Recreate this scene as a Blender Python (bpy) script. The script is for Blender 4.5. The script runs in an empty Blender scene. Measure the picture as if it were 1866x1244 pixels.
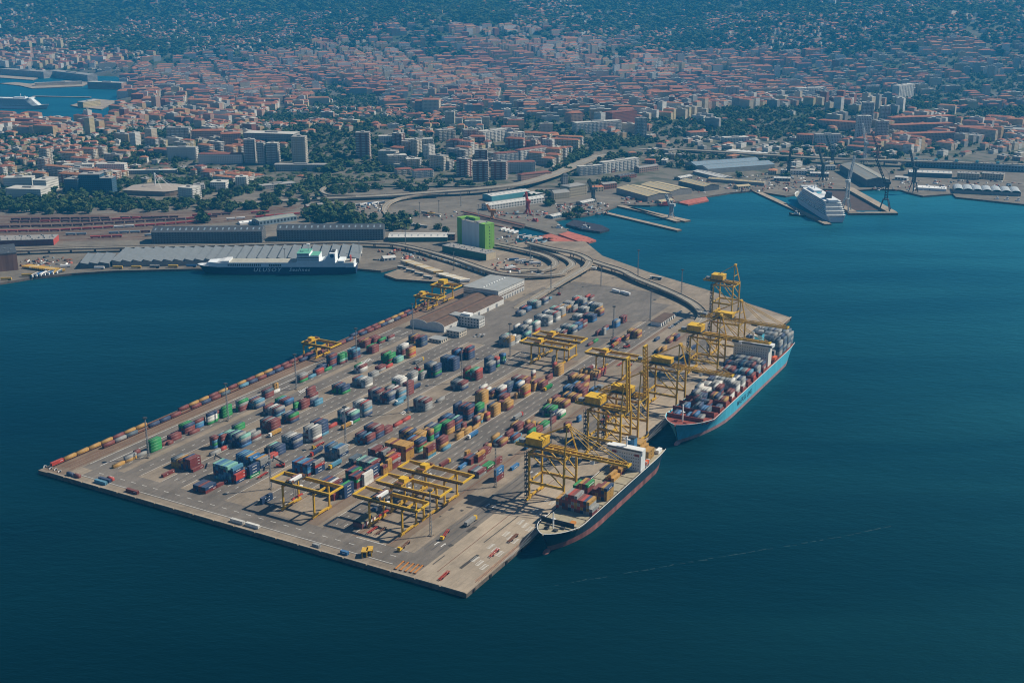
import bpy, math, random
import numpy as np
R = math.radians
random.seed(7)
rng = np.random.default_rng(11)

# ------------------------------------------------------------------ camera, sky, sun, exposure
SC = bpy.context.scene
COL = SC.collection
CAM_Z = 393.0
PITCH = 17.5345
cam_data = bpy.data.cameras.new('camera')
cam_data.sensor_width = 36.0
cam_data.lens = 2133.0 / 1866.0 * 36.0
cam_data.clip_start = 1.0
cam_data.clip_end = 40000.0
cam = bpy.data.objects.new('camera', cam_data)
cam.location = (0, 0, CAM_Z)
cam.rotation_euler = (R(90 - PITCH), 0, 0)
COL.objects.link(cam)
SC.camera = cam

SUN_EL = 45.0
SUN_DIR = (0.963, 0.268)            # horizontal direction towards the sun
world = bpy.data.worlds.new('World')
SC.world = world
world.use_nodes = True
wn = world.node_tree
bg = wn.nodes['Background']
sky = wn.nodes.new('ShaderNodeTexSky')
sky.sky_type = 'NISHITA'
sky.sun_disc = False
sky.sun_elevation = R(SUN_EL)
sky.sun_rotation = math.atan2(SUN_DIR[0], SUN_DIR[1])
sky.air_density = 1.0
sky.dust_density = 0.3
sky.ozone_density = 5.0
wn.links.new(sky.outputs[0], bg.inputs[0])
bg.inputs[1].default_value = 0.058

sun_data = bpy.data.lights.new('sun', 'SUN')
sun_data.energy = 5.0
sun_data.angle = R(0.53)
sun_data.color = (1.0, 0.91, 0.76)
sun = bpy.data.objects.new('sun', sun_data)
ce = math.cos(R(SUN_EL))
from mathutils import Vector, Matrix
sun.rotation_euler = Vector((SUN_DIR[0] * ce, SUN_DIR[1] * ce, math.sin(R(SUN_EL)))).to_track_quat('Z', 'Y').to_euler()
sun.location = (2000, 500, 2500)
COL.objects.link(sun)

SC.view_settings.view_transform = 'Standard'
SC.view_settings.look = 'None'
SC.view_settings.gamma = 1.0
SC.view_settings.use_curve_mapping = False
SC.view_settings.exposure = 0.12
SC.render.engine = 'CYCLES'
cy = SC.cycles
cy.use_denoising = True
cy.max_bounces = 5
cy.diffuse_bounces = 2
cy.glossy_bounces = 2
cy.transmission_bounces = 2
cy.volume_bounces = 1
cy.transparent_max_bounces = 4
cy.caustics_reflective = False
cy.caustics_refractive = False
SC.render.film_transparent = False
cy.filter_width = 1.1
cy.denoising_prefilter = 'ACCURATE'

# ------------------------------------------------------------------ survey: pixel of the photograph -> point of the ground
F, CX, CY = 2133.0, 933.0, 622.0
_c, _s = math.cos(R(PITCH)), math.sin(R(PITCH))
DZ = 3.0                                   # level of the quays above the water
def G(x, y, z=DZ):
    a, b = (x - CX) / F, -(y - CY) / F
    fy, fz = _c + _s * b, -_s + _c * b
    t = (CAM_Z - z) / -fz
    return (a * t, fy * t)
def PX(X, Y, Z):
    dz = Z - CAM_Z
    fw = _c * Y - _s * dz
    up = _s * Y + _c * dz
    return CX + F * X / fw, CY - F * up / fw
B0 = np.array(G(850, 1082)); D0 = np.array(G(1440, 580))
U = (D0 - B0) / np.linalg.norm(D0 - B0); V = np.array([-U[1], U[0]])
UANG = math.atan2(U[1], U[0])
def W(u, v):                               # pier coordinates (metres along and across the pier) -> world
    p = B0 + u * U + v * V
    return float(p[0]), float(p[1])
def UV(x, y, z=DZ):
    p = np.array(G(x, y, z)) - B0
    return float(p @ U), float(p @ V)

# ------------------------------------------------------------------ materials
MATS = {}
def mat(name, col, rough=0.75, var=0.12, scale=0.15, metal=0.0, rnd=0.0, spec=0.3, detail=4.0, streak=None, dust=0.0):
    """paint or mineral surface: base colour with cloudy wear and a little per-object variation"""
    if name in MATS: return MATS[name]
    m = bpy.data.materials.new(name); m.use_nodes = True
    nt = m.node_tree; b = nt.nodes['Principled BSDF']
    b.inputs['Roughness'].default_value = rough
    b.inputs['Metallic'].default_value = metal
    b.inputs['Specular IOR Level'].default_value = spec
    if var <= 0 and rnd <= 0:
        b.inputs['Base Color'].default_value = (*col, 1)
    else:
        geo = nt.nodes.new('ShaderNodeNewGeometry')
        nz = nt.nodes.new('ShaderNodeTexNoise'); nz.inputs['Scale'].default_value = scale
        nz.inputs['Detail'].default_value = detail; nz.inputs['Roughness'].default_value = 0.65
        src = geo.outputs['Position']
        if streak:
            mp = nt.nodes.new('ShaderNodeMapping'); mp.inputs['Scale'].default_value = streak
            nt.links.new(src, mp.inputs[0]); src = mp.outputs[0]
        nt.links.new(src, nz.inputs['Vector'])
        mr = nt.nodes.new('ShaderNodeMapRange')
        mr.inputs['From Min'].default_value = 0.3; mr.inputs['From Max'].default_value = 0.7
        mr.inputs['To Min'].default_value = 1 - var; mr.inputs['To Max'].default_value = 1 + var
        nt.links.new(nz.outputs['Fac'], mr.inputs['Value'])
        val = mr.outputs[0]
        if rnd > 0:
            oi = nt.nodes.new('ShaderNodeObjectInfo')
            m2 = nt.nodes.new('ShaderNodeMapRange')
            m2.inputs['To Min'].default_value = 1 - rnd; m2.inputs['To Max'].default_value = 1 + rnd
            nt.links.new(oi.outputs['Random'], m2.inputs['Value'])
            mu = nt.nodes.new('ShaderNodeMath'); mu.operation = 'MULTIPLY'
            nt.links.new(val, mu.inputs[0]); nt.links.new(m2.outputs[0], mu.inputs[1]); val = mu.outputs[0]
        vm = nt.nodes.new('ShaderNodeVectorMath'); vm.operation = 'SCALE'
        vm.inputs[0].default_value = col
        nt.links.new(val, vm.inputs['Scale'])
        out = vm.outputs[0]
        if dust > 0:                              # dust and bleaching on upward faces
            sp = nt.nodes.new('ShaderNodeSeparateXYZ'); nt.links.new(geo.outputs['Normal'], sp.inputs[0])
            n2 = nt.nodes.new('ShaderNodeTexNoise'); n2.inputs['Scale'].default_value = 0.35; n2.inputs['Detail'].default_value = 5
            nt.links.new(geo.outputs['Position'], n2.inputs['Vector'])
            mm = nt.nodes.new('ShaderNodeMath'); mm.operation = 'MULTIPLY'; nt.links.new(sp.outputs[2], mm.inputs[0]); nt.links.new(n2.outputs['Fac'], mm.inputs[1])
            m3 = nt.nodes.new('ShaderNodeMath'); m3.operation = 'MULTIPLY'; m3.use_clamp = True; nt.links.new(mm.outputs[0], m3.inputs[0]); m3.inputs[1].default_value = dust * 2
            mx = nt.nodes.new('ShaderNodeMix'); mx.data_type = 'RGBA'; nt.links.new(m3.outputs[0], mx.inputs[0]); nt.links.new(out, mx.inputs[6]); mx.inputs[7].default_value = (0.27, 0.25, 0.22, 1); out = mx.outputs[2]
        nt.links.new(out, b.inputs['Base Color'])
    MATS[name] = m
    return m

# ------------------------------------------------------------------ mesh builder
class MB:
    def __init__(self): self.v = []; self.f = []; self.m = []
    def quad(self, a, b, c, d, k=0):
        n = len(self.v); self.v += [a, b, c, d]; self.f.append((n, n+1, n+2, n+3)); self.m.append(k)
    def poly(self, pts, k=0):
        n = len(self.v); self.v += list(pts); self.f.append(tuple(range(n, n+len(pts)))); self.m.append(k)
    def box(self, x0, y0, z0, x1, y1, z1, k=0, top=None):
        n = len(self.v)
        self.v += [(x0,y0,z0),(x1,y0,z0),(x1,y1,z0),(x0,y1,z0),(x0,y0,z1),(x1,y0,z1),(x1,y1,z1),(x0,y1,z1)]
        for q in ((3,2,1,0),(4,5,6,7),(0,1,5,4),(1,2,6,5),(2,3,7,6),(3,0,4,7)):
            self.f.append(tuple(n+i for i in q)); self.m.append(k)
        if top is not None: self.m[-5] = top
    def beam(self, p, q, w, h=None, k=0):
        """square bar from p to q"""
        h = h or w
        p = Vector(p); q = Vector(q); d = q - p
        if d.length < 1e-6: return
        d.normalize()
        s = d.cross(Vector((0, 0, 1)))
        if s.length < 1e-3: s = Vector((1, 0, 0))
        s.normalize(); t = s.cross(d)
        s *= w / 2; t *= h / 2
        n = len(self.v)
        for c in (p, q):
            for a, b in ((-1,-1),(1,-1),(1,1),(-1,1)): self.v.append(tuple(c + a*s + b*t))
        for f in ((0,1,2,3),(7,6,5,4),(0,4,5,1),(1,5,6,2),(2,6,7,3),(3,7,4,0)):
            self.f.append(tuple(n+i for i in f)); self.m.append(k)
    def tube(self, p, q, r, n=8, k=0, r2=None):
        p = Vector(p); q = Vector(q); d = (q - p).normalized()
        s = d.cross(Vector((0, 0, 1)))
        if s.length < 1e-3: s = Vector((1, 0, 0))
        s.normalize(); t = s.cross(d); r2 = r if r2 is None else r2
        b = len(self.v)
        for c, rr in ((p, r), (q, r2)):
            for i in range(n):
                a = 2*math.pi*i/n; self.v.append(tuple(c + rr*(math.cos(a)*s + math.sin(a)*t)))
        for i in range(n):
            j = (i+1) % n; self.f.append((b+i, b+n+i, b+n+j, b+j)); self.m.append(k)
        self.f.append(tuple(b+i for i in range(n))); self.m.append(k)
        self.f.append(tuple(b+n+i for i in reversed(range(n)))); self.m.append(k)
    def prism(self, pts, z0, z1, k=0, top=None):
        """vertical prism over a ccw outline"""
        n = len(self.v); L = len(pts)
        self.v += [(p[0], p[1], z0) for p in pts] + [(p[0], p[1], z1) for p in pts]
        self.f.append(tuple(n+i for i in reversed(range(L)))); self.m.append(k)
        self.f.append(tuple(n+L+i for i in range(L))); self.m.append(k if top is None else top)
        for i in range(L):
            j = (i+1) % L; self.f.append((n+i, n+j, n+L+j, n+L+i)); self.m.append(k)
    def data(self, name, mats):
        me = bpy.data.meshes.new(name)
        me.from_pydata(self.v, [], self.f)
        for mt in (mats if isinstance(mats, (list, tuple)) else [mats]): me.materials.append(mt)
        if len(me.materials) > 1: me.polygons.foreach_set('material_index', self.m)
        me.update()
        return me
    def build(self, name, mats, parent=None, **kw):
        o = bpy.data.objects.new(name, self.data(name, mats))
        COL.objects.link(o)
        if parent is not None: o.parent = parent
        for k, val in kw.items(): o[k] = val
        return o
def tag(o, label, cat, group=None):
    o['label'] = label; o['category'] = cat
    if group: o['group'] = group
    return o
def empty(name, loc=(0, 0, 0), rz=0.0):
    o = bpy.data.objects.new(name, None); COL.objects.link(o)
    o.empty_display_size = 1.0
    o.location = loc; o.rotation_euler = (0, 0, rz)
    return o
def put(o, u, v, z=DZ, rz=0.0):
    x, y = W(u, v); o.location = (x, y, z); o.rotation_euler = (0, 0, UANG + rz); return o
def structure(o): o['kind'] = 'structure'; return o
def stuff(o): o['kind'] = 'stuff'; return o
def copy_tree(o, parent=None):
    c = o.copy(); COL.objects.link(c)
    if parent is not None: c.parent = parent
    for ch in list(o.children): copy_tree(ch, c)
    return c
ORD = ['first','second','third','fourth','fifth','sixth','seventh','eighth','ninth','tenth','eleventh','twelfth','thirteenth','fourteenth','fifteenth','sixteenth','seventeenth','eighteenth','nineteenth','twentieth']
def ordinal(i):
    """0 -> first"""
    if i < 20: return ORD[i]
    n = i + 1
    suf = 'th' if 10 <= n % 100 <= 20 else {1:'st',2:'nd',3:'rd'}.get(n % 10, 'th')
    return f'{n}{suf}'

YEL = mat('crane_yellow', (0.56, 0.33, 0.022), 0.6, 0.34, 0.55, rnd=0.08, streak=(1, 1, .35), dust=0.12)
YEL2 = mat('crane_yellow_light', (0.66, 0.41, 0.025), 0.55, 0.16, 0.5)
RUST = mat('rusty_steel', (0.16, 0.07, 0.04), 0.85, 0.35, 0.7)
DSTEEL = mat('dark_steel', (0.05, 0.055, 0.06), 0.6, 0.2, 0.7)
GSTEEL = mat('grey_steel', (0.25, 0.27, 0.28), 0.5, 0.15, 0.7)
WHITE = mat('white_paint', (0.80, 0.80, 0.77), 0.5, 0.06, 0.4)
LINE = mat('road_line_paint', (0.72, 0.72, 0.68), 0.7, 0.25, 1.2)
GLASS = mat('window_glass', (0.03, 0.045, 0.055), 0.15, 0.3, 0.5, spec=0.6)
RUBBER = mat('black_rubber', (0.02, 0.02, 0.022), 0.8, 0)
REDP = mat('red_machine_paint', (0.42, 0.05, 0.03), 0.5, 0.15, 0.6)
# ------------------------------------------------------------------ water
WATER_TINT = (0.14, 0.77, 0.96, 1); WATER_ROUGH = 0.45
def water_mat():
    m = bpy.data.materials.new('sea_water'); m.use_nodes = True
    nt = m.node_tree; b = nt.nodes['Principled BSDF']
    geo = nt.nodes.new('ShaderNodeNewGeometry')
    n0 = nt.nodes.new('ShaderNodeTexNoise'); n0.inputs['Scale'].default_value = 0.004; n0.inputs['Detail'].default_value = 5
    mp0 = nt.nodes.new('ShaderNodeMapping'); mp0.inputs['Scale'].default_value = (1.0, 2.2, 1); mp0.inputs['Rotation'].default_value = (0, 0, 0.35)
    nt.links.new(geo.outputs['Position'], mp0.inputs[0]); nt.links.new(mp0.outputs[0], n0.inputs['Vector'])
    cr = nt.nodes.new('ShaderNodeValToRGB')
    cr.color_ramp.elements[0].position = 0.3; cr.color_ramp.elements[0].color = (0.0001, 0.006, 0.008, 1)
    cr.color_ramp.elements[1].position = 0.72; cr.color_ramp.elements[1].color = (0.0001, 0.010, 0.013, 1)
    nt.links.new(n0.outputs['Fac'], cr.inputs[0]); 
    nt.nodes.remove(b)
    df = nt.nodes.new('ShaderNodeBsdfDiffuse'); nt.links.new(cr.outputs[0], df.inputs['Color'])
    gl = nt.nodes.new('ShaderNodeBsdfGlossy'); gl.inputs['Color'].default_value = WATER_TINT; gl.inputs['Roughness'].default_value = WATER_ROUGH
    n2 = nt.nodes.new('ShaderNodeTexNoise'); n2.inputs['Scale'].default_value = 0.006; n2.inputs['Detail'].default_value = 6; n2.inputs['Distortion'].default_value = 0.6
    mp2 = nt.nodes.new('ShaderNodeMapping'); mp2.inputs['Scale'].default_value = (0.35, 1.6, 1); mp2.inputs['Rotation'].default_value = (0, 0, 0.25)
    nt.links.new(geo.outputs['Position'], mp2.inputs[0]); nt.links.new(mp2.outputs[0], n2.inputs['Vector'])
    rr = nt.nodes.new('ShaderNodeMapRange'); rr.inputs['From Min'].default_value = 0.3; rr.inputs['From Max'].default_value = 0.7; rr.inputs['To Min'].default_value = WATER_ROUGH - 0.06; rr.inputs['To Max'].default_value = WATER_ROUGH + 0.05
    nt.links.new(n2.outputs['Fac'], rr.inputs['Value']); nt.links.new(rr.outputs[0], gl.inputs['Roughness'])
    fr = nt.nodes.new('ShaderNodeFresnel'); fr.inputs['IOR'].default_value = 1.33
    mx = nt.nodes.new('ShaderNodeMixShader'); mn = nt.nodes.new('ShaderNodeMath'); mn.operation = 'MINIMUM'; mn.inputs[1].default_value = 0.40; nt.links.new(fr.outputs[0], mn.inputs[0]); nt.links.new(mn.outputs[0], mx.inputs[0]); nt.links.new(df.outputs[0], mx.inputs[1]); nt.links.new(gl.outputs[0], mx.inputs[2])
    nt.links.new(mx.outputs[0], nt.nodes['Material Output'].inputs['Surface'])
    h = None
    for sc_, st, rot, w in ((0.09, (1.0, 2.4, 1), 0.5, 1.0), (0.33, (1.0, 2.0, 1), 0.25, 0.45), (0.035, (1.0, 2.0, 1), 0.8, 1.4)):
        mp = nt.nodes.new('ShaderNodeMapping'); mp.inputs['Scale'].default_value = st; mp.inputs['Rotation'].default_value = (0, 0, rot)
        nz = nt.nodes.new('ShaderNodeTexNoise'); nz.inputs['Scale'].default_value = sc_; nz.inputs['Detail'].default_value = 4
        nt.links.new(geo.outputs['Position'], mp.inputs[0]); nt.links.new(mp.outputs[0], nz.inputs['Vector'])
        mu = nt.nodes.new('ShaderNodeMath'); mu.operation = 'MULTIPLY'; mu.inputs[1].default_value = w
        nt.links.new(nz.outputs['Fac'], mu.inputs[0])
        if h is None: h = mu.outputs[0]
        else:
            ad = nt.nodes.new('ShaderNodeMath'); ad.operation = 'ADD'
            nt.links.new(h, ad.inputs[0]); nt.links.new(mu.outputs[0], ad.inputs[1]); h = ad.outputs[0]
    bp = nt.nodes.new('ShaderNodeBump'); bp.inputs['Strength'].default_value = 0.28; bp.inputs['Distance'].default_value = 1.1
    nt.links.new(h, bp.inputs['Height']); [nt.links.new(bp.outputs[0], q.inputs['Normal']) for q in (gl, fr)]
    return m
mb = MB(); mb.quad((-9000, -900, 0), (9000, -900, 0), (9000, 9000, 0), (-9000, 9000, 0))
structure(mb.build('sea_water', water_mat()))

# ------------------------------------------------------------------ concrete and asphalt
def slab_mat(name, c1, c2, joint, size, rot, stain=0.35, jw=0.02):
    """cast concrete bays or asphalt passes: big cloudy stains, fine grain and faint joints"""
    m = bpy.data.materials.new(name); m.use_nodes = True
    nt = m.node_tree; b = nt.nodes['Principled BSDF']; b.inputs['Roughness'].default_value = 0.9
    b.inputs['Specular IOR Level'].default_value = 0.2
    geo = nt.nodes.new('ShaderNodeNewGeometry')
    mp = nt.nodes.new('ShaderNodeMapping'); mp.vector_type = 'POINT'; mp.inputs['Rotation'].default_value = (0, 0, -rot)
    nt.links.new(geo.outputs['Position'], mp.inputs[0])
    br = nt.nodes.new('ShaderNodeTexBrick'); br.offset = 0.0
    br.inputs['Scale'].default_value = 1.0; br.inputs['Brick Width'].default_value = size[0]; br.inputs['Row Height'].default_value = size[1]
    br.inputs['Mortar Size'].default_value = joint; br.inputs['Mortar Smooth'].default_value = 0.6; br.inputs['Bias'].default_value = 0.0
    br.inputs['Color1'].default_value = (*c1, 1); br.inputs['Color2'].default_value = (*c2, 1)
    br.inputs['Mortar'].default_value = (*(x * 0.62 for x in c1), 1)
    nt.links.new(mp.outputs[0], br.inputs['Vector'])
    st = nt.nodes.new('ShaderNodeMapping'); st.inputs['Scale'].default_value = (0.35, 1.0, 1)
    nt.links.new(mp.outputs[0], st.inputs[0])
    val = None
    for sc_, amt, src in ((0.02, stain, geo.outputs['Position']), (0.16, stain * 0.8, st.outputs[0]), (1.1, stain * 0.45, geo.outputs['Position'])):
        nz = nt.nodes.new('ShaderNodeTexNoise'); nz.inputs['Scale'].default_value = sc_; nz.inputs['Detail'].default_value = 6; nz.inputs['Roughness'].default_value = 0.7
        nt.links.new(src, nz.inputs['Vector'])
        mr = nt.nodes.new('ShaderNodeMapRange'); mr.inputs['From Min'].default_value = 0.28; mr.inputs['From Max'].default_value = 0.72
        mr.inputs['To Min'].default_value = 1 - amt; mr.inputs['To Max'].default_value = 1 + amt * 0.6
        nt.links.new(nz.outputs['Fac'], mr.inputs['Value'])
        if val is None: val = mr.outputs[0]
        else:
            mu = nt.nodes.new('ShaderNodeMath'); mu.operation = 'MULTIPLY'
            nt.links.new(val, mu.inputs[0]); nt.links.new(mr.outputs[0], mu.inputs[1]); val = mu.outputs[0]
    vm = nt.nodes.new('ShaderNodeVectorMath'); vm.operation = 'SCALE'
    nt.links.new(br.outputs['Color'], vm.inputs[0]); nt.links.new(val, vm.inputs['Scale']); nt.links.new(vm.outputs[0], b.inputs['Base Color'])
    MATS[name] = m
    return m
CONC = slab_mat('pier_concrete', (0.305, 0.250, 0.188), (0.275, 0.226, 0.170), 0.14, (12, 8), UANG, 0.34)
QUAYC = slab_mat('quay_concrete', (0.405, 0.335, 0.252), (0.375, 0.310, 0.232), 0.10, (18, 5), UANG, 0.30)
ASPH = slab_mat('asphalt', (0.196, 0.172, 0.146), (0.180, 0.158, 0.134), 0.06, (60, 4.2), UANG, 0.34)
ROADC = slab_mat('viaduct_roadway', (0.30, 0.268, 0.215), (0.285, 0.255, 0.205), 0.04, (30, 30), 0, 0.22)
BALL = slab_mat('track_ballast', (0.235, 0.175, 0.125), (0.215, 0.160, 0.115), 0.0, (40, 3), UANG, 0.28)
LANDC = slab_mat('harbour_yard_surface', (0.215, 0.188, 0.150), (0.190, 0.168, 0.137), 0.08, (26, 18), 0.35, 0.40)
WALLC = mat('quay_wall_concrete', (0.15, 0.12, 0.095), 0.9, 0.4, 0.25)

# pier: quay block, kerb, asphalt lanes, track bed, rails and painted marks
PW, PL = 411.0, 742.0
pier_poly = [(0, 0), (746, 0), UV(1447, 576), UV(1286, 527), UV(1180, 495), UV(1098, 466), UV(1066, 440), UV(960, 440), UV(905, 448), UV(760, 478), UV(700, 500), UV(722, 508), UV(838, 516), (676, PW), (0, PW)]
pier_poly = [pier_poly[0], (738, 0)] + pier_poly[3:]
mb = MB(); mb.prism(pier_poly, -7.0, 0.0, 0, 1)
pier = put(structure(mb.build('pier', [WALLC, CONC])), 0, 0)

def strip(name, mats, rects, z, parent=None, k='structure'):
    mb = MB()
    for r in rects:
        if not isinstance(r[0], tuple): u0, v0, u1, v1 = r; pts = [(u0, v0), (u1, v0), (u1, v1), (u0, v1)]
        else: pts = r
        mb.poly([(p[0], p[1], 0) for p in pts])
    o = mb.build(name, mats); o['kind'] = k
    return put(o, 0, 0, DZ + z)
strip('quay_apron', QUAYC, [(2.2, 1.6, 738, 44)], 0.004)
ROADS = [(12, 44.2, 640, 62), (9, 62, 31, 372), (31, 117, 645, 143), (31, 193, 470, 214), (31, 238, 640, 262), (31, 284, 475, 306), (31, 330, 470, 346), (22, 353, 480, 384), (470, 150, 640, 330), (640, 145, 720, 322), (720, 170, 765, 300)]
strip('asphalt_road', ASPH, [ROADS[0]], 0.008)
for i, r in enumerate(ROADS[1:]): strip('asphalt_road', ASPH, [r], 0.012 + 0.004 * i)
strip('track_bed', BALL, [(3, 386, 676, 409.4)], 0.006)
strip('track_bed', BALL, [(31, 78, 640, 86.5)], 0.05)
strip('track_bed', BALL, [(31, 110.5, 640, 116.5)], 0.05)
strip('track_bed', BALL, [(31, 148, 470, 159.5)], 0.05)
def rails(name, vs, u0, u1, w=0.22, h=0.16, z=0.01, m=None):
    for v_ in vs:
        mb = MB(); mb.box(u0, v_ - w / 2, 0, u1, v_ + w / 2, h)
        structure(put(mb.build(name, m or RUST), 0, 0, DZ + z))
rails('crane_rail', (3.0, 33.0), 16, 730, 0.5, 0.05, 0.01)
rails('crane_rail', (84.0, 113.0), 34, 640, 0.4, 0.12, 0.05)
rails('crane_rail', (157.5, 187.0), 34, 470, 0.4, 0.12, 0.05)
rails('crane_rail', (393.0, 410.2), 16, 676, 0.4, 0.12, 0.01)
for v0 in (406.2, 399.6, 395.6, 389.2): rails('railway_rail', (v0 - .72, v0 + .72), 14, 676, 0.2, 0.17, 0.01)
# kerb along the quay edge with fenders
mb = MB()
for a in range(0, 730, 20):
    mb.box(a + .1, 0.05, 0.003, a + 19.9, 1.2, 0.45)
structure(put(mb.build('quay_kerb', QUAYC), 0, 0)); 
mb = MB()
for a in range(0, 400, 20): mb.box(0.05, a + 1.25, 0.003, 1.6, a + 19.8 if a < 390 else PW - .1, 0.8)
structure(put(mb.build('sea_wall_kerb', QUAYC), 0, 0))
mb = MB()
for a in range(8, 735, 22): mb.box(a, -0.7, -2.6, a + 2.2, -0.01, -0.35)
f_ = stuff(put(mb.build('quay_fenders', RUBBER), 0, 0)); tag(f_, 'black rubber fenders along the ship quay wall', 'fenders')
# painted marks
mk = []
def line(u0, v0, u1, v1, w=0.35):
    d = np.array([u1 - u0, v1 - v0]); d = d / np.linalg.norm(d); n = np.array([-d[1], d[0]]) * w / 2
    mk.append([(u0 - n[0], v0 - n[1]), (u1 - n[0], v1 - n[1]), (u1 + n[0], v1 + n[1]), (u0 + n[0], v0 + n[1])])
def dashes(u0, u1, v, on=6, off=10, w=0.35):
    a = u0
    while a < u1: line(a, v, min(a + on, u1), v, w); a += on + off
line(30, 384.2, 470, 384.2, .4); line(31, 373.5, 470, 373.5, .5); dashes(40, 470, 363.5, 14, 12, .5); dashes(35, 470, 357, 4, 8)
for v_ in (200, 207.5, 245.5, 253.5, 291, 299, 338): dashes(40, 470, v_, 4, 8)
for v_ in (192.6, 214.6, 237.6, 262.6, 283.4, 306.4, 329.6): line(34, v_, 470, v_, .3)
line(34, 116.7, 640, 116.7); line(34, 143.6, 640, 143.6); dashes(40, 640, 130, 5, 9); dashes(40, 640, 123, 2, 12); dashes(40, 640, 137, 2, 12)
line(10.5, 66, 10.5, 372); line(30.2, 66, 30.2, 78); dashes_v = [line(20.5, a, 20.5, a + 5) for a in range(70, 370, 12)]
for u_ in (30.8,): line(u_, 86, u_, 112, .4)
# arrows on the road and slot marks on the quay
for a in (48, 120, 190, 260):
    for b_ in (50.5, 56): line(a, b_, a + 6, b_, .7); line(a + 4.5, b_ - 1, a + 6, b_, .6)
for a in range(34, 150, 22):
    for b_ in (7, 12.5, 18):
        for k in range(5): line(a + (b_ - 7) * .6 + k * 1.7, b_, a + (b_ - 7) * .6 + k * 1.7 + .1, b_ + 3.4, .5)
for a in (254, 262, 270):
    pass
for (cu, cv) in ((257, 223), (257, 343), (360, 343), (160, 223)):
    for k in range(6): line(cu - 6 + k * 2.6, cv - 3, cu - 3.4 + k * 2.6, cv + 3, 1.0)
strip('lane_markings', LINE, mk, 0.066, k='structure')
# dark repair patches, rust-stained edge and tyre-blackened bands
def t6uv(x, y): return UV(600 + x/4.4425, 820 + y/4.4425)
def patch(name, m, a, b, w, z):
    p, q = np.array(t6uv(*a)), np.array(t6uv(*b)); d = (q-p)/np.linalg.norm(q-p); n = np.array([-d[1], d[0]])*w/2
    strip(name, m, [[tuple(p-n), tuple(q-n), tuple(q+n), tuple(p+n)]], z)
DPATCH = mat('dark_bitumen', (0.062, 0.055, 0.048), .9, .3, .6)
for a, b, w in (((1115,660),(1185,618),3.4),((965,775),(998,763),3.6),((1060,955),(1205,845),2.4),((1252,745),(1530,532),.9),((838,923),(935,850),.9),((960,485),(1000,465),3.2),((1062,492),(1082,482),2.6),((1110,458),(1160,466),2.2),((890,540),(905,532),1.5)):
    patch('bitumen_patch', DPATCH, a, b, w, 0.018)
patch('rust_patch', RUST, (890,1055), (958,992), 2.6, 0.02)
strip('rust_stained_edge', mat('rust_stain', (0.30, 0.17, 0.10), .9, .45, .25), [(18, 1.4, 300, 2.3), (18, 3.6, 300, 4.3)], 0.02)
TYRE = mat('tyre_blackened_asphalt', (0.115, 0.105, 0.096), .9, .30, .12)
for i, (a, b, c, d) in enumerate(((40,121,630,122.2),(40,126.5,630,127.6),(40,133,630,134.2),(40,139,630,140.2),(40,47.5,630,48.6),(40,53,630,54.2),(40,58.5,630,59.6),(40,197,460,198),(40,204,460,205),(40,242.5,600,243.6),(40,250,600,251),(40,257,600,258),(40,288,460,289),(40,295.5,460,296.5),(40,360,470,361),(40,367,470,368.2))):
    strip('tyre_band', TYRE, [(a, b, c, d)], 0.058)
# faint wake left by a launch
mb = MB(); prev = None; rw = random.Random(3)
wk_ = [(1010,1066),(1060,1057),(1120,1047),(1200,1033),(1290,1018),(1380,1003),(1460,990),(1540,976),(1625,958)]
for a, b in zip(wk_, wk_[1:]):
    for k in range(5):
        if rw.random() < .15: continue
        t0, t1 = k/5, (k + rw.uniform(.5, 1.0))/5; w = rw.uniform(.5, 1.5)
        p, q = np.array(G(a[0]+(b[0]-a[0])*t0, a[1]+(b[1]-a[1])*t0 + rw.uniform(-1, 1), .03)), np.array(G(a[0]+(b[0]-a[0])*t1, a[1]+(b[1]-a[1])*t1 + rw.uniform(-1, 1), .03))
        d = (q-p)/np.linalg.norm(q-p); n = np.array([-d[1], d[0]])*w/2; mb.quad((*(p-n*.3), .03), (*(q-n), .03), (*(q+n), .03), (*(p+n*.3), .03))
structure(mb.build('wake', mat('wake_foam', (0.008, 0.048, 0.060), .6, .4, .3)))
# ------------------------------------------------------------------ shipping containers
CCOL = {  # key: (name, base colour, mark style)
 'N': ('navy blue', (0.022, 0.050, 0.120), 'word'), 'B': ('bright blue', (0.035, 0.150, 0.330), 'word'), 'L': ('light blue', (0.085, 0.250, 0.360), 'plain'),
 'G': ('green', (0.020, 0.240, 0.065), 'bars'), 'R': ('rust red', (0.180, 0.040, 0.034), 'small'), 'r': ('bright red', (0.420, 0.050, 0.030), 'small'),
 'O': ('ochre yellow', (0.420, 0.235, 0.050), 'dot'), 'W': ('white', (0.66, 0.65, 0.60), 'plain'), 'S': ('silver grey', (0.275, 0.28, 0.27), 'small'),
 'T': ('mint green', (0.200, 0.440, 0.360), 'plain'), 'D': ('slate grey', (0.075, 0.110, 0.140), 'word')}
CMAT = {k: mat('container_' + n.replace(' ', '_'), c, 0.6, 0.20, 0.5, rnd=0.14, spec=0.3, dust=0.15) for k, (n, c, s) in CCOL.items()}
MARK = mat('container_lettering', (0.75, 0.76, 0.74), 0.6, 0)
MARKD = mat('container_emblem', (0.09, 0.05, 0.02), 0.6, 0)
FRAME = mat('container_underside', (0.03, 0.03, 0.03), 0.8, 0)
CL, CW, CH = 12.19, 2.44, 2.59
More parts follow.
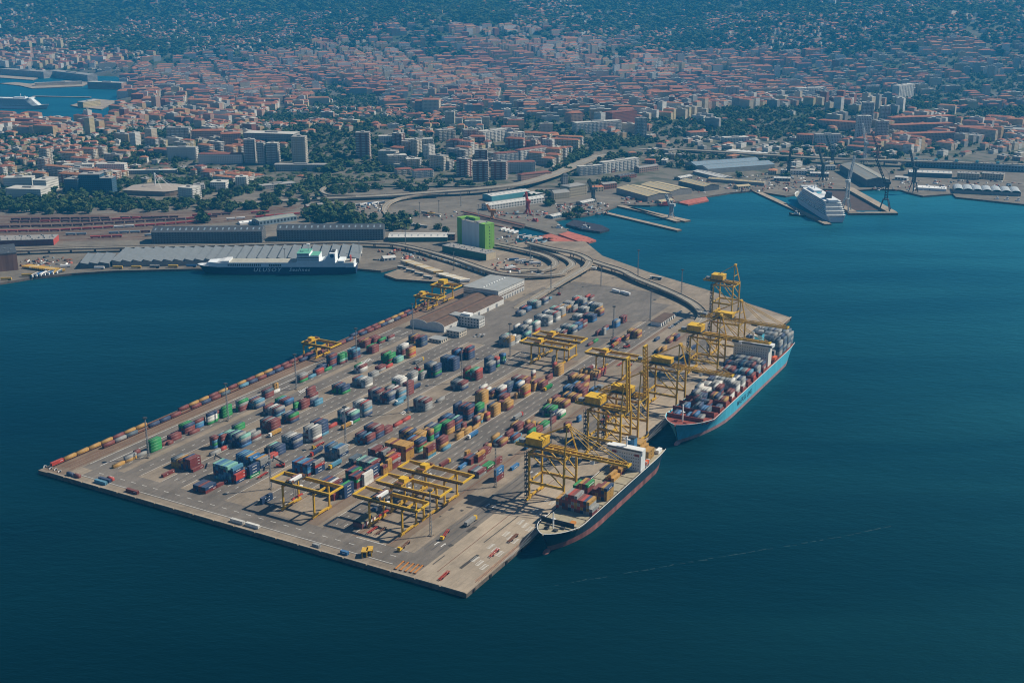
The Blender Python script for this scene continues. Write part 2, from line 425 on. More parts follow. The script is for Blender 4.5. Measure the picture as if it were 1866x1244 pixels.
def container_mesh(key, L=CL, H=CH):
    """ribbed steel box: corner posts and rails proud of recessed side panels, door bars, lettering"""
    mb = MB(); p = 0.16; r = 0.05; w = CW
    mb.box(0, r, 0.12, L, w - r, H - 0.05)                       # panels
    for x in (0, L - p):
        for y in (-0.004, w - p + 0.004): mb.box(x - 0.004 if x == 0 else x + 0.004, y, 0, x + p, y + p, H, 0)
    for y in (-0.002, w - p + 0.002):
        mb.box(p, y, 0, L - p, y + p, 0.2, 0); mb.box(p, y, H - 0.14, L - p, y + p, H - 0.002, 0)
    n = 9 if L > 8 else 5
    for i in range(1, n):                                         # side ribs
        x = L * i / n
        mb.box(x - 0.09, 0.01, 0.2, x + 0.09, 0.06, H - 0.14, 0); mb.box(x - 0.09, w - 0.06, 0.2, x + 0.09, w - 0.01, H - 0.14, 0)
    for y in (0.75, 1.0, 1.44, 1.69): mb.box(-0.05, y - 0.03, 0.2, 0.0, y + 0.03, H - 0.15, 2)   # door bars
    st = CCOL[key][2]; y = -0.012
    def q(x0, z0, x1, z1, k):
        mb.quad((x0, y, z0), (x1, y, z0), (x1, y, z1), (x0, y, z1), k)
        mb.quad((L - x0, w - y, z0), (L - x1, w - y, z0), (L - x1, w - y, z1), (L - x0, w - y, z1), k)
    if st == 'bars': q(L*.14, 1.0, L*.86, 1.62, 1)
    elif st == 'word':
        for i in range(6): q(L*.30 + i*L*.07, 0.98, L*.30 + i*L*.07 + L*.052, 1.62, 1)
    elif st == 'small':
        for i in range(3): q(L*.70 + i*L*.07, 1.25, L*.70 + i*L*.07 + L*.05, 1.75, 1)
    elif st == 'dot': q(L*.46, 0.85, L*.54, 1.75, 2)
    return mb.data('shipping_container', [CMAT[key], MARK, MARKD])
CMESH = {}
def cmesh(key, short=False):
    if (key, short) not in CMESH: CMESH[key, short] = container_mesh(key, 6.06 if short else CL)
    return CMESH[key, short]
TILES = {1: (60, 640, 4.665), 2: (380, 560, 4.665), 3: (700, 440, 4.665), 4: (1000, 460, 3.8875), 5: (380, 760, 4.665), 6: (600, 820, 4.4425), 7: (900, 700, 3.8875), 8: (700, 640, 4.665), 9: (1060, 560, 6.9125)}
def tile(t, x, y): a, b, s = TILES[t]; return a + x / s, b + y / s
CP, VP = 6.5, 2.72
OCC = {}          # (cell u, cell v) -> stack list
CONT = []         # dicts of all containers
def block(t, x, y, w, l, h, tops, sides, short=False):
    u, v = UV(*tile(t, x, y)) if t else (x, y)
    iu, iv = round(u / CP), round(v / VP)
    step = 1 if short else 2
    for a in range(l):
        for b in range(w):
            cells = [(iu + a * step + s, iv + b) for s in range(step)]
            if any(c in OCC for c in cells): continue
            hh = max(2, h - 1) if u > 470 and h > 2 else h
            if b > 0 and h > 2 and random.random() < 0.13: hh -= 1
            for c in cells: OCC[c] = hh
            for k in range(hh):
                if k == hh - 1: col = tops[b % len(tops)] if b > 0 or hh == 1 else sides[0]
                elif b == 0: col = sides[min(hh - 1 - k, len(sides) - 1)]
                else: col = random.choice(sides + tops)
                if b == 0 and k == hh - 1: col = sides[0]
                CONT.append(dict(c=cells[0], n=step, u=(iu + a * step) * CP, v=(iv + b) * VP, z=DZ + 0.06 + k * CH, k=k, top=(k == hh - 1), h=hh, col=col, first=(b == 0), w=w))
BL = [
 # rail-side row
 (1,690,995,1,1,1,'O','O'),(1,795,950,1,1,2,'S','SO'),(1,880,912,1,1,1,'S','S'),(1,893,890,1,1,2,'R','RR',1),(1,985,872,2,1,4,'G','GGGG'),(1,1065,822,1,1,1,'R','R'),(1,1060,795,1,1,2,'R','R',1),
 (1,1165,787,1,1,1,'R','R',1),(1,1175,770,2,1,2,'NR','RR'),(1,1300,705,3,1,3,'G','NRR'),(1,1310,722,1,1,1,'R','R'),(1,1400,652,2,1,3,'R','RLB'),(1,1485,630,1,1,4,'N','NWWG'),(1,1575,575,1,1,3,'R','RGG',1),
 (1,1635,560,2,1,4,'GN','GGGG'),(1,1740,525,2,1,4,'GS','GSRR'),(2,385,872,4,1,3,'LSRN','LSN'),(2,478,785,2,1,3,'DR','DRR'),(2,552,725,1,1,3,'O','OOO',1),(2,565,735,1,1,1,'W','W'),
 (2,800,635,2,1,3,'GS','SRG'),(2,845,612,1,1,1,'L','L'),(2,900,586,2,1,2,'NN','rR'),(2,975,552,1,1,1,'G','G'),(2,955,540,2,1,2,'N','NN'),(2,1040,518,2,1,5,'RN','RNRRN'),(2,1115,492,2,1,4,'G','GGTR'),
 (2,1240,450,3,1,4,'RNL','LNNR'),(2,1375,402,3,1,3,'RRG','RRR'),(2,1385,400,1,1,1,'G','G'),(2,1330,350,4,1,3,'ROR','RR'),(2,1400,330,3,1,3,'R','RRG'),(2,1470,310,2,1,2,'RS','GR'),(2,1520,292,1,1,2,'S','RS'),
 # second row
 (2,650,850,5,1,2,'GRRLG','BN'),(2,565,940,6,1,3,'SRSWSR','SNL'),(2,695,985,4,1,3,'SRNS','GRN'),(2,728,890,1,1,3,'G','GGN',1),(2,775,877,2,1,3,'RR','RRR'),(2,860,842,3,1,4,'GRR','RSNN'),(2,885,800,2,1,5,'R','RRRRR'),(2,905,838,1,1,2,'L','LL'),
 (2,545,1060,5,1,4,'RRSRD','RRRN'),(2,1150,740,5,1,3,'NGNRD','NNG'),(2,1335,682,6,1,3,'WSWSLR','SSW'),(2,1290,570,3,1,3,'RWG','RWS'),(2,1400,600,2,1,2,'WS','SS'),(2,1440,550,2,1,2,'SR','RS'),
 (2,1560,478,4,1,4,'GGGR','GGRG'),(2,1610,470,2,1,2,'TL','TT'),(2,1715,432,2,1,4,'OR','OOrO'),(2,1640,410,3,1,4,'W','WSR'),(2,1528,516,1,1,1,'r','r'),(3,330,895,3,1,4,'NRN','NNDN'),(3,250,870,3,1,3,'RON','RRO'),
 # third row
 (1,1290,1000,5,1,3,'OROSD','ONN'),(1,1365,1012,5,1,4,'RRNRR','RRRN'),(1,1378,1022,1,1,1,'R','R'),(1,1100,1080,1,2,1,'RO','R',1),(1,1545,836,2,1,4,'RR','RLGB',1),(1,1608,815,2,1,4,'RL','RRLN',1),(1,1655,795,2,1,3,'R','RRB',1),
 (1,1495,902,1,1,1,'S','S'),(1,1580,855,1,1,1,'r','r',1),(1,1635,832,1,1,1,'O','S',1),(1,1660,716,2,1,1,'TT','T'),(1,1718,692,2,1,2,'GD','GG'),(1,1795,815,6,1,4,'SNSNTN','TSNB'),(1,1870,770,3,1,3,'SW','SRS'),
 (2,735,1195,5,1,4,'SSWSS','NSNN'),(2,780,1180,1,1,1,'W','W',1),(2,890,1147,4,1,5,'SWRS','SSSWR'),(2,965,1100,4,1,5,'SNRN','NNNNL'),(2,1030,1032,1,1,1,'r','r'),(2,1215,1000,6,1,4,'GWRSWD','TNNG'),(2,1350,930,5,1,5,'SrSWS','SSLSN'),
 (2,1535,830,9,1,4,'SNRRSRNSR','SNNS'),(2,1640,790,6,1,4,'GSRWNS','SLSN'),(2,1700,748,2,1,5,'R','RRRRR'),(2,1595,832,1,1,1,'L','L'),(2,1725,648,2,1,4,'S','SSWS'),(2,1640,690,4,1,4,'W','WWSG'),(2,1815,625,2,1,3,'SG','SSS'),
 (8,430,232,5,1,5,'NRSDN','NNDGN'),(8,590,167,6,1,5,'NNBNDN','NNNNN'),(8,655,80,4,1,4,'NRBR','RNNN'),(8,710,74,3,1,5,'NrN','NRNN'),(8,620,60,3,1,3,'RON','RRO'),
 # fourth row
 (1,1700,1118,8,1,5,'LNTLTLBT','LNNR'),(1,1752,1100,4,1,5,'LLTD','BNrN'),(1,1750,1122,1,1,3,'r','rrN'),(5,365,522,2,1,4,'NB','NNNG'),(5,470,430,4,1,3,'LOBL','SSN'),(5,350,420,6,1,3,'NOLBLB','BNN'),(5,520,380,2,1,2,'Br','rS'),
 (1,1470,1205,5,1,2,'RNRNN','NR'),(1,1572,1158,1,1,1,'R','R'),(5,585,330,5,1,3,'NDNTN','NNN'),(5,650,305,1,1,4,'N','NNBN'),(5,850,495,6,1,4,'BRBLRB','NBLR'),(5,930,478,2,1,4,'LB','SrNN'),(5,1135,365,6,1,4,'SBLSDB','SSNS'),(5,1175,335,1,1,3,'R','RNN'),
 (2,1355,1165,5,1,3,'BLRNR','RRN'),(2,1380,1150,1,1,1,'R','R'),(2,1435,1115,5,1,4,'RSRRN','RRNN'),(2,1482,1086,2,1,2,'SR','RR'),(2,1545,1055,1,1,2,'S','SR',1),(2,1600,1018,1,2,1,'r','r'),(8,350,517,5,1,4,'SSRSD','RSSS'),(8,655,337,5,1,3,'DRSDD','RSN'),(8,650,337,1,1,3,'S','SSR',1),
 (8,800,247,6,1,4,'RTGRGR','rRRR'),(8,790,252,1,1,3,'O','OOO',1),(8,905,190,2,1,4,'NS','SNNN'),(8,905,165,3,1,5,'NDN','NNNN'),(8,970,140,2,1,4,'Nr','rSNG',1),(8,1010,115,2,1,4,'GN','BGTN',1),(8,460,440,1,1,1,'S','S'),(5,445,745,1,1,2,'N','NN'),
 # dense row between the gantry rails and the road
 (5,1065,722,2,1,2,'R','RR'),(5,1175,690,9,1,4,'NGNNRWNRN','NNNN'),(5,1245,625,3,1,4,'RNRR','RGR'),(5,1340,588,2,1,4,'WW','WWWW'),(5,1270,590,5,1,4,'NRG','RGNN'),(5,1395,532,3,1,4,'NNR','NNNR'),(5,1380,470,9,1,3,'DTDSDTRD','RNN'),
 (5,1495,482,2,1,3,'RO','ROO',1),(5,1532,462,1,1,4,'O','OOOO',1),(5,1565,442,3,1,4,'rRO','rSRR'),(5,1560,400,9,1,4,'SRSSRSRR','SRNR'),(5,1655,382,8,1,5,'OOOOOROO','OROO'),(5,1715,352,5,1,4,'NBNNB','NNBT'),(5,1780,310,5,1,4,'BNOR','NRGT'),
 (8,365,922,2,1,4,'RO','RROL'),(8,480,858,2,1,4,'RR','RROO'),(8,497,855,1,1,1,'L','L'),(8,600,765,1,2,2,'O','OO'),(8,300,802,8,1,4,'OOOONORN','OONN'),(8,400,770,3,1,4,'OR','ORGG',1),(8,430,745,4,1,4,'GNSN','GGNB'),(8,520,722,4,1,4,'RGG','RRO'),(8,640,720,1,1,2,'O','OO',1),
 (8,600,672,7,1,4,'NTNNBNN','NRN'),(8,680,692,1,1,3,'R','RRR',1),(8,705,700,1,1,2,'O','OO',1),(8,745,680,1,1,1,'O','O'),(8,730,582,6,1,5,'NRNRNN','NRRN'),(8,800,560,3,1,4,'RGT','GGN'),(8,780,640,2,1,3,'SR','SRO',1),(8,835,610,2,1,3,'O','OOL',1),(8,880,592,2,1,3,'rO','rOR',1),
 (8,830,472,3,1,5,'OOR','OOOO'),(8,932,562,3,1,4,'OON','OOOO'),(8,1000,500,2,1,3,'OR','RRO',1),(8,1050,500,2,1,3,'OO','OOR'),(8,1020,450,3,1,3,'ORN','RO'),(8,920,420,4,1,3,'WNRW','RON'),(8,975,410,3,1,4,'WWN','WRN'),(8,830,370,1,1,3,'W','WRR'),
 (8,1060,360,2,1,4,'NN','DNN'),(8,1125,400,1,1,2,'O','OO',1),(8,1140,340,2,1,3,'WB','WNR'),(8,1185,396,2,1,4,'OO','OOrO'),(8,1200,300,6,1,3,'RORRSR','RRR'),(8,1255,240,1,1,3,'W','WRO',1),(8,1340,340,4,1,3,'OORR','RRO'),(8,1290,340,2,1,4,'O','RO',1),(8,1390,260,1,1,2,'R','RR'),
 (8,1430,190,1,1,4,'r','rrRS',1),(8,1500,207,2,1,4,'OO','OOOO'),(8,1440,120,1,1,4,'S','SSSS',1),
 # row between the road and the quay
 (8,640,1018,1,1,1,'B','B'),(8,815,1065,4,1,2,'SSDR','RS'),(8,700,940,1,1,3,'O','ORR',1),(8,755,955,3,1,2,'RNR','RR'),(8,790,945,2,1,3,'OR','ORR'),(8,885,1020,3,1,2,'WGR','GR'),(8,950,985,1,1,2,'R','RR'),(8,865,890,2,1,2,'RR','RR'),(8,870,850,2,1,2,'OR','OR',1),
 (8,955,1118,1,1,4,'B','BBRR'),(8,1105,1008,1,1,1,'B','B'),(8,945,790,1,1,3,'O','OOR'),(8,1000,810,3,1,2,'ORL','OR'),(8,1050,735,1,1,2,'R','RR'),(8,1120,745,2,1,1,'LB','L'),(8,1120,780,2,1,2,'RL','RL'),(8,1130,690,3,1,2,'RRO','RR'),(8,1170,650,2,1,2,'r','RR'),(8,1220,755,1,1,3,'G','GGR'),
 (8,1295,720,2,1,2,'R','RR'),(8,1230,700,2,1,2,'RR','RR'),(8,1215,640,1,1,2,'O','OO',1),(8,1265,650,1,1,2,'O','OO',1),(8,1310,665,1,1,2,'O','OO',1),(8,1360,665,3,1,2,'SGS','GS'),(8,1405,640,1,1,2,'R','RR'),(8,1455,605,1,1,1,'W','W'),(8,1430,560,5,1,3,'SGDGS','GNS'),(8,1490,570,2,1,2,'TW','WG'),(8,1530,545,1,1,2,'W','WG'),
 (8,1420,455,1,1,2,'O','OO',1),(8,1470,440,2,1,2,'SR','RR'),(8,1530,480,6,1,2,'OROOO','OR'),(8,1620,440,6,1,2,'OROON','OR'),(8,1680,405,2,1,3,'R','RRR'),(8,1590,370,3,1,3,'NDB','NNO'),(8,1650,360,4,1,3,'NRWO','RN'),(8,1710,330,5,1,2,'BRNO','OR'),(8,1770,380,2,1,2,'B','BB'),(8,1575,680,2,1,3,'R','RRR',1),(8,1652,610,1,1,2,'B','BB',1),
 (8,1700,290,7,1,3,'OROOOOR','OR'),(8,1790,250,7,1,3,'ROOOORO','OR'),(8,1850,210,3,1,3,'rR','rR'),
 # far part of the yard, silver stacks
 (3,1050,905,5,1,5,'SOSSD','OOSS'),(3,1110,880,7,1,4,'SSWDSTS','SSW'),(3,1200,835,2,1,4,'TN','TNNR'),(3,1225,790,7,1,4,'SNSSNSW','SSS'),(3,1300,765,6,1,5,'STSSWS','WSSr'),(3,1390,720,7,1,5,'SSSWSSD','SSWS'),(3,1450,690,7,1,5,'SrSSSWN','SSWS'),(3,1510,645,6,1,5,'SWSrST','SSSO'),(3,1560,610,5,1,4,'RSSOS','ORS'),(3,1610,600,5,1,4,'SWTSS','SSRS'),
 (3,1160,640,3,1,2,'SSN','SD'),(3,1220,605,4,1,2,'BNrN','BN'),(3,1300,570,5,1,4,'SSTS','SSD'),(3,1360,545,3,1,4,'SRN','SNSB'),(3,1590,560,4,1,3,'S','SS'),(3,1640,520,3,1,3,'ST','SS'),(3,1700,545,5,1,4,'SSSDr','SSNS'),(3,1750,500,3,1,3,'rS','RS'),(3,1420,490,1,1,1,'L','L',1),
 (3,1590,790,6,1,4,'STSSDS','SNSN'),(3,1640,760,3,1,4,'NBN','NBNN'),(3,1700,735,3,1,4,'RNR','RSR'),(3,1510,810,5,1,3,'SSR','RSS'),(3,1680,670,4,1,3,'SWS','SSS'),(3,1780,690,5,1,4,'RNDN','NNB'),(3,1830,640,3,1,4,'ORO','ORN'),(3,1720,610,4,1,2,'SWS','SS'),(3,1830,590,6,1,4,'WSSSN','SOS'),
 (3,1800,810,1,1,2,'S','RR'),(3,1845,790,1,1,3,'R','RB'),(3,1790,860,1,1,1,'G','G'),(3,1740,890,1,1,1,'R','R'),(3,1880,760,2,1,3,'RB','RBN'),
 (9,290,345,2,1,4,'SS','SSSS',1),(9,425,260,2,1,4,'BB','SBBB'),(9,515,215,2,1,4,'RR','RRR'),(9,440,465,3,1,3,'BNR','rRR'),(9,560,430,3,1,3,'ORO','RON'),(9,700,390,5,1,4,'ROROO','OROO'),(9,930,425,1,1,1,'N','N'),(9,960,580,2,1,3,'BN','ON'),(9,1040,560,2,1,3,'O','OO'),(9,1100,470,2,1,2,'OR','OR'),(9,1200,430,3,1,3,'NRO','NRN'),
 (4,1010,760,3,1,1,'RNL','RB')]
for b_ in BL: block(*b_)
# containers standing across the end of the pier
def lone(px, py, col, along='v', short=False, z=DZ + 0.06):
    u, v = UV(px, py); CONT.append(dict(c=None, n=1, u=u, v=v, z=z, k=0, top=True, h=1, col=col, first=True, w=1, rz=(math.pi/2 if along == 'v' else 0), short=short))
for t, x, y, c, s in ((1,410,1070,'R',True),(1,350,1055,'N',True),(1,635,1130,'L',0),(1,668,1110,'N',0),(1,695,1095,'r',0),(1,905,1208,'R',0),(5,310,905,'W',0),(5,440,940,'W',0),(5,955,1105,'S',True),(5,1195,1165,'B',True)):
    lone(*tile(t, x, y), c, 'v', s)
# many boxes in one mesh
def merge_boxes(name, items, mats, label=None, cat=None, boxdims=(CL, CW, CH)):
    """items: (x, y, z, angle, L, W, H, material index)"""
    it = np.array(items, float); n = len(it)
    base = np.array([(0,0,0),(1,0,0),(1,1,0),(0,1,0),(0,0,1),(1,0,1),(1,1,1),(0,1,1)], float)
    loc = base[None] * it[:, None, 4:7]
    ca, sa = np.cos(it[:, 3])[:, None], np.sin(it[:, 3])[:, None]
    X = it[:, 0:1] + loc[..., 0] * ca - loc[..., 1] * sa; Y = it[:, 1:2] + loc[..., 0] * sa + loc[..., 1] * ca; Z = it[:, 2:3] + loc[..., 2]
    vv = np.stack([X, Y, Z], -1).reshape(-1, 3)
    fq = np.array([(4,5,6,7),(0,1,5,4),(1,2,6,5),(2,3,7,6),(3,0,4,7)])
    ff = (fq[None] + (np.arange(n) * 8)[:, None, None]).reshape(-1, 4)
    me = bpy.data.meshes.new(name)
    me.vertices.add(len(vv)); me.vertices.foreach_set('co', vv.ravel().astype(np.float32))
    me.loops.add(ff.size); me.loops.foreach_set('vertex_index', ff.ravel().astype(np.int32))
    me.polygons.add(len(ff)); me.polygons.foreach_set('loop_start', np.arange(0, ff.size, 4, dtype=np.int32))
    for m_ in mats: me.materials.append(m_)
    me.polygons.foreach_set('material_index', np.repeat(it[:, 7].astype(np.int32), 5))
    me.update(); me.validate()
    o = bpy.data.objects.new(name, me); COL.objects.link(o); o['kind'] = 'stuff'
    if label: tag(o, label, cat)
    return o
# ------------------------------------------------------------------ ship-to-shore cranes
def lattice(mb, p, q, w, n, r=0.28, k=0):
    """triangular space truss along p-q (in local coords), width w"""
    p = Vector(p); q = Vector(q); d = (q - p).normalized()
    s = d.cross(Vector((0, 0, 1)))
    if s.length < 1e-3: s = Vector((1, 0, 0))
    s.normalize(); t = s.cross(d)
    ch = [(-w/2*s - w*.35*t), (w/2*s - w*.35*t), (w*.5*t)]
    for c in ch: mb.beam(p + c, q + c, r*1.5, k=k)
    L = (q - p).length
    for i in range(n):
        a, b = p + d * (L*i/n), p + d * (L*(i+1)/n)
        for x in range(3):
            mb.beam(a + ch[x], b + ch[(x+1) % 3], r, k=k)
        mb.beam(a + ch[0], a + ch[1], r, k=k)
def sts_crane(u, label, kind='box', up=False, v0=3.0, v1=33.0, half=10.5, gz=40.0):
    root = put(empty('quay_crane'), u, 0); tag(root, label, 'crane', 'quay cranes')
    y0, y1 = v0, v1
    P = lambda name, mb, m=YEL, par=None: mb.build(name, m, par or root)
    for x in (-half, half):
        for y in (y0, y1):
            mb = MB(); mb.box(x-.65, y-.75, 3.2, x+.65, y+.75, gz); P('leg', mb)
    for y in (y0, y1):
        mb = MB(); mb.box(-half-2.2, y-.7, 1.7, half+2.2, y+.7, 3.2); s = P('sill_beam', mb)
        for x in (-half-.5, half+.5):
            mb = MB(); mb.box(x-3.2, y-.55, .75, x+3.2, y+.55, 1.75)
            for a in (-2.4, -.8, .8, 2.4): mb.tube((x+a, y-.45, .5), (x+a, y+.45, .5), .42, 8)
            P('bogie', mb, YEL2 if x < 0 else YEL, s)
    for x in (-half, half):
        mb = MB(); mb.box(x-.6, y0+.85, 14.2, x+.6, y1-.85, 16.2); P('portal_beam', mb)
        mb = MB(); mb.beam((x, y1-.3, gz-1), (x, y0+.5, 16.6), .8); P('brace', mb)
        mb = MB(); mb.beam((x, (y0+y1)/2, gz-.5), (x, y0+.6, 24), .7); P('brace', mb)
        mb = MB(); mb.box(x-.5, y0+.85, gz-1.8, x+.5, y1-.85, gz-.004); P('upper_tie', mb)
    for y in (y0, y1):
        mb = MB(); mb.box(-half+.75, y-.6, gz-2.0, half-.75, y+.6, gz-.2); P('cross_beam', mb)
    mb = MB(); mb.box(-half+.75, y1-.5, 14.4, half-.75, y1+.5, 16.0); P('cross_beam', mb)
    back = y1 + 16
    mb = MB()
    if kind == 'box':
        for x in (-2.6, 2.6): mb.box(x-.65, y0-2, gz, x+.65, back, gz+2.3)
        for i in range(7): a = y0 + i*(back-y0-1)/6; mb.box(-1.95, a, gz+.6, 1.95, a+.7, gz+1.6)
        mb.box(-4.6, y0, gz+.3, -3.3, back, gz+.5, 0); mb.box(-4.6, y0, gz+1.3, -4.5, back, gz+1.4, 0)
    else:
        for x in (-2.6, 2.6): lattice(mb, (x, back, gz+1.4), (x, y0-2, gz+1.4), 2.4, 12, .3)
        for i in range(9): a = y0 + i*(back-y0-1)/8; mb.box(-2.2, a, gz+.5, 2.2, a+.6, gz+1.2)
    P('girder', mb)
    # boom, hinged at the waterside leg
    hinge = Vector((0, y0-2.2, gz+1.2)); L = 47.0
    tip = hinge + (Vector((0, 0.05*L, L*.985)) if up else Vector((0, -L, 0)))
    mb = MB()
    if kind == 'box':
        for x in (-2.4, 2.4): mb.beam(hinge + Vector((x, 0, 0)), tip + Vector((x, 0, 0)), .95, 1.7)
        for i in range(9):
            c = hinge + (tip-hinge)*(i+.5)/9; mb.beam(c + Vector((-1.9, 0, 0)), c + Vector((1.9, 0, 0)), .5)
        mb.beam(hinge + Vector((-3.7, 0, -.3)), tip + Vector((-3.7, 0, -.3)), .5, .15)
    else:
        for x in (-2.4, 2.4): lattice(mb, hinge + Vector((x, 0, 0)), tip + Vector((x, 0, 0)), 2.2, 14, .3)
        for i in range(12):
            c = hinge + (tip-hinge)*(i+.5)/12; mb.beam(c + Vector((-2.0, 0, 0)), c + Vector((2.0, 0, 0)), .35)
    boom = P('boom', mb)
    mb = MB(); c = tip - (tip-hinge).normalized()*.6; mb.beam(c + Vector((-3.4, 0, 0)), c + Vector((3.4, 0, 0)), 1.2, 1.6); P('boom_head', mb, YEL2, boom)
    # apex frame and stays
    az = gz + 23; ay = y0 + 2.5
    for x in (-1, 1):
        mb = MB(); mb.beam((x*half, y0, gz), (x*1.6, ay, az), .95); P('apex_leg', mb)
        mb = MB(); mb.beam((x*3.0, back-7, gz+2.4), (x*1.5, ay+.3, az-.4), .55); P('back_stay', mb)
        if not up:
            mb = MB(); mb.beam((x*1.6, ay-.4, az-.4), hinge + (tip-hinge)*.92 + Vector((x*2.4, 0, 1.2)), .45); P('fore_stay', mb)
            mb = MB(); mb.beam((x*1.6, ay-.4, az-.8), hinge + (tip-hinge)*.45 + Vector((x*2.4, 0, 1.2)), .4); P('fore_stay', mb)
        else:
            mb = MB(); mb.beam((x*1.6, ay-.4, az-.4), hinge + (tip-hinge)*.5 + Vector((x*2.4, .7, 0)), .4); P('fore_stay', mb)
    mb = MB(); mb.box(-2.6, ay-1.1, az-.8, 2.6, ay+1.1, az+.9); P('apex_head', mb)
    mb = MB(); mb.beam((-half*.55, (y0+ay)/2, gz+10.4), (half*.55, (y0+ay)/2, gz+10.4), .6); P('cross_beam', mb)
    # machinery house
    hs = MB()
    if kind == 'box':
        a, b = y1-9, y1+5.5; hs.box(-6.2, a, gz+3.4, 6.2, b, gz+9.0); rf = MB(); rf.box(-6.5, a-.3, gz+9.0, 6.5, b+.3, gz+9.5)
    else:
        a, b = y1-20, y1-1; hs.box(-4.2, a, gz+3.4, 4.2, b, gz+8.0); rf = MB(); rf.box(-4.5, a-.3, gz+8.0, 4.5, b+.3, gz+8.4)
    h = P('machinery_house', hs); P('roof', rf, YEL2, h)
    fl = MB(); fl.box(-6.8, a-1, gz+2.6, 6.8, b+1, gz+3.4); P('house_floor', fl, DSTEEL)
    # trolley, cab, stair tower, cable reel
    ty = y0 - 14 if not up else y0 + 9
    tr = MB(); tr.box(-3.4, ty-3, gz+.0-1.4, 3.4, ty+3, gz-.05); t = P('trolley', tr, DSTEEL)
    cb = MB(); cb.box(-1.2, ty-5.6, gz-4.2, 1.2, ty-3.2, gz-1.5); P('cab', cb, WHITE, t)
    st = MB()
    for i in range(11):
        z = 3.4 + i*3.3; st.box(-half-2.6, y1+1.0, z, -half+1.2, y1+3.0, z+.25)
        st.beam((-half-2.4, y1+1.5 + (i % 2), z), (-half+1.0, y1+1.5 + (i % 2), z+3.3), .5, .35)
    for cx_ in (-half-2.5, -half+1.1):
        for cy_ in (y1+1.1, y1+2.9): st.box(cx_-.12, cy_-.12, 1.2, cx_+.12, cy_+.12, gz)
    P('stair_tower', st, DSTEEL)
    wk = MB()
    for sx in (-1, 1):
        wk.box(sx*(half+.9)-.5, y0, gz-.2, sx*(half+.9)+.5, y1, gz); wk.box(sx*(half+1.35)-.05, y0, gz+.95, sx*(half+1.35)+.05, y1, gz+1.05)
        for i in range(9): yy = y0 + (y1-y0)*i/8; wk.box(sx*(half+1.35)-.06, yy, gz, sx*(half+1.35)+.06, yy+.12, gz+1.0)
    P('walkway', wk, RUST)
    el = MB(); el.box(-2.2, y1+9, gz+2.4, 2.2, y1+13.5, gz+4.8); P('electrical_room', el, GSTEEL)
    rl = MB(); rl.tube((half-3, y0-1.5, 5.2), (half-3, y0-.9, 5.2), 2.0, 16); P('cable_reel', rl, DSTEEL)
    return root
sts_crane(158, 'yellow box-girder quay crane nearest the camera, boom lowered over the black ship', 'box')
sts_crane(262, 'yellow quay crane with solid boom raised upright behind the black ship', 'box', True)
sts_crane(299, 'yellow quay crane with lattice boom raised upright beside the other raised boom', 'lattice', True)
sts_crane(389, 'yellow lattice quay crane with boom over the bow half of blue ship', 'lattice')
sts_crane(500, 'yellow box-girder quay crane with boom over the blue ship bridge', 'box')
sts_crane(561, 'yellow lattice quay crane with boom over the stern of blue ship', 'lattice')
r_ = sts_crane(716, 'tall yellow portal crane with apex frame, farthest from the pier end', 'box', True, 62, 86, 12, 38)
for ch in list(r_.children):
    if ch.name.startswith(('boom', 'fore_stay')):
        for g_ in list(ch.children): bpy.data.objects.remove(g_)
        bpy.data.objects.remove(ch)

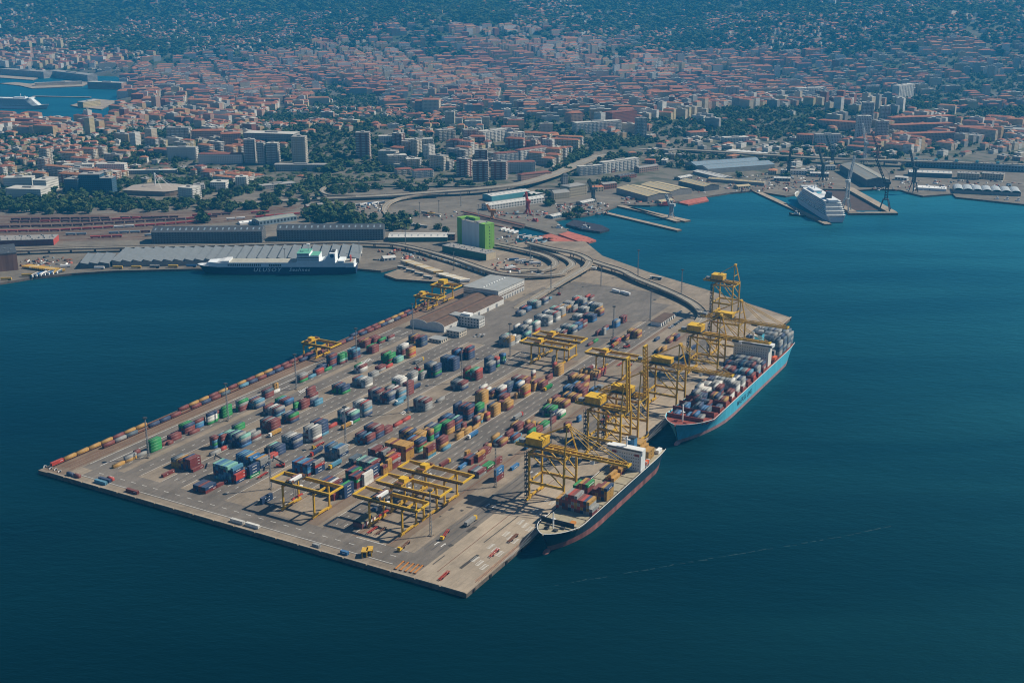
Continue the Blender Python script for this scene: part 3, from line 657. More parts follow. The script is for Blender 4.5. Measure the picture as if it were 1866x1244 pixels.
# ------------------------------------------------------------------ gantry cranes of the yard and of the railway
def gantry(u, v0, v1, label, base=18.0, gz=20.0, out0=14.0, out1=14.0, house='small', white=False, name='yard_gantry_crane', group='yard gantry cranes'):
    root = put(empty(name), u, 0); tag(root, label, 'crane', group)
    P = lambda n, mb, m=YEL, par=None: mb.build(n, m, par or root)
    hb = base / 2
    for v_ in (v0, v1):
        for x in (-hb, hb):
            mb = MB(); n = len(mb.v)
            mb.box(x-.65, v_-.6, 2.6, x+.65, v_+.6, gz); P('leg', mb)
        mb = MB(); mb.box(-hb-2.0, v_-.75, 1.3, hb+2.0, v_+.75, 2.6); s = P('sill_beam', mb)
        for x in (-hb, hb):
            mb = MB(); mb.box(x-2.6, v_-.5, .55, x+2.6, v_+.5, 1.35)
            for a in (-1.8, 0, 1.8): mb.tube((x+a, v_-.4, .5), (x+a, v_+.4, .5), .42, 8)
            P('bogie', mb, YEL, s)
    a, b = v0 - out0, v1 + out1
    for x in (-hb+1.2, hb-1.2):
        mb = MB()
        n = len(mb.v)
        pts = [(a, gz+1.3), (a+6, gz+.01), (b-6, gz+.01), (b, gz+1.3), (b, gz+2.8), (a, gz+2.8)]
        for xx in (x-.65, x+.65):
            mb.v += [(xx, p[0], p[1]) for p in pts]
        L = len(pts)
        mb.f.append(tuple(n+i for i in range(L))); mb.m.append(0); mb.f.append(tuple(n+L+i for i in reversed(range(L)))); mb.m.append(0)
        for i in range(L):
            j = (i+1) % L; mb.f.append((n+i, n+L+i, n+L+j, n+j)); mb.m.append(0)
        g = P('girder', mb)
        mb = MB()
        sgn = -1 if x < 0 else 1
        mb.box(x+sgn*.66, a, gz+1.0, x+sgn*1.6, b, gz+1.12); mb.box(x+sgn*1.52, a, gz+2.0, x+sgn*1.6, b, gz+2.1)
        for i in range(12): yy = a + (b-a)*i/11.5; mb.box(x+sgn*1.52, yy, gz+1.1, x+sgn*1.6, yy+.1, gz+2.0)
        P('walkway', mb, RUST, g)
        mb = MB()
        for i in range(26): yy = a + 1 + (b-a-2)*i/26; mb.box(x+sgn*.66, yy, gz+.15, x+sgn*.8, yy + (b-a)/26*.55, gz+1.0 - .25*(i % 2))
        P('cable_festoon', mb, DSTEEL, g)
    for y in (a-.6, b-.6):
        mb = MB(); mb.box(-hb+.5, y, gz+1.4, hb-.5, y+1.2, gz+2.7); P('end_tie', mb, YEL2)
    for v_ in (v0, v1):
        mb = MB(); mb.box(-hb+.8, v_-.5, gz-1.6, hb-.8, v_+.5, gz-.02); P('cross_beam', mb)
    tc = v0 + (v1-v0)*(.8 if house != 'big' else .45)
    mb = MB(); mb.box(-hb+.6, tc-3.4, gz+2.82, hb-.6, tc+3.4, gz+3.5)
    t = P('trolley', mb, DSTEEL if white else YEL)
    mb = MB()
    if house == 'big': mb.box(-4, tc-4, gz+3.5, 5.5, tc+4.5, gz+8.5)
    elif white: mb.box(-hb+1, tc-2, gz+3.5, hb-4, tc-.2, gz+5.6)
    else: mb.box(-3.6, tc-2.8, gz+3.5, 2.4, tc+2.6, gz+6.6)
    P('machinery_house', mb, WHITE if white else YEL2, t)
    if white:
        mb = MB(); mb.box(-hb+2, tc+.4, gz+3.5, hb-2, tc+3.0, gz+4.6); mb.box(-2, tc+.6, gz+4.6, 1.6, tc+2.6, gz+5.4); P('hoist', mb, mat('hoist_red_grey', (0.22, 0.12, 0.11), .6, .5, 1.2), t)
    mb = MB(); mb.box(-hb+1.2, tc-3.0, gz+3.5, -hb+3.4, tc+2.8, gz+4.9); P('winch_drum', mb, RUST, t)
    mb = MB(); mb.box(hb-3.2, tc-2.6, gz+3.5, hb-1.4, tc+1.0, gz+4.6); P('winch_drum', mb, RUST, t)
    mb = MB()
    for q in (-hb+.7, hb-.7):
        mb.box(q-.06, tc-3.3, gz+4.5, q+.06, tc+3.3, gz+4.62); [mb.box(q-.06, tc-3.3+i*2.1, gz+3.5, q+.06, tc-3.2+i*2.1, gz+4.5) for i in range(4)]
    P('handrail', mb, YEL2, t)
    mb = MB()
    for x in (-3, 3):
        for y in (-1, 1): mb.beam((x, tc+y, gz+2.9), (x*.8, tc+y, 9.0), .16)
    P('hoist_ropes', mb, DSTEEL, t)
    mb = MB(); mb.box(-6.1, tc-.7, 8.2, 6.1, tc+.7, 9.0); mb.box(-6.1, tc-1.2, 7.9, -5.5, tc+1.2, 8.3); mb.box(5.5, tc-1.2, 7.9, 6.1, tc+1.2, 8.3); P('spreader', mb, REDP if white else YEL, t)
    mb = MB(); mb.box(-1.1, tc-5.6, gz-3.4, 1.1, tc-3.6, gz-.9); P('cab', mb, WHITE, t)
    return root
gantry(49.5, 157.5, 187, 'yellow yard gantry crane with long white machine box, nearest the pier end', out0=14, out1=12, white=True)
gantry(58, 84, 113, 'yellow gantry crane with white box and red hoist, front of a cluster of three', out0=13, out1=15, white=True)
gantry(86, 84, 113, 'yellow gantry crane in the middle of the cluster of three', out0=14, out1=14)
gantry(115, 84, 113, 'yellow gantry crane at the back of the cluster of three', out0=16, out1=14)
gantry(446, 157.5, 187, 'yellow gantry crane, front one of the pair in mid yard', out0=13, out1=14)
gantry(474, 157.5, 187, 'yellow gantry crane, rear one of the pair in mid yard', out0=13, out1=14)
gantry(447, 84, 113, 'yellow gantry crane standing alone behind the raised quay cranes', out0=13, out1=13)
gantry(352, 393, 410.2, 'yellow low railway gantry crane over the container train, seaward one', 20, 12.5, 18, 3, 'small', name='railway_gantry_crane', group='railway gantry cranes')
gantry(566, 393, 410.2, 'yellow low railway gantry crane between train and brown-roofed shed', 20, 12.5, 14, 3, 'small', name='railway_gantry_crane', group='railway gantry cranes')
gantry(603, 393, 410.2, 'yellow railway gantry crane with big bright machine house, shoreward one', 20, 17.5, 14, 3, 'big', name='railway_gantry_crane', group='railway gantry cranes')

# ------------------------------------------------------------------ light masts
def mast_meshes():
    h = 36.0; lt = MB(); r0, r1 = 0.95, 0.42
    for i in range(3):
        a = 2*math.pi*i/3; lt.beam((r0*math.cos(a), r0*math.sin(a), .8), (r1*math.cos(a), r1*math.sin(a), h), .28)
    n = 12
    for k in range(n):
        z0, z1 = .8 + (h-.8)*k/n, .8 + (h-.8)*(k+1)/n; ra = r0+(r1-r0)*k/n; rb = r0+(r1-r0)*(k+1)/n
        for i in range(3):
            a, b = 2*math.pi*i/3, 2*math.pi*(i+1)/3
            lt.beam((ra*math.cos(a), ra*math.sin(a), z0), (rb*math.cos(b), rb*math.sin(b), z1), .18)
    bs = MB(); bs.box(-1.6, -1.6, 0, 1.6, 1.6, .8)
    hd = MB(); hd.tube((0, 0, h), (0, 0, h+.35), 1.6, 10)
    for i in range(8):
        a = 2*math.pi*i/8; c, s = math.cos(a), math.sin(a); hd.box(1.5*c-.4, 1.5*s-.4, h-.5, 1.5*c+.4, 1.5*s+.4, h+.1)
    return lt, bs, hd
lt, bs, hd = mast_meshes()
proto_mast = empty('light_mast')
lt.build('lattice_pole', GSTEEL, proto_mast); bs.build('base_block', CONC, proto_mast); hd.build('lamp_ring', DSTEEL, proto_mast)
MASTS = [(63,351,'beside the green stack in the railway-side row'),(160,351,'in the railway-side row, second from the sea'),(257,351,'in the railway-side row, third from the sea'),(356,351,'near the seaward railway gantry crane'),(463,352,'in front of the brown-roofed shed'),
 (65,220,'beside the nearest white-box gantry'),(165,222,'in the middle yard line, second from the sea'),(258,220,'in the middle yard line, third from the sea'),(353,220,'in the middle yard line, fourth from the sea'),(449,219,'by the mid-yard gantry pair'),
 (59,66,'on the quay side, nearest the pier tip'),(155,67,'on the quay side by the nearest quay crane'),(242,63,'on the quay side by the raised booms'),(335,66,'on the quay side, fourth from the sea'),(564,151,'by the far stacks beside the wide road'),(646,141,'beside the garage at the pier root'),(758,146,'beside the curved viaduct end'),(830,236,'beside the sea wall viaduct'),(700,300,'at the corner of the white two-storey building')]
for i, (u_, v_, w_) in enumerate(MASTS):
    o = proto_mast if i == 0 else copy_tree(proto_mast)
    put(o, u_, v_); tag(o, 'tall grey lattice light mast ' + w_, 'light mast', 'light masts')
# ------------------------------------------------------------------ container train on the two pier tracks
def wagon_proto(name, L=12.6, col=RUST):
    w = empty(name)
    mb = MB(); mb.box(0, -1.3, .95, L, 1.3, 1.18); mb.box(.4, -.5, .65, L-.4, .5, .95); mb.build('deck', col, w)
    for x in (2.0, L-2.0):
        mb = MB(); mb.box(x-1.3, -1.0, .45, x+1.3, 1.0, .7)
        for a in (-.9, .9):
            for y in (-.8, .8): mb.tube((x+a, y-.08, .45), (x+a, y+.08, .45), .43, 8)
        mb.build('bogie', DSTEEL, w)
    return w
flat = wagon_proto('flat_wagon'); used = False
def train(v, u, cols, side):
    global used
    for i, c in enumerate(cols):
        o = copy_tree(flat) if used else flat; used = True
        put(o, u + i*13.2, v, DZ + .18)
        load = 'empty' if c == '-' else f'under a {CCOL[c][0]} container'
        tag(o, f'flat railway wagon {load}, {ordinal(i)} from the sea on {side} track', 'railway wagon', 'container train wagons')
        if c != '-':
            CONT.append(dict(c=None, n=2, u=u + i*13.2 + .2, v=v - 1.22, z=DZ + .18 + 1.19, k=0, top=True, h=1, col=c, first=True, w=1, desc=f'on a railway wagon, {ordinal(i)} from the sea on {side} track', grp='containers on the train', bonus=1e5))
train(406.2, 9, 'rOOOOROO---ROOROROROORRRRRORR--NRRROROOR--R-', 'outer')
train(399.6, 58, 'RSD-NNR-RNRD-LNRNNR-NNR--RN-NRRNSNRN--', 'inner')
# ------------------------------------------------------------------ buildings of the pier
def bx(name, m, parent, *dims):
    mb = MB()
    for d in dims: mb.box(*d)
    return mb.build(name, m, parent)
CREAM = mat('pale_plaster', (0.56, 0.50, 0.40), .85, .12, .3)
PLW = mat('white_plaster', (0.62, 0.61, 0.57), .85, .12, .3)
BROOF = mat('brown_sheet_roof', (0.115, 0.075, 0.052), .85, .25, .12, streak=(1, 1, 1))
GROOF = mat('grey_sheet_roof', (0.30, 0.31, 0.30), .7, .12, .12)
sh = put(empty('transit_shed'), 487, 326); tag(sh, 'long brown-roofed transit shed with wavy white gable at pier root', 'shed')
L_, W_ = 137, 46
prof = [(0, 6.0)] + [(W_*t/32, 7.0 + 3.0*abs(math.sin(math.pi*(t/32)*2.0))**.8) for t in range(1, 32)] + [(W_, 6.0)]
mb = MB()
mb.box(.3, 0, 0, L_, .3, 6.2); mb.box(.3, W_-.3, 0, L_, W_, 6.2); mb.box(L_-.3, .3, 0, L_, W_-.3, 6.2); mb.build('wall', PLW, sh)
n0 = MB(); pr = [(0, 0)] + [(p[0], p[1] + .9) for p in prof] + [(W_, 0)]
n = len(n0.v)
for x in (0, .3): n0.v += [(x, p[0], p[1]) for p in pr]
k = len(pr); n0.f += [tuple(range(k-1, -1, -1)), tuple(range(k, 2*k))] + [(i, (i+1) % k, k+(i+1) % k, k+i) for i in range(k)]; n0.m += [0]*(k+2)
n0.build('gable_wall', PLW, sh)
rf = MB()
for i in range(len(prof)-1):
    a, b = prof[i], prof[i+1]; rf.quad((.3, a[0], a[1]), (L_+.4, a[0], a[1]), (L_+.4, b[0], b[1]), (.3, b[0], b[1]))
ro = rf.build('roof', BROOF, sh)
bx('skylight_strip', mat('rust_roof_strip', (.17, .095, .06), .8, .25, .2), ro, (2, 11, 9.98, L_, 14, 10.1), (2, 33, 9.98, L_, 36, 10.1))
for i in range(6): bx('roller_door', mat('door_grey', (.2, .21, .22), .6, .1), sh, (12+i*21, -.06, 0, 17+i*21, -.003, 4.5))
wb = put(empty('freight_office_hall'), 626, 335); tag(wb, 'white two-storey freight hall with flat grey roof and brown bands', 'building')
bx('wall', PLW, wb, (0, 0, 0, 67, 50, 14)); ro = bx('roof', GROOF, wb, (-.5, -.5, 14, 67.5, 24.6, 14.9), (-.5, 24.8, 14, 67.5, 50.5, 14.6))
for i in range(9): bx('roof_vent', WHITE, ro, (6+i*6.5, 24.2, 14.9, 9+i*6.5, 25.4, 15.5))
for z in (5.6, 8.2): bx('wall_band', mat('brown_band', (.17, .13, .10), .8, .1), wb, (-.05, -.05, z, 67.05, 50.05, z+2.0)) if z < 6 else bx('wall_band', mat('brown_band', (.17, .13, .10), .8, .1), wb, (-.04, -.04, 9.0, 67.04, 50.04, 9.7))
for i in range(11): bx('pilaster', WHITE, wb, (i*6.65+.1, -.2, .02, i*6.65+.5, -.06, 13.98))
for i in range(10): bx('loading_door', mat('door_grey', (.2, .21, .22), .6, .1), wb, (i*6.65+1.6, -.09, 0, i*6.65+5.2, -.052, 4.2))
def block_building(name, label, u, v, L, W_, H, wall, roof, floors, cat='building', rz=0, extra=None, world=None, z=DZ, bay=4.0, group=None):
    o = empty(name)
    if world: o.location = (*world, z); o.rotation_euler = (0, 0, rz)
    else: put(o, u, v, z, rz)
    tag(o, label, cat, group)
    bx('wall', wall, o, (0, 0, 0, L, W_, H)); bx('roof', roof, o, (-.3, -.3, H, L+.3, W_+.3, H+.5))
    wm = MB(); fh = H / floors; nx, ny = max(1, int(L / bay)), max(1, int(W_ / bay))
    for f in range(floors):
        z0, z1 = f*fh + fh*.32, f*fh + fh*.82
        for i in range(nx):
            x = (i+.5)*L/nx; hw = min(1.1, L/nx*.3)
            wm.quad((x-hw, -.04, z0), (x+hw, -.04, z0), (x+hw, -.04, z1), (x-hw, -.04, z1)); wm.quad((x+hw, W_+.04, z0), (x-hw, W_+.04, z0), (x-hw, W_+.04, z1), (x+hw, W_+.04, z1))
        for i in range(ny):
            y = (i+.5)*W_/ny; hw = min(1.1, W_/ny*.3)
            wm.quad((-.04, y+hw, z0), (-.04, y-hw, z0), (-.04, y-hw, z1), (-.04, y+hw, z1)); wm.quad((L+.04, y-hw, z0), (L+.04, y+hw, z0), (L+.04, y+hw, z1), (L+.04, y-hw, z1))
    stuff(wm.build('window_rows', GLASS, o))
    return o
ob = block_building('port_office', 'white three-storey port office with rooftop turret beside the brown shed', 521, 300, 13, 40, 10.5, PLW, GROOF, 3)
bx('turret', WHITE, ob, (3, 14, 11, 10, 26, 13.6)); bx('antenna', GSTEEL, ob, (6, 19.6, 13.6, 6.3, 19.9, 19))
block_building('gate_house', 'small pale flat-roofed house in front of the port office', 478, 300, 16, 17, 6.5, CREAM, GROOF, 2)
block_building('workshop_hut', 'low pale hut with red machines beside it, seaward of office', 450, 306, 13, 16, 3.6, CREAM, GROOF, 1)
gr = put(empty('garage'), 628, 120); tag(gr, 'low white garage with brown lean-to roof near the viaduct end', 'garage')
bx('wall', WHITE, gr, (0, 0, 0, 42, 13, 4.6)); mb = MB(); mb.prism([(-.4, -.5), (42.4, -.5), (42.4, 13.5), (-.4, 13.5)], 4.6, 4.9); mb.build('roof', BROOF, gr)
for i in range(6): bx('garage_door', DSTEEL, gr, (2+i*6.8, -.05, 0, 6.6+i*6.8, -.003, 3.6))
wk = put(empty('crew_hut'), 43, 115.5); tag(wk, 'small hut with rounded grey roof under the white-box gantry', 'hut')
bx('wall', mat('maroon_wall', (.16, .06, .06), .8, .15), wk, (0, 0, 0, 18, 8.5, 4.2))
mb = MB()
for i in range(8):
    a, b = math.pi*i/8, math.pi*(i+1)/8
    pa, pb = (4.25-4.6*math.cos(a), 4.2+1.5*math.sin(a)), (4.25-4.6*math.cos(b), 4.2+1.5*math.sin(b))
    mb.quad((-.3, pa[0], pa[1]), (18.3, pa[0], pa[1]), (18.3, pb[0], pb[1]), (-.3, pb[0], pb[1]))
mb.build('roof', mat('olive_roof', (.16, .14, .09), .8, .2), wk)
for i in range(4): bx('window', WHITE, wk, (2+i*4.2, -.05, 1.2, 4.2+i*4.2, -.003, 3.2))
# ------------------------------------------------------------------ vehicles of the terminal
def chassis(px, py, rz, label, col=REDP, cab=True, L=13.0):
    o = empty('container_chassis'); u, v = UV(px, py); put(o, u, v, DZ, rz); tag(o, label, 'trailer', 'empty container trailers')
    bx('frame', col, o, (0, -.9, 1.0, L, -.5, 1.35), (0, .5, 1.0, L, .9, 1.35), *[(a, -1.2, 1.05, a+.3, 1.2, 1.3) for a in (0, 4, 8, L-.3)])
    for x in (L-1.6, L-3.0, 3.2):
        mb = MB()
        for y in (-1.1, 1.1): mb.tube((x, y-.25, .52), (x, y+.25, .52), .52, 10)
        mb.build('wheel_pair', RUBBER, o)
    if cab:
        bx('tractor', YEL2, o, (-3.6, -1.2, .7, .6, 1.2, 1.5), (-3.4, -1.1, 1.5, -1.6, 1.1, 3.2)); bx('tractor_window', GLASS, o, (-3.44, -.9, 2.1, -3.402, .9, 2.9))
        mb = MB()
        for x in (-2.8, -.4):
            for y in (-1.05, 1.05): mb.tube((x, y-.2, .52), (x, y+.2, .52), .52, 10)
        mb.build('wheel_pair', RUBBER, o)
    return o
for i, (t, x, y, rz, lb, cab) in enumerate(((6,580,805,.12,'red trailer with yellow tractor on the curved road by the pier tip',1),(6,920,715,.25,'red trailer with yellow tractor driving on the quay road',1),(6,1300,870,.05,'dark red trailer parked near the quay edge, seaward one',0),(6,1450,750,.05,'dark red trailer parked near the quay edge, by black ship bow',0),(6,890,1055,.05,'rusty empty trailer at the pier tip',0),(6,310,680,.0,'red trailer under the white-box gantry beside the hut',0),(6,375,690,.0,'second red trailer under the white-box gantry',0),(5,420,525,.1,'red trailer left in the fourth yard row',0),(2,905,1195,.05,'long red trailer with white tractor in the third yard aisle',1),(7,110,1120,.05,'dark trailer on the quay facing the bow of black ship',0),(9,450,745,.0,'red trailer under the lone gantry crane',0),(9,560,770,.0,'rusty trailer under the lone gantry crane',0))):
    chassis(*tile(t, x, y), rz, lb, REDP if i % 3 else RUST, bool(cab))
def reach_stacker(px, py, rz, label):
    o = empty('reach_stacker'); u, v = UV(px, py); put(o, u, v, DZ, rz); tag(o, label, 'reach stacker', 'reach stackers')
    bx('body', REDP, o, (0, -1.6, .8, 7.2, 1.6, 2.2), (0, -1.5, 2.2, 2.2, 1.5, 3.0)); bx('cab', GLASS, o, (2.6, -.8, 2.2, 4.4, .8, 4.0))
    mb = MB(); mb.beam((.6, 0, 3.2), (9.0, 0, 9.0), .9, 1.0); bm = mb.build('boom', DSTEEL, o)
    mb = MB(); mb.box(8.6, -5.8, 7.6, 9.6, 5.8, 8.2); mb.build('spreader', DSTEEL, bm)
    for x in (1.4, 6.0):
        for y in (-1.7, 1.3):
            mb = MB(); mb.tube((x, y, .85), (x, y+.45, .85), .85, 12); mb.build('wheel', RUBBER, o)
reach_stacker(*tile(5, 650, 420), 2.2, 'red reach stacker in the fourth yard row near gantry')
reach_stacker(*tile(8, 300, 170), 1.2, 'red reach stacker beside navy stacks in mid yard')
reach_stacker(*tile(3, 1490, 460), .6, 'red reach stacker beside the ramp foot')
reach_stacker(*tile(9, 600, 500), 2.6, 'red reach stacker behind the lone gantry crane')
reach_stacker(*tile(1, 1650, 960), 2.2, 'dark reach stacker behind the light blue stack')
# cars of the dock staff
CARC = [mat('car_' + n, c, .35, 0, spec=.5) for n, c in (('silver', (.45, .46, .47)), ('dark', (.03, .035, .04)), ('white', (.7, .7, .68)), ('red', (.3, .03, .03)), ('blue', (.04, .08, .2)))]
def car_mesh(m):
    mb = MB(); mb.box(0, 0, .3, 4.3, 1.75, .85); n = len(mb.v)
    mb.v += [(.5, .05, .85), (3.4, .05, .85), (3.4, 1.7, .85), (.5, 1.7, .85), (1.0, .2, 1.45), (2.7, .2, 1.45), (2.7, 1.55, 1.45), (1.0, 1.55, 1.45)]
    for q, k in (((4,5,6,7), 0), ((0,1,5,4), 1), ((1,2,6,5), 1), ((2,3,7,6), 1), ((3,0,4,7), 1)): mb.f.append(tuple(n+i for i in q)); mb.m.append(k)
    for x in (.85, 3.4):
        for y in (.0, 1.75): mb.tube((x, y-.1, .32), (x, y+.1, .32), .32, 8, 2)
    return mb.data('car', [m, GLASS, RUBBER])
CARM = [car_mesh(m) for m in CARC]
CARN = ['silver', 'dark', 'white', 'red', 'blue']
def car(x, y, z, rz, label, k, group):
    o = bpy.data.objects.new('parked_car', CARM[k]); COL.objects.link(o); o.location = (x, y, z); o.rotation_euler = (0, 0, rz); tag(o, label, 'car', group)
for i in range(16):
    u_, v_ = 628 + i*3.1, 106.5 + (i % 2)*.5; k = random.choice((0, 0, 1, 2, 4)); x, y = W(u_, v_)
    car(x, y, DZ+.03, UANG + math.pi/2, f'{CARN[k]} car, {ordinal(i)} in the line parked before the white garage', k, 'staff cars by the garage')
for i in range(8):
    u_, v_ = 676 + i*3.2, 121; k = random.choice((0, 1, 2)); x, y = W(u_, v_)
    car(x, y, DZ+.03, UANG + math.pi/2, f'{CARN[k]} car, {ordinal(i)} in the line beyond the garage', k, 'staff cars by the garage')
for i in range(6):
    px, py = tile(3, 770+i*16, 815 - (i % 2)*14); k = (2, 1, 0, 2, 1, 2)[i]; x, y = G(px, py)
    car(x, y, DZ+.03, UANG + .2, f'{CARN[k]} car, {ordinal(i)} of those parked before the port office', k, 'cars by the port office')
# trucks standing on the pier
def truck(x, y, z, rz, label, box=WHITE, cab=WHITE, L=13.6, tractor=True, group='trucks and trailers', top=None):
    o = empty('truck' if tractor else 'road_trailer', (x, y, z), rz); tag(o, label, 'truck' if tractor else 'trailer', group)
    mb = MB(); mb.box(0, -1.27, 1.2, L, 1.27, 3.95); b = mb.build('box_body', box, o)
    if top: bx('roof', top, b, (.05, -1.2, 3.95, L-.05, 1.2, 3.99))
    mb = MB()
    for a in (L-1.6, L-2.9, L-4.2):
        for yy in (-1.0, 1.0): mb.tube((a, yy-.22, .5), (a, yy+.22, .5), .5, 8)
    mb.box(.3, -.6, .85, L-.3, .6, 1.2); mb.build('undercarriage', RUBBER, o)
    if tractor:
        bx('cab', cab, o, (-2.6, -1.2, .7, -.4, 1.2, 3.6)); bx('windscreen', GLASS, o, (-2.64, -1.0, 2.1, -2.602, 1.0, 3.1))
        mb = MB()
        for a in (-1.8, .8):
            for yy in (-1.0, 1.0): mb.tube((a, yy-.22, .5), (a, yy+.22, .5), .5, 8)
        mb.build('front_wheels', RUBBER, o)
    return o
def truck_px(px, py, rz, label, **k): x, y = G(px, py); return truck(x, y, DZ + .02, rz, label, **k)
truck_px(1116, 531, UANG - 1.95, 'white box truck, left of the pair parked by the viaduct', tractor=False); truck_px(1134, 535, UANG - 1.95, 'white box truck, right of the pair parked by the viaduct')
BLUEB = mat('truck_blue', (.05, .14, .3), .5, .1)
truck_px(724, 735, UANG, 'light blue container truck beside the wide mixed stack', box=CMAT['L'])
truck_px(570, 830, UANG + .05, 'navy container truck in the third yard aisle', box=CMAT['N'], cab=REDP)
truck_px(957, 820, UANG, 'blue container on a trailer between road and quay', box=CMAT['B'], tractor=False)
truck_px(1258, 640, UANG, 'dark blue truck beside the far quay cranes', box=CMAT['N'])
# small gear along the sea wall
for i, (x, y) in enumerate(((100,985),(150,1000),(190,1010),(225,1025))):
    px, py = tile(1, x, y); u, v = UV(px, py); o = put(empty('buffer_stop'), u, v); tag(o, f'white buffer stop at a rail end, {ordinal(i)} from the corner', 'buffer stop', 'buffer stops')
    bx('post', DSTEEL, o, (0, -1.2, 0, .8, -.8, 1.4), (0, .8, 0, .8, 1.2, 1.4)); bx('bumper', WHITE, o, (.8, -1.4, .9, 1.1, 1.4, 1.5)); bx('strut', WHITE, o, (-1.2, -.2, 0, 0, .2, 1.2))
for i, (x, y) in enumerate(((535,965),(575,975),(615,985),(655,992),(690,1000))):
    px, py = tile(6, x, y); u, v = UV(px, py); o = put(empty('spreader_frame'), u, v, DZ, .1); tag(o, f'orange spare spreader frame at sea wall, {ordinal(i)} from the left', 'spreader frame', 'spare spreader frames')
    bx('main_beam', mat('orange_steel', (.5, .2, .04), .6, .2, .6), o, (0, -.4, .4, 12, .4, .9)); bx('end_beam', RUST, o, (0, -1.2, .3, .5, 1.2, .7)); bx('end_beam', RUST, o, (11.5, -1.2, .3, 12, 1.2, .7))
for i, (x, y) in enumerate(((305,870),(345,860))):
    px, py = tile(6, x, y); u, v = UV(px, py); o = put(empty('straddle_frame'), u, v, DZ, .5); tag(o, f'yellow machine frame at the sea wall, {("left", "right")[i]} of two', 'machine', 'yellow machine frames')
    bx('leg', YEL, o, (0, 0, 0, .6, .6, 4)); bx('leg', YEL, o, (6, 0, 0, 6.6, .6, 4)); bx('leg', YEL, o, (0, 3, 0, .6, 3.6, 4)); bx('leg', YEL, o, (6, 3, 0, 6.6, 3.6, 4)); bx('top_frame', YEL, o, (-.3, -.3, 4, 6.9, 3.9, 4.7)); bx('engine', DSTEEL, o, (1, .6, .3, 5, 3, 1.6))

ri_ = random.Random(12)
for i in range(18):
    u_, v_ = ((70,124),(118,136),(176,125),(231,137),(300,124),(372,136),(455,125),(530,136),(95,51),(210,57),(330,51),(120,203),(205,247),(310,250),(390,292),(150,292),(335,364),(200,364))[i]
    k = 'NORBSGROSNRLONSORB'[i]; x, y = W(u_, v_); truck(x, y, DZ + .07, UANG + (0 if i % 2 else math.pi), f'terminal truck with {CCOL[k][0]} container, {ordinal(i)} of those on the yard roads', box=CMAT[k], cab=(WHITE, REDP, YEL2)[i % 3], L=12.4, group='terminal trucks')
# ------------------------------------------------------------------ ships
def hull_part(root, L, B, zd, zb, boot, mats, rake=9.0, fore=0.14, bul=1.1, ent=0.30, stern=0.55, sq=0.14):
    """hull lofted from stations, bow at x=0; mats = boot, topside, deck, rim"""
    ts = [0, .004, .012, .025, .045, .07, .10, .14, .19, .25, .32, .5, .7, .82, .88, .92, .95, .975, 1.0]
    def zdk(t): return zd + (zb - zd) * (1 - min(1, t / fore)) ** .6 if t < fore else zd
    def half(t, s):
        a = min(1, t / (fore * 1.15)); fd = (1 - (1 - a) ** 2.3) ** .72
        a = min(1, t / ent); fw = 1 - (1 - a) ** 1.7
        f = fw + (fd - fw) * s ** 1.6
        if t > .86:
            q = (t - .86) / .14; f *= 1 - (stern * (1 - s) ** 1.4 + .10) * q ** 2.2
        return max(.02, f) * B / 2
    lev = [-2.0, .0, boot, None, None]
    rows = []
    for t in ts:
        zt = zdk(t); zs = [-2.0, .02, boot, boot + (zt - boot) * .5, zt]
        r = []
        for z in zs:
            s = max(0, min(1, z / zt)); x = t * L + rake * (1 - s) * (1 - t) ** 10 - 0 * t
            r.append((x, half(t, s), z))
        rows.append(r)
    mb = MB(); m = len(ts); k = 5
    for sg in (1, -1):
        base = len(mb.v)
        for r in rows: mb.v += [(p[0], sg * p[1], p[2]) for p in r]
        for i in range(m - 1):
            for j in range(k - 1):
                q = (base + i*k + j, base + (i+1)*k + j, base + (i+1)*k + j+1, base + i*k + j+1)
                mb.f.append(q if sg < 0 else q[::-1]); mb.m.append(0 if j < 2 else 1)
    a, b = (m-1)*k, m*k + (m-1)*k
    for j in range(k - 1): mb.f.append((a+j, b+j, b+j+1, a+j+1)); mb.m.append(0 if j < 2 else 1)
    h = mb.build('hull', mats[:2], root)
    dk = MB()
    for i in range(m - 1):
        p, q = rows[i][4], rows[i+1][4]; e = .25
        dk.quad((p[0], -p[1]+e*min(1, p[1]), p[2]-bul), (q[0], -q[1]+e, q[2]-bul), (q[0], q[1]-e, q[2]-bul), (p[0], p[1]-e*min(1, p[1]), p[2]-bul))
    dk.build('deck', mats[2], root)
    rm = MB()
    for i in range(m - 1):
        for sg in (1, -1):
            p, q = rows[i][4], rows[i+1][4]; rm.beam((p[0], sg*p[1], p[2]+.05), (q[0], sg*q[1], q[2]+.05), .35, .3)
    rm.build('bulwark_rail', mats[3], root)
    return rows
def text_mesh(s, size, name, m, parent, loc, rot, shear=0.0, sx=1.0):
    cu = bpy.data.curves.new(name, 'FONT'); cu.body = s; cu.size = size; cu.shear = shear; cu.extrude = 0.02; cu.offset = 0.09; cu.space_character = 1.22 if shear else 1.08; cu.resolution_u = 2
    tmp = bpy.data.objects.new('tmp_text', cu); COL.objects.link(tmp)
    bpy.context.view_layer.update()
    dg = bpy.context.evaluated_depsgraph_get()
    me = bpy.data.meshes.new_from_object(tmp.evaluated_get(dg))
    bpy.data.objects.remove(tmp); bpy.data.curves.remove(cu)
    me.materials.clear(); me.materials.append(m); me.name = name
    o = bpy.data.objects.new(name, me); COL.objects.link(o); o.parent = parent; o.location = loc; o.rotation_euler = rot; o.scale = (sx, 1, 1)
    return o
NAVY = mat('hull_navy', (0.012, 0.020, 0.036), .5, .5, .3, streak=(1, 1, .12))
BOOT = mat('hull_red_boottop', (0.24, 0.095, 0.085), .7, .5, .12, streak=(1, 1, .35))
HATCH = mat('hatch_cover_beige', (0.33, 0.29, 0.20), .8, .2, .25)
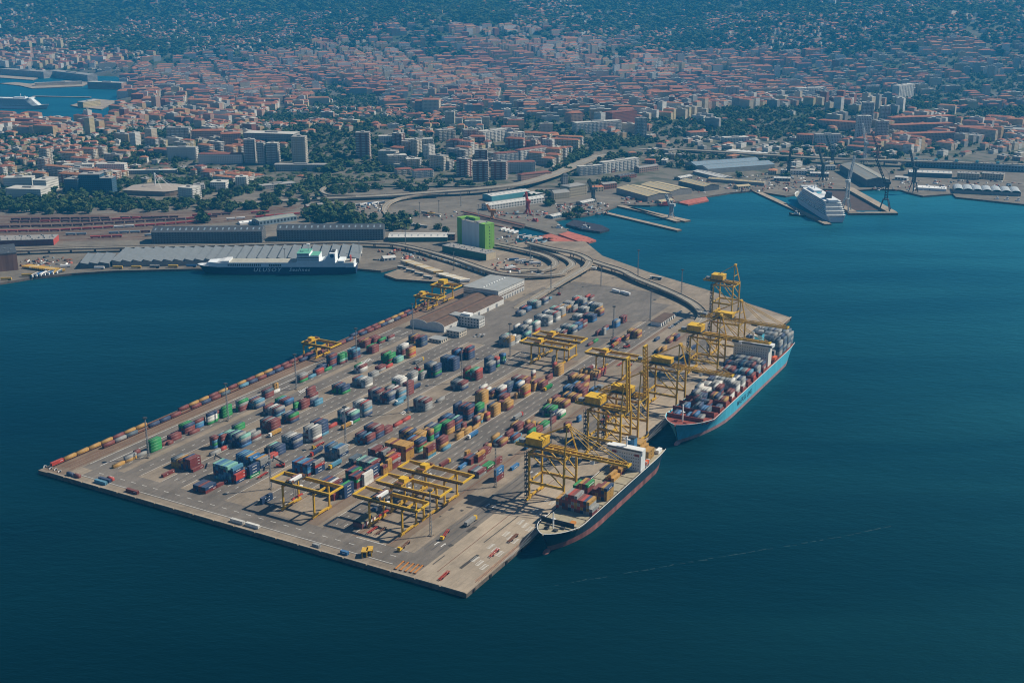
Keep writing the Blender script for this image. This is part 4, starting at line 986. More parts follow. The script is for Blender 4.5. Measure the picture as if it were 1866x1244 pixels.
SKYB = mat('hull_sky_blue', (0.085, 0.42, 0.56), .45, .16, .25, streak=(1, 1, .12))
BOOT2 = mat('hull_pale_boottop', (0.36, 0.20, 0.20), .7, .25, .2)
OXIDE = mat('deck_oxide_red', (0.22, 0.05, 0.035), .8, .25, .3)
SHW = mat('ship_white', (0.72, 0.73, 0.71), .5, .06, .2)
ORANGE = mat('lifeboat_orange', (0.65, 0.12, 0.03), .5, .1)
def fbox(name, m, root, *d): return bx(name, m, root, *d)
def ship_windows(root, x, y0, y1, z0, z1, nz, ny, m=GLASS, name='portholes', side=-1):
    mb = MB()
    for i in range(nz):
        for j in range(ny):
            y = y0 + (y1-y0)*(j+.5)/ny; z = z0 + (z1-z0)*(i+.5)/nz; e = x + side*.03
            q = [(e, y-.35, z-.4), (e, y+.35, z-.4), (e, y+.35, z+.4), (e, y-.35, z+.4)]
            mb.poly(q if side > 0 else q[::-1])
    return stuff(mb.build(name, m, root))
def cargo(shipname, u0, v0, z0, x, ncol, heights, cols, B, bay, grp):
    """one bay of containers across the deck at local x"""
    y0 = -ncol*2.5/2
    for j in range(ncol):
        h = heights[j % len(heights)]
        for k in range(h):
            vis_ = (k == h-1) or j == 0 or k >= min(heights[(j-1) % len(heights)], 99) or k >= 0
            c = random.choice(cols)
            CONT.append(dict(c=None, n=2, u=u0 + x, v=v0 + y0 + j*2.5, z=z0 + k*CH, k=k, top=(k == h-1), h=h, col=c, first=(j == 0), w=ncol, grp=grp, bonus=-1e5 if k < h-1 and j > 0 else 0,
                 desc=f'on {shipname}, {ordinal(bay)} bay from bow, {ordinal(j)} across, {"top" if k == h-1 else ORD[k]} tier'))
# --- black container ship at the near berth
u0, v0 = 76.0, -16.6
s1 = put(empty('container_ship'), u0, v0, 0); tag(s1, 'black-hulled container ship with red boot-top and white bridge at near berth', 'ship')
hull_part(s1, 195, 30, 13.0, 17.0, 4.6, [BOOT, NAVY, HATCH, WHITE], fore=.15)
mb = MB()
for i in range(7):
    a, b = math.pi*i/7, math.pi*(i+1)/7
    mb.tube((9 - 5*math.cos(a)*.9 - 3, 0, .5), (9 - 5*math.cos(b)*.9 - 3, 0, .5), max(.2, 2.1*math.sin(a)), 8, 0, max(.2, 2.1*math.sin(b)))
mb.build('bulb', BOOT, s1)
fbox('breakwater', NAVY, s1, (22.5, -13.2, 14.2, 23.1, 13.2, 18.2))
fbox('foremast', WHITE, s1, (15.6, -.4, 14.5, 16.4, .4, 27), (15.3, -1.6, 22, 16.7, 1.6, 22.4))
fbox('windlass', DSTEEL, s1, (11, -5, 14.8, 14, -2, 16.2)); fbox('windlass', DSTEEL, s1, (11, 2, 14.8, 14, 5, 16.2)); fbox('mooring_winch', DSTEEL, s1, (18, -7.5, 14.4, 20, -4, 15.6)); fbox('mooring_winch', DSTEEL, s1, (18, 4, 14.4, 20, 7.5, 15.6))
fbox('deck_crate', mat('orange_steel', (.5, .2, .04), .6, .2, .6), s1, (28, -10, 13.3, 33, -6.5, 15.2))
bays = [28 + i*14.0 for i in range(8)]
for i, x in enumerate(bays):
    for j in range(3): fbox('hatch_cover', HATCH, s1, (x-.3, -13.6 + j*9.15, 12.2, x + 12.6, -13.6 + j*9.15 + 8.9, 13.5))
sides = MB()
for i in range(60):
    x = 27 + i*2.1
    for y in (-14.4, 14.0): sides.box(x, y, 11.9, x + .35, y + .35, 13.6)
stuff(sides.build('lashing_posts', RUST, s1))
blk = 'the black ship'
random.seed(21)
cargo(blk, u0, v0, 13.55, 49, 12, [2,4,4,4,4,5,5,5,5,4,3,3], 'rRROORSSNr', 30, 0, 'containers on the black ship')
cargo(blk, u0, v0, 13.55, 77, 5, [4,4,4,3,3], 'OORRRN', 30, 1, 'containers on the black ship'); 
for c_ in CONT[-18:]: c_['v'] -= 7.5
y_ = len(CONT); cargo(blk, u0, v0, 13.55, 76, 5, [4,4,4,3,3], 'OORRG', 30, 2, 'containers on the black ship')
for c_ in CONT[y_:]: c_['v'] += 8.0
y_ = len(CONT); cargo(blk, u0, v0, 13.55, 112, 3, [1,2,1], 'OR', 30, 3, 'containers on the black ship')
y_ = len(CONT); cargo(blk, u0, v0, 13.55, 126, 4, [2,3,3,2], 'OOR', 30, 4, 'containers on the black ship')
for c_ in CONT[y_:]: c_['v'] += 1.5
y_ = len(CONT); cargo(blk, u0, v0, 13.55, 163, 9, [3,3,4,5,5,5,4,4,4], 'OOOOR', 30, 5, 'containers on the black ship')
br = fbox('bridge_house', SHW, s1, (140, -14.2, 12, 149, 14.2, 30.5)); fbox('bridge_wing', SHW, br, (139.2, -15.6, 28.2, 144, 15.6, 31.6)); fbox('bridge_windows', GLASS, br, (139.14, -14.5, 29.8, 139.19, 14.5, 30.9))
ship_windows(br, 140, -13, 13, 14, 28, 5, 13)
RB = mat('red_emblem', (.4, .07, .05), .6, .1)
for y in (-10.5, 9.0):
    fbox('emblem', RB, br, (139.9, y-2, 25.6, 139.97, y+2, 27.6)); fbox('emblem_bar', mat('emblem_dark', (.03, .03, .05), .6, 0), br, (139.86, y-1.2, 26.3, 139.895, y+1.2, 26.9))
fbox('funnel', mat('funnel_blue', (.05, .16, .30), .5, .1), s1, (152, -3, 12, 158, 3, 34)); fbox('funnel_top', DSTEEL, s1, (152.5, -2.5, 34, 157.5, 2.5, 35.6)); fbox('radar_mast', WHITE, s1, (143, -.5, 31.6, 143.9, .5, 40), (142.6, -3, 37, 144.2, 3, 37.5))
fbox('lifeboat', ORANGE, s1, (150.5, -14.6, 15.0, 157.5, -12.2, 17.6)); fbox('davit', WHITE, s1, (151, -14.9, 12.1, 151.6, -12.0, 18), (156.6, -14.9, 12.1, 157.2, -12.0, 18))
fbox('stern_house', WHITE, s1, (183, -12, 12, 190.5, -9.0, 15.2))
# --- sky blue container ship
u0, v0 = 308.0, -23.2
s2 = put(empty('container_ship'), u0, v0, 0); tag(s2, 'long sky-blue container ship with black lettering, loaded, at far berth', 'ship')
rows2 = hull_part(s2, 297, 42, 15.5, 20.5, 3.4, [BOOT2, SKYB, OXIDE, WHITE], fore=.13, stern=.6, bul=1.4)
mb = MB()
for i in range(7):
    a, b = math.pi*i/7, math.pi*(i+1)/7
    mb.tube((10 - 6*math.cos(a) - 2, 0, .2), (10 - 6*math.cos(b) - 2, 0, .2), max(.2, 2.2*math.sin(a)), 8, 0, max(.2, 2.2*math.sin(b)))
mb.build('bulb', BOOT2, s2)
text_mesh('MAERSK LINE', 6.6, 'hull_lettering', mat('lettering_dark', (.01, .02, .04), .6, 0), s2, (104, -21.06, 6.9), (math.pi/2, 0, 0), sx=1.02)
fbox('breakwater', OXIDE, s2, (24, -17, 15, 24.8, 17, 20.5)); fbox('foremast', WHITE, s2, (17.5, -.5, 17, 18.5, .5, 33), (17.2, -2, 26, 18.8, 2, 26.4))
fbox('windlass', OXIDE, s2, (12, -6, 17.3, 15, -3, 19)); fbox('windlass', OXIDE, s2, (12, 3, 17.3, 15, 6, 19))
blu = 'the blue ship'; B2 = [30 + i*15.8 for i in range(11)]
random.seed(33)
HT = [[0,0,1,1,2,2,0,1,0,0,0,1,1,0],[0,0,2,2,2,3,3,2,0,0,2,2,0,0],[1,1,0,0,2,2,2,2,3,3,1,1,0,0],[2,2,2,3,3,3,0,0,2,2,2,3,3,1],[3,3,1,1,4,4,4,1,1,2,2,2,3,3],[4,4,5,5,5,1,1,3,3,3,2,2,2,2],[4,4,4,1,1,1,2,2,3,3,3,2,2,2],[1,1,1,1,2,2,1,1,1,1,2,2,1,1],[2,3,3,3,3,3,2,2,3,3,3,3,2,2],[3,3,4,4,4,4,4,4,4,4,3,3,3,3],[3,3,4,4,4,4,4,4,4,4,4,4,3,3]]
for i, x in enumerate(B2):
    for j in range(4): fbox('hatch_cover', OXIDE, s2, (x-.3, -18.6 + j*9.4, 14.0, x + 12.6, -18.6 + j*9.4 + 9.0, 15.6))
    cargo(blu, u0, v0, 15.65, x, 14, HT[i], ('NNSDNRSB','NNBSSD','NDRRSN','NNDSRO','DSNRSW','WWSSWS','SWSSND','NRDDS','RrSNSRDL','SRNSLRNS','NNSRSDRS')[i], 42, i, 'containers on the blue ship')
for i, x in enumerate((240, 254.4, 268.8, 283)): cargo(blu, u0, v0, 15.65, x, 15 if i < 3 else 14, [6,7,7,6,7,7,7,7,7,6,7,7,6,5] if i < 3 else [5,6,6,6,6,6,6,6,5,6,5,5,5,5], 'SSDNSDDN', 42, 12 + i, 'containers on the blue ship')
lb = MB()
for x in B2[1:]:
    lb.box(x-1.6, -19.5, 14.2, x-.9, 19.5, 20.0)
stuff(lb.build('lashing_bridges', OXIDE, s2))
br = fbox('bridge_house', mat('ship_cream', (.74, .72, .64), .6, .08, .2), s2, (207, -17.5, 14.2, 218, 19, 34.5)); fbox('bridge_deck', SHW, br, (206, -21.2, 34.5, 215, 21.2, 37.4)); fbox('bridge_windows', GLASS, br, (205.93, -20, 35.6, 205.99, 20, 36.7))
ship_windows(br, 207, -16, 18, 17, 33, 6, 14)
fbox('radome', WHITE, br, (209, -9, 38, 211, -7, 40)); fbox('radar_mast', WHITE, br, (210, -.6, 37.4, 211.2, .6, 47), (209.5, -4, 44, 211.7, 4, 44.5))
fbox('funnel', SKYB, s2, (226, -4, 14.2, 234, 4, 40)); fbox('funnel_top', DSTEEL, s2, (226.5, -3.5, 40, 233.5, 3.5, 42))
fbox('engine_casing', OXIDE, s2, (219, -19, 14.2, 236, 19, 17.5)); fbox('lifeboat', ORANGE, s2, (220, -20.6, 18, 228, -17.8, 20.8)); fbox('crane_post', WHITE, s2, (230, -17.5, 17.5, 231, -16.5, 25), (230.2, -17.3, 24.4, 230.8, -8, 25.2))
# mooring lines
def rope(p, q, sag, name, label):
    mb = MB(); P_, Q_ = Vector(p), Vector(q); prev = P_
    for i in range(1, 9):
        t = i/8; c = P_.lerp(Q_, t) - Vector((0, 0, sag*4*t*(1-t))); mb.tube(prev, c, .09, 5); prev = c
    tag(mb.build(name, mat('rope_pale', (.5, .5, .48), .8, 0)), label, 'mooring rope', 'mooring ropes')
def wp(u, v, z): x, y = W(u, v); return (x, y, z)
for i in range(3): rope(wp(86+i*1.5, -11+i*3, 15.5), wp(44+i*4, .8, DZ+.6), 1.5, 'mooring_rope', f'pale bow rope of black ship, {("outer", "middle", "inner")[i]} one'); rope(wp(318+i*1.5, -14+i*3, 18.5), wp(281+i*3, .8, DZ+.6), 1.5, 'mooring_rope', f'pale bow rope of blue ship, {("outer", "middle", "inner")[i]} one')
# --- ro-ro ferry along the shore
bx_, by_ = G(357, 500, 0); sx_, sy_ = G(648, 500, 0); LR = math.hypot(sx_-bx_, sy_-by_); ang = math.atan2(sy_-by_, sx_-bx_)
s3 = empty('cargo_ferry', ((bx_), (by_) + 13.2, 0), ang); tag(s3, 'navy and white ro-ro cargo ship with pale lettering moored at the shore quay', 'ship')
SW2 = mat('ferry_white', (.76, .80, .81), .5, .06, .2); NV2 = mat('ferry_navy', (.010, .035, .095), .45, .15, .1)
hull_part(s3, LR, 26, 10.4, 11.6, 2.2, [NV2, NV2, SW2, SW2], fore=.12, bul=.5, stern=.25)
WD = mat('weather_deck_beige', (.38, .37, .31), .8, .15, .2)
mb = MB(); n = 14
mb.prism([(16, -8), (30, -12.6), (LR-2, -12.6), (LR-2, 12.6), (30, 12.6), (16, 8)], 9.6, 16.2); up_ = mb.build('upper_hull', SW2, s3)
fbox('weather_deck', WD, up_, (44, -12.2, 16.2, LR*.63, 12.2, 16.32), (LR*.88, -12.2, 16.2, LR-3, 12.2, 16.3))
fc = MB(); fc.v += [(4, -3.4, 10.0), (4, 3.4, 10.0), (38, -11.8, 18.4), (38, 11.8, 18.4), (46, -11.8, 18.6), (46, 11.8, 18.6), (20, -10, 10.0), (20, 10, 10.0), (46, -11.8, 15), (46, 11.8, 15), (38, -11.8, 14), (38, 11.8, 14)]
fc.f += [(0, 2, 3, 1), (2, 4, 5, 3), (0, 6, 10, 2), (1, 3, 11, 7), (2, 10, 8, 4), (3, 5, 9, 11), (4, 8, 9, 5)]; fc.m += [0]*7; fc.build('forecastle_cover', SHW, s3)
ops = MB()
for i in range(18):
    x = 44 + i*2.55; ops.quad((x, -12.65, 11.4), (x+1.5, -12.65, 11.4), (x+1.5, -12.65, 14.6), (x, -12.65, 14.6))
for i in range(6):
    x = 100 + i*2.9; ops.quad((x, -12.66, 11.3), (x+2.0, -12.66, 11.3), (x+2.0, -12.66, 14.2), (x, -12.66, 14.2))
stuff(ops.build('side_openings', mat('opening_dark', (.02, .03, .04), .8, 0), up_))
sup = fbox('accommodation', SW2, s3, (LR*.64, -13, 15.6, LR*.775, 13, 26)); fbox('wheelhouse', SW2, sup, (LR*.64, -14.5, 26, LR*.715, 14.5, 29.2)); fbox('roof', mat('ferry_green', (.12, .36, .27), .7, .1), sup, (LR*.637, -14.6, 29.2, LR*.718, 14.6, 29.5), (LR*.72, -12.8, 26, LR*.774, 12.8, 26.2)); fbox('window_band', GLASS, sup, (LR*.642, -13.05, 22.6, LR*.773, -13.01, 23.5), (LR*.642, -14.55, 27.4, LR*.714, -14.51, 28.4), (LR*.642, -13.06, 19.4, LR*.773, -13.01, 20.1))
fbox('mast', SHW, sup, (LR*.70, -.6, 29.5, LR*.705, .6, 40), (LR*.692, -2.5, 38.5, LR*.713, 2.5, 39.2)); fbox('mast', SHW, sup, (LR*.65, -.4, 29.5, LR*.653, .4, 37))
fu = MB(); fu.v += [(LR*.775, -12.9, 15.6), (LR*.875, -12.9, 15.6), (LR*.875, -12.9, 29), (LR*.84, -12.9, 29), (LR*.81, -12.9, 20), (LR*.775, -12.9, 18)]; fu.v += [(p[0], 12.9, p[2]) for p in fu.v[:6]]
fu.f += [tuple(range(6)), tuple(range(11, 5, -1))] + [(i, i+6, (i+1) % 6 + 6, (i+1) % 6) for i in range(6)]; fu.m += [0]*8; f__ = fu.build('funnel_casing', SW2, s3)
dm = MB(); dm.tube((LR*.857, -13.02, 25.6), (LR*.857, -12.95, 25.6), 2.6, 20); dm.build('funnel_emblem', mat('emblem_navy', (.02, .08, .2), .5, 0), f__); fbox('funnel_pipes', DSTEEL, f__, (LR*.846, -6, 29, LR*.87, 6, 30.6))
fbox('stern_deckhouse', SW2, s3, (LR*.89, -12, 15.6, LR*.93, 12, 18.6)); fbox('stern_ramp', mat('ramp_red', (.42, .07, .05), .6, .1), s3, (LR-8, -7, 15.6, LR-6.8, 2, 24))
text_mesh('ULUSOY', 7.2, 'hull_lettering', SHW, s3, (78, -13.06, 4.0), (math.pi/2, 0, 0), shear=.3, sx=1.2)
text_mesh('Sealines', 6.2, 'hull_lettering', SHW, s3, (127, -13.06, 4.6), (math.pi/2, 0, 0), shear=.3, sx=1.15)
# --- cruise ships
def cruise(stern, bow, L, B, label, H=34.0):
    ang = math.atan2(stern[1]-bow[1], stern[0]-bow[0])
    o = empty('cruise_ship', (stern[0] - L*math.cos(ang), stern[1] - L*math.sin(ang), 0), ang); tag(o, label, 'ship', 'cruise ships')
    CW_ = mat('cruise_white', (.76, .79, .80), .45, .05, .2)
    hull_part(o, L, B, 9.5, 14, 1.0, [NV2, CW_, WD, SHW], fore=.15, stern=.2)
    nd = 8; h = 2.75
    for k in range(nd):
        x0 = 28 + k*3.4; x1 = L - 4 - k*3.0 - (2.0 if k % 2 else 0); z = 9.2 + k*h
        b = B/2 - (0 if k < 4 else .6 + .15*k)
        mb = MB(); mb.prism([(x0, -b*.5), (x0+16, -b), (x1, -b), (x1, b), (x0+16, b), (x0, b*.5)], z, z + h - .55); d = mb.build('deck_tier', CW_, o)
        mb = MB(); mb.prism([(x0-.5, -b*.5-.3), (x0+16, -b-.5), (x1+2.2, -b-.5), (x1+2.2, b+.5), (x0+16, b+.5), (x0-.5, b*.5+.3)], z + h - .55, z + h); mb.build('deck_slab', SHW, o)
        mb = MB()
        m_ = 26
        for i in range(m_):
            x = x0 + 20 + (x1-x0-26)*i/m_
            for sg in (-1, 1): mb.box(x, sg*(b+.02) - (.04 if sg < 0 else 0), z+.4, x + (x1-x0-26)/m_*.62, sg*(b+.02) + (.04 if sg > 0 else 0), z + 1.75)
        stuff(mb.build('cabin_windows', GLASS, d))
    zt = 9.2 + nd*h
    fbox('lido_house', CW_, o, (70, -7, zt, 110, 7, zt+3.2)); fbox('pool', mat('pool_blue', (.1, .4, .5), .2, 0), o, (L*.5, -4, zt, L*.5+14, 4, zt+.3))
    fbox('bridge', SHW, o, (52, -B/2+1, zt, 60, B/2-1, zt+2.6)); fbox('radome', SHW, o, (74, -2, zt+3.2, 77, 1, zt+6)); fbox('mast', SHW, o, (88, -.6, zt+3.2, 89.5, .6, zt+13))
    mb = MB(); mb.v += [(L*.72, -3.6, zt), (L*.80, -3.6, zt), (L*.81, -2.8, zt+11), (L*.75, -2.8, zt+11)]; mb.v += [(p[0], -p[1], p[2]) for p in mb.v[:4]]
    mb.f += [(0, 1, 2, 3), (7, 6, 5, 4)] + [(i, i+4, (i+1) % 4 + 4, (i+1) % 4) for i in range(4)]; mb.m += [0]*6; mb.build('funnel', mat('funnel_dark', (.03, .05, .09), .5, .1), o)
    fbox('stern_lounge', CW_, o, (L*.83, -8, zt - 2, L*.90, 8, zt+2.4))
    for i in range(6):
        for sg in (-1, 1): fbox('lifeboat', ORANGE if False else SHW, o, (70 + i*16, sg*(B/2+.2) - (1.6 if sg < 0 else 0), 12.4, 80 + i*16, sg*(B/2+.2) + (1.6 if sg > 0 else 0), 14.6))
    return o
cruise(G(1524, 406, 0), G(1447, 357, 0), 215, 30, 'white cruise ship with dark funnel beside the big dry dock')
bw = G(90, 199, 0); cruise((bw[0]-295*.985, bw[1]+295*.17), bw, 295, 36, 'far white cruise ship with its bow at the old town quay')
# --- barges and tugs
def flat_poly(name, label, cat, pxs, z0, z1, m, group=None, top=None):
    pts = [G(x, y, z1) for x, y in pxs]
    A = sum(pts[i][0]*pts[(i+1) % len(pts)][1] - pts[(i+1) % len(pts)][0]*pts[i][1] for i in range(len(pts)))
    if A < 0: pts = pts[::-1]
    cx_ = sum(p[0] for p in pts)/len(pts); cy_ = sum(p[1] for p in pts)/len(pts)
    mb = MB(); mb.prism([(p[0]-cx_, p[1]-cy_) for p in pts], z0, z1, 0, 1 if top else None)
    o = mb.build(name, [m, top] if top else m); o.location = (cx_, cy_, 0)
    if label: tag(o, label, cat, group)
    return o
BARGE = mat('barge_oxide', (.42, .13, .09), .85, .3, .15)
t6_ = lambda x, y: (840 + x/3.8875, 240 + y/3.8875)
for lab, pts in (('rust-red flat barge nearest the ramps, with worn orange deck', ((540,740),(640,722),(832,785),(730,800))), ('rust-red flat barge with pointed end outside its twin', ((645,708),(715,692),(900,745),(958,768),(905,782),(830,775)))):
    o = flat_poly('barge', lab, 'barge', [t6_(*p) for p in pts], -1, 2.6, BARGE, 'red barges'); mb = MB()
    bbx = [v.co for v in o.data.vertices]; 
    for i in range(6):
        a, b = random.choice(bbx[:4]), random.choice(bbx[:4]); c = a.lerp(b, random.uniform(.3, .7)); mb.box(c.x-.5, c.y-.5, 2.6, c.x+.5, c.y+.5, 3.2)
    stuff(mb.build('deck_bollards', RUST, o))
o = flat_poly('hopper_barge', 'long dark navy barge moored by the old dock', 'barge', [t6_(*p) for p in ((742,655),(800,622),(1000,662),(1052,690),(985,708),(860,690))], -1, 3.4, mat('barge_dark', (.03, .03, .045), .8, .3, .2))
def tug(px, py, rz, label, hullm, L=26, housem=SHW):
    x, y = G(px, py, 0); o = empty('tug', (x, y, 0), rz); tag(o, label, 'tug', 'tugs and workboats')
    hull_part(o, L, 8, 2.6, 4.2, .6, [DSTEEL, hullm, WD, hullm], rake=1.5, fore=.3, bul=.6, ent=.4)
    fbox('deckhouse', housem, o, (L*.30, -2.6, 2.0, L*.6, 2.6, 5.0)); fbox('wheelhouse', housem, o, (L*.34, -1.8, 5.0, L*.48, 1.8, 7.6)); fbox('wheelhouse_windows', GLASS, o, (L*.335, -1.84, 6.0, L*.482, 1.84, 7.1)); fbox('funnel', hullm, o, (L*.52, -1, 5, L*.58, 1, 8.2)); fbox('mast', SHW, o, (L*.42, -.15, 7.6, L*.43, .15, 12.5))
HR = mat('tug_red', (.42, .06, .05), .6, .15, .3); HB = mat('tug_black', (.02, .022, .03), .6, .15, .3)
tug(1437, 392, -.4, 'small dark tug with red deck beside the cruise ship pier', HB, 30)
tug(*t6_(1400, 530), .35, 'bright red workboat at the shipyard quay', HR, 28, HR); tug(*t6_(910, 600), 2.7, 'red and white workboat moored at the old dock', HR, 50); tug(*t6_(800, 690), -.35, 'dark tug with white wheelhouse behind red barges', HB, 44)
tug(*t6_(640, 690), -.4, 'black workboat in the small dock basin', HB, 30); tug(*t6_(470, 640), -.6, 'red work vessel with clutter at the dock head', HR, 34, HR)
for i, (px, py) in enumerate(((1812, 366), (1830, 367), (1850, 369))): tug(px, py, .1, f'small white boat at the right shore, {ORD[i]} from the left', SHW, 12)
rs_ = flat_poly('barge', 'rust-red pontoon at the shipyard quay, far right of the jetties', 'barge', [t6_(*p) for p in ((1540,500),(1600,480),(1735,460),(1755,485),(1610,515))], -1, 2.6, BARGE, 'red barges')
# ------------------------------------------------------------------ containers: the 300 nearest as objects, the rest as one mass
ROWS = [(338, 'row beside railway'), (302, 'second row from railway'), (260, 'third row from railway'), (214, 'fourth row from railway'), (143, 'dense row before road'), (60, 'row between road and quay'), (-9e9, 'quay')]
def row_of(v): return next(i for i, (a, n) in enumerate(ROWS) if v >= a)
for c in CONT:
    c['row'] = row_of(c['v']); x, y = W(c['u'], c['v']); c['d2'] = x * x + y * y
stacks = {}
for c in CONT:
    if c['c'] is not None: stacks.setdefault((c['row'], c['c'][0]), []).append(c)
for r_ in range(len(ROWS)):
    for i, k in enumerate(sorted(k for k in stacks if k[0] == r_)):
        vs = sorted({c['v'] for c in stacks[k]})
        for c in stacks[k]: c['si'] = i; c['fi'] = vs.index(c['v']); c['nf'] = len(vs)
def shown(c):
    if c['c'] is None or c['top'] or c['first']: return True
    a, b = c['c']
    return OCC.get((a - 1, b), 0) <= c['k'] or OCC.get((a, b - 1), 0) <= c['k']
vis = sorted((c for c in CONT if shown(c)), key=lambda c: (0 if c['top'] or c['first'] or c['c'] is None else 1) * 3e5 + c['d2'] - c.get('bonus', 0))
single = vis[:296]
ids = {id(c) for c in single}
def tier(c):
    if c['h'] == 1: return 'alone'
    if c['top']: return 'on top'
    if c['k'] == 0: return 'at bottom'
    return ORD[c['k']] + ' up'
edge_n = 0
for c in single:
    o = bpy.data.objects.new('shipping_container', cmesh(c['col'], c.get('short', c['n'] == 1)))
    COL.objects.link(o); put(o, c['u'], c['v'], c['z'], c.get('rz', 0) + (random.uniform(-.004, .004) if c['c'] else 0))
    cn = CCOL[c['col']][0]
    if 'desc' in c: tag(o, f'{cn} container {c["desc"]}', 'container', c['grp'])
    elif c['c'] is None:
        tag(o, f'{cn} container parked along the sea wall, {ordinal(edge_n)} from the railway corner', 'container', 'containers on the pier'); edge_n += 1
    else:
        col_ = '' if c['nf'] == 1 else f', {ordinal(c["fi"])} file'
        tag(o, f'{cn} container {tier(c)}{col_}, {ordinal(c["si"])} stack from sea, {ROWS[c["row"]][1]}', 'container', 'containers on the pier')
keys = list(CCOL); rest = []
for c in CONT:
    if id(c) in ids: continue
    x, y = W(c['u'], c['v']); rest.append((x, y, c['z'], UANG + c.get('rz', 0), (6.06 if c['n'] == 1 else CL), CW, CH - 0.03, keys.index(c['col'])))
merge_boxes('stacked_containers', rest, [CMAT[k] for k in keys], 'remaining container stacks inside and at the far end of the yard', 'containers')
# inner white markings of the merged stacks are too small to tell
# ------------------------------------------------------------------ terrain
def sstep(t): t = np.clip(t, 0, 1); return t*t*(3-2*t)
def terrain_h(X, Y):
    X = np.asarray(X, float); Y = np.asarray(Y, float)
    start = 3650 + 750*sstep((-X-500)/900) - 500*sstep((X-500)/1200)
    t = (Y - start) / 3400.0
    h = 2.4 + 3.0*sstep((Y-2330)/250) + 345*sstep(t)**1.22
    h += 40*np.exp(-((X+330)/520)**2 - ((Y-2720)/330)**2) + 26*np.exp(-((X-250)/260)**2 - ((Y-3050)/260)**2)
    h += 34*np.exp(-((X-1000)/600)**2 - ((Y-3250)/280)**2) + 60*np.exp(-((X-1500)/900)**2 - ((Y-4900)/500)**2)
    h += 45*np.exp(-((X+1500)/700)**2 - ((Y-5300)/380)**2) + 40*np.exp(-((X+150)/420)**2 - ((Y-5350)/330)**2) - 45*np.exp(-((X-700)/330)**2 - ((Y-5600)/700)**2)
    h += (6*np.sin(X/240+1)*np.sin(Y/310) + 4*np.sin(X/130)*np.cos(Y/170+2)) * sstep((Y-4200)/900)
    # old harbour basin on the left
    sea = sstep((-1090 - (Y-3300)*.30 - X)/60) * sstep((Y-3190 - (-X-1150)*.02)/60) * sstep((4700 + (-X-1500)*.35 - Y)/60)
    h = h*(1-sea) + (-9)*sea
    return h
def GT(x, y):
    """pixel -> ground point, following the rise of the land"""
    z = DZ
    for _ in range(25):
        p = G(x, y, z); z2 = max(DZ, float(terrain_h(*p))) if p[1] > 2330 else DZ
        if abs(z2 - z) < .05: break
        z = z + .6*(z2 - z)
    return p[0], p[1], z
def ground_mat():
    m = bpy.data.materials.new('town_ground'); m.use_nodes = True; nt = m.node_tree; b = nt.nodes['Principled BSDF']; b.inputs['Roughness'].default_value = .95
    geo = nt.nodes.new('ShaderNodeNewGeometry'); nz = nt.nodes.new('ShaderNodeTexNoise'); nz.inputs['Scale'].default_value = .009; nz.inputs['Detail'].default_value = 8
    nt.links.new(geo.outputs['Position'], nz.inputs['Vector']); cr = nt.nodes.new('ShaderNodeValToRGB'); e = cr.color_ramp.elements
    e[0].position = .42; e[0].color = (.045, .062, .026, 1); e[1].position = .60; e[1].color = (.105, .098, .075, 1)
    nt.links.new(nz.outputs['Fac'], cr.inputs[0])
    sp = nt.nodes.new('ShaderNodeSeparateXYZ'); nt.links.new(geo.outputs['Position'], sp.inputs[0]); mr = nt.nodes.new('ShaderNodeMapRange'); mr.inputs['From Min'].default_value = 2500; mr.inputs['From Max'].default_value = 3000; mr.inputs['To Min'].default_value = .75; mr.inputs['To Max'].default_value = .0
    nt.links.new(sp.outputs[1], mr.inputs['Value']); n2 = nt.nodes.new('ShaderNodeTexNoise'); n2.inputs['Scale'].default_value = .03; n2.inputs['Detail'].default_value = 6; nt.links.new(geo.outputs['Position'], n2.inputs['Vector'])
    c2 = nt.nodes.new('ShaderNodeValToRGB'); f = c2.color_ramp.elements; f[0].position = .38; f[0].color = (.055, .065, .035, 1); f[1].position = .55; f[1].color = (.17, .145, .115, 1); nt.links.new(n2.outputs['Fac'], c2.inputs[0])
    mx = nt.nodes.new('ShaderNodeMix'); mx.data_type = 'RGBA'; nt.links.new(mr.outputs[0], mx.inputs[0]); nt.links.new(cr.outputs[0], mx.inputs[6]); nt.links.new(c2.outputs[0], mx.inputs[7])
    nt.links.new(mx.outputs[2], b.inputs['Base Color']); return m
xs = np.arange(-4200, 4201, 40.0); ys = np.concatenate([np.arange(2200, 5000, 25.0), np.arange(5000, 7801, 50.0)])
XX, YY = np.meshgrid(xs, ys); ZZ = terrain_h(XX, YY)
vv = np.stack([XX, YY, ZZ], -1).reshape(-1, 3); nx, ny = len(xs), len(ys)
ii = np.arange(nx-1)[None] + (np.arange(ny-1)*nx)[:, None]
ff = np.stack([ii, ii+1, ii+1+nx, ii+nx], -1).reshape(-1, 4)
me = bpy.data.meshes.new('terrain'); me.from_pydata(vv.tolist(), [], ff.tolist()); me.materials.append(ground_mat()); me.polygons.foreach_set('use_smooth', [True]*len(ff)); me.update()
o = bpy.data.objects.new('terrain', me); COL.objects.link(o); structure(o)

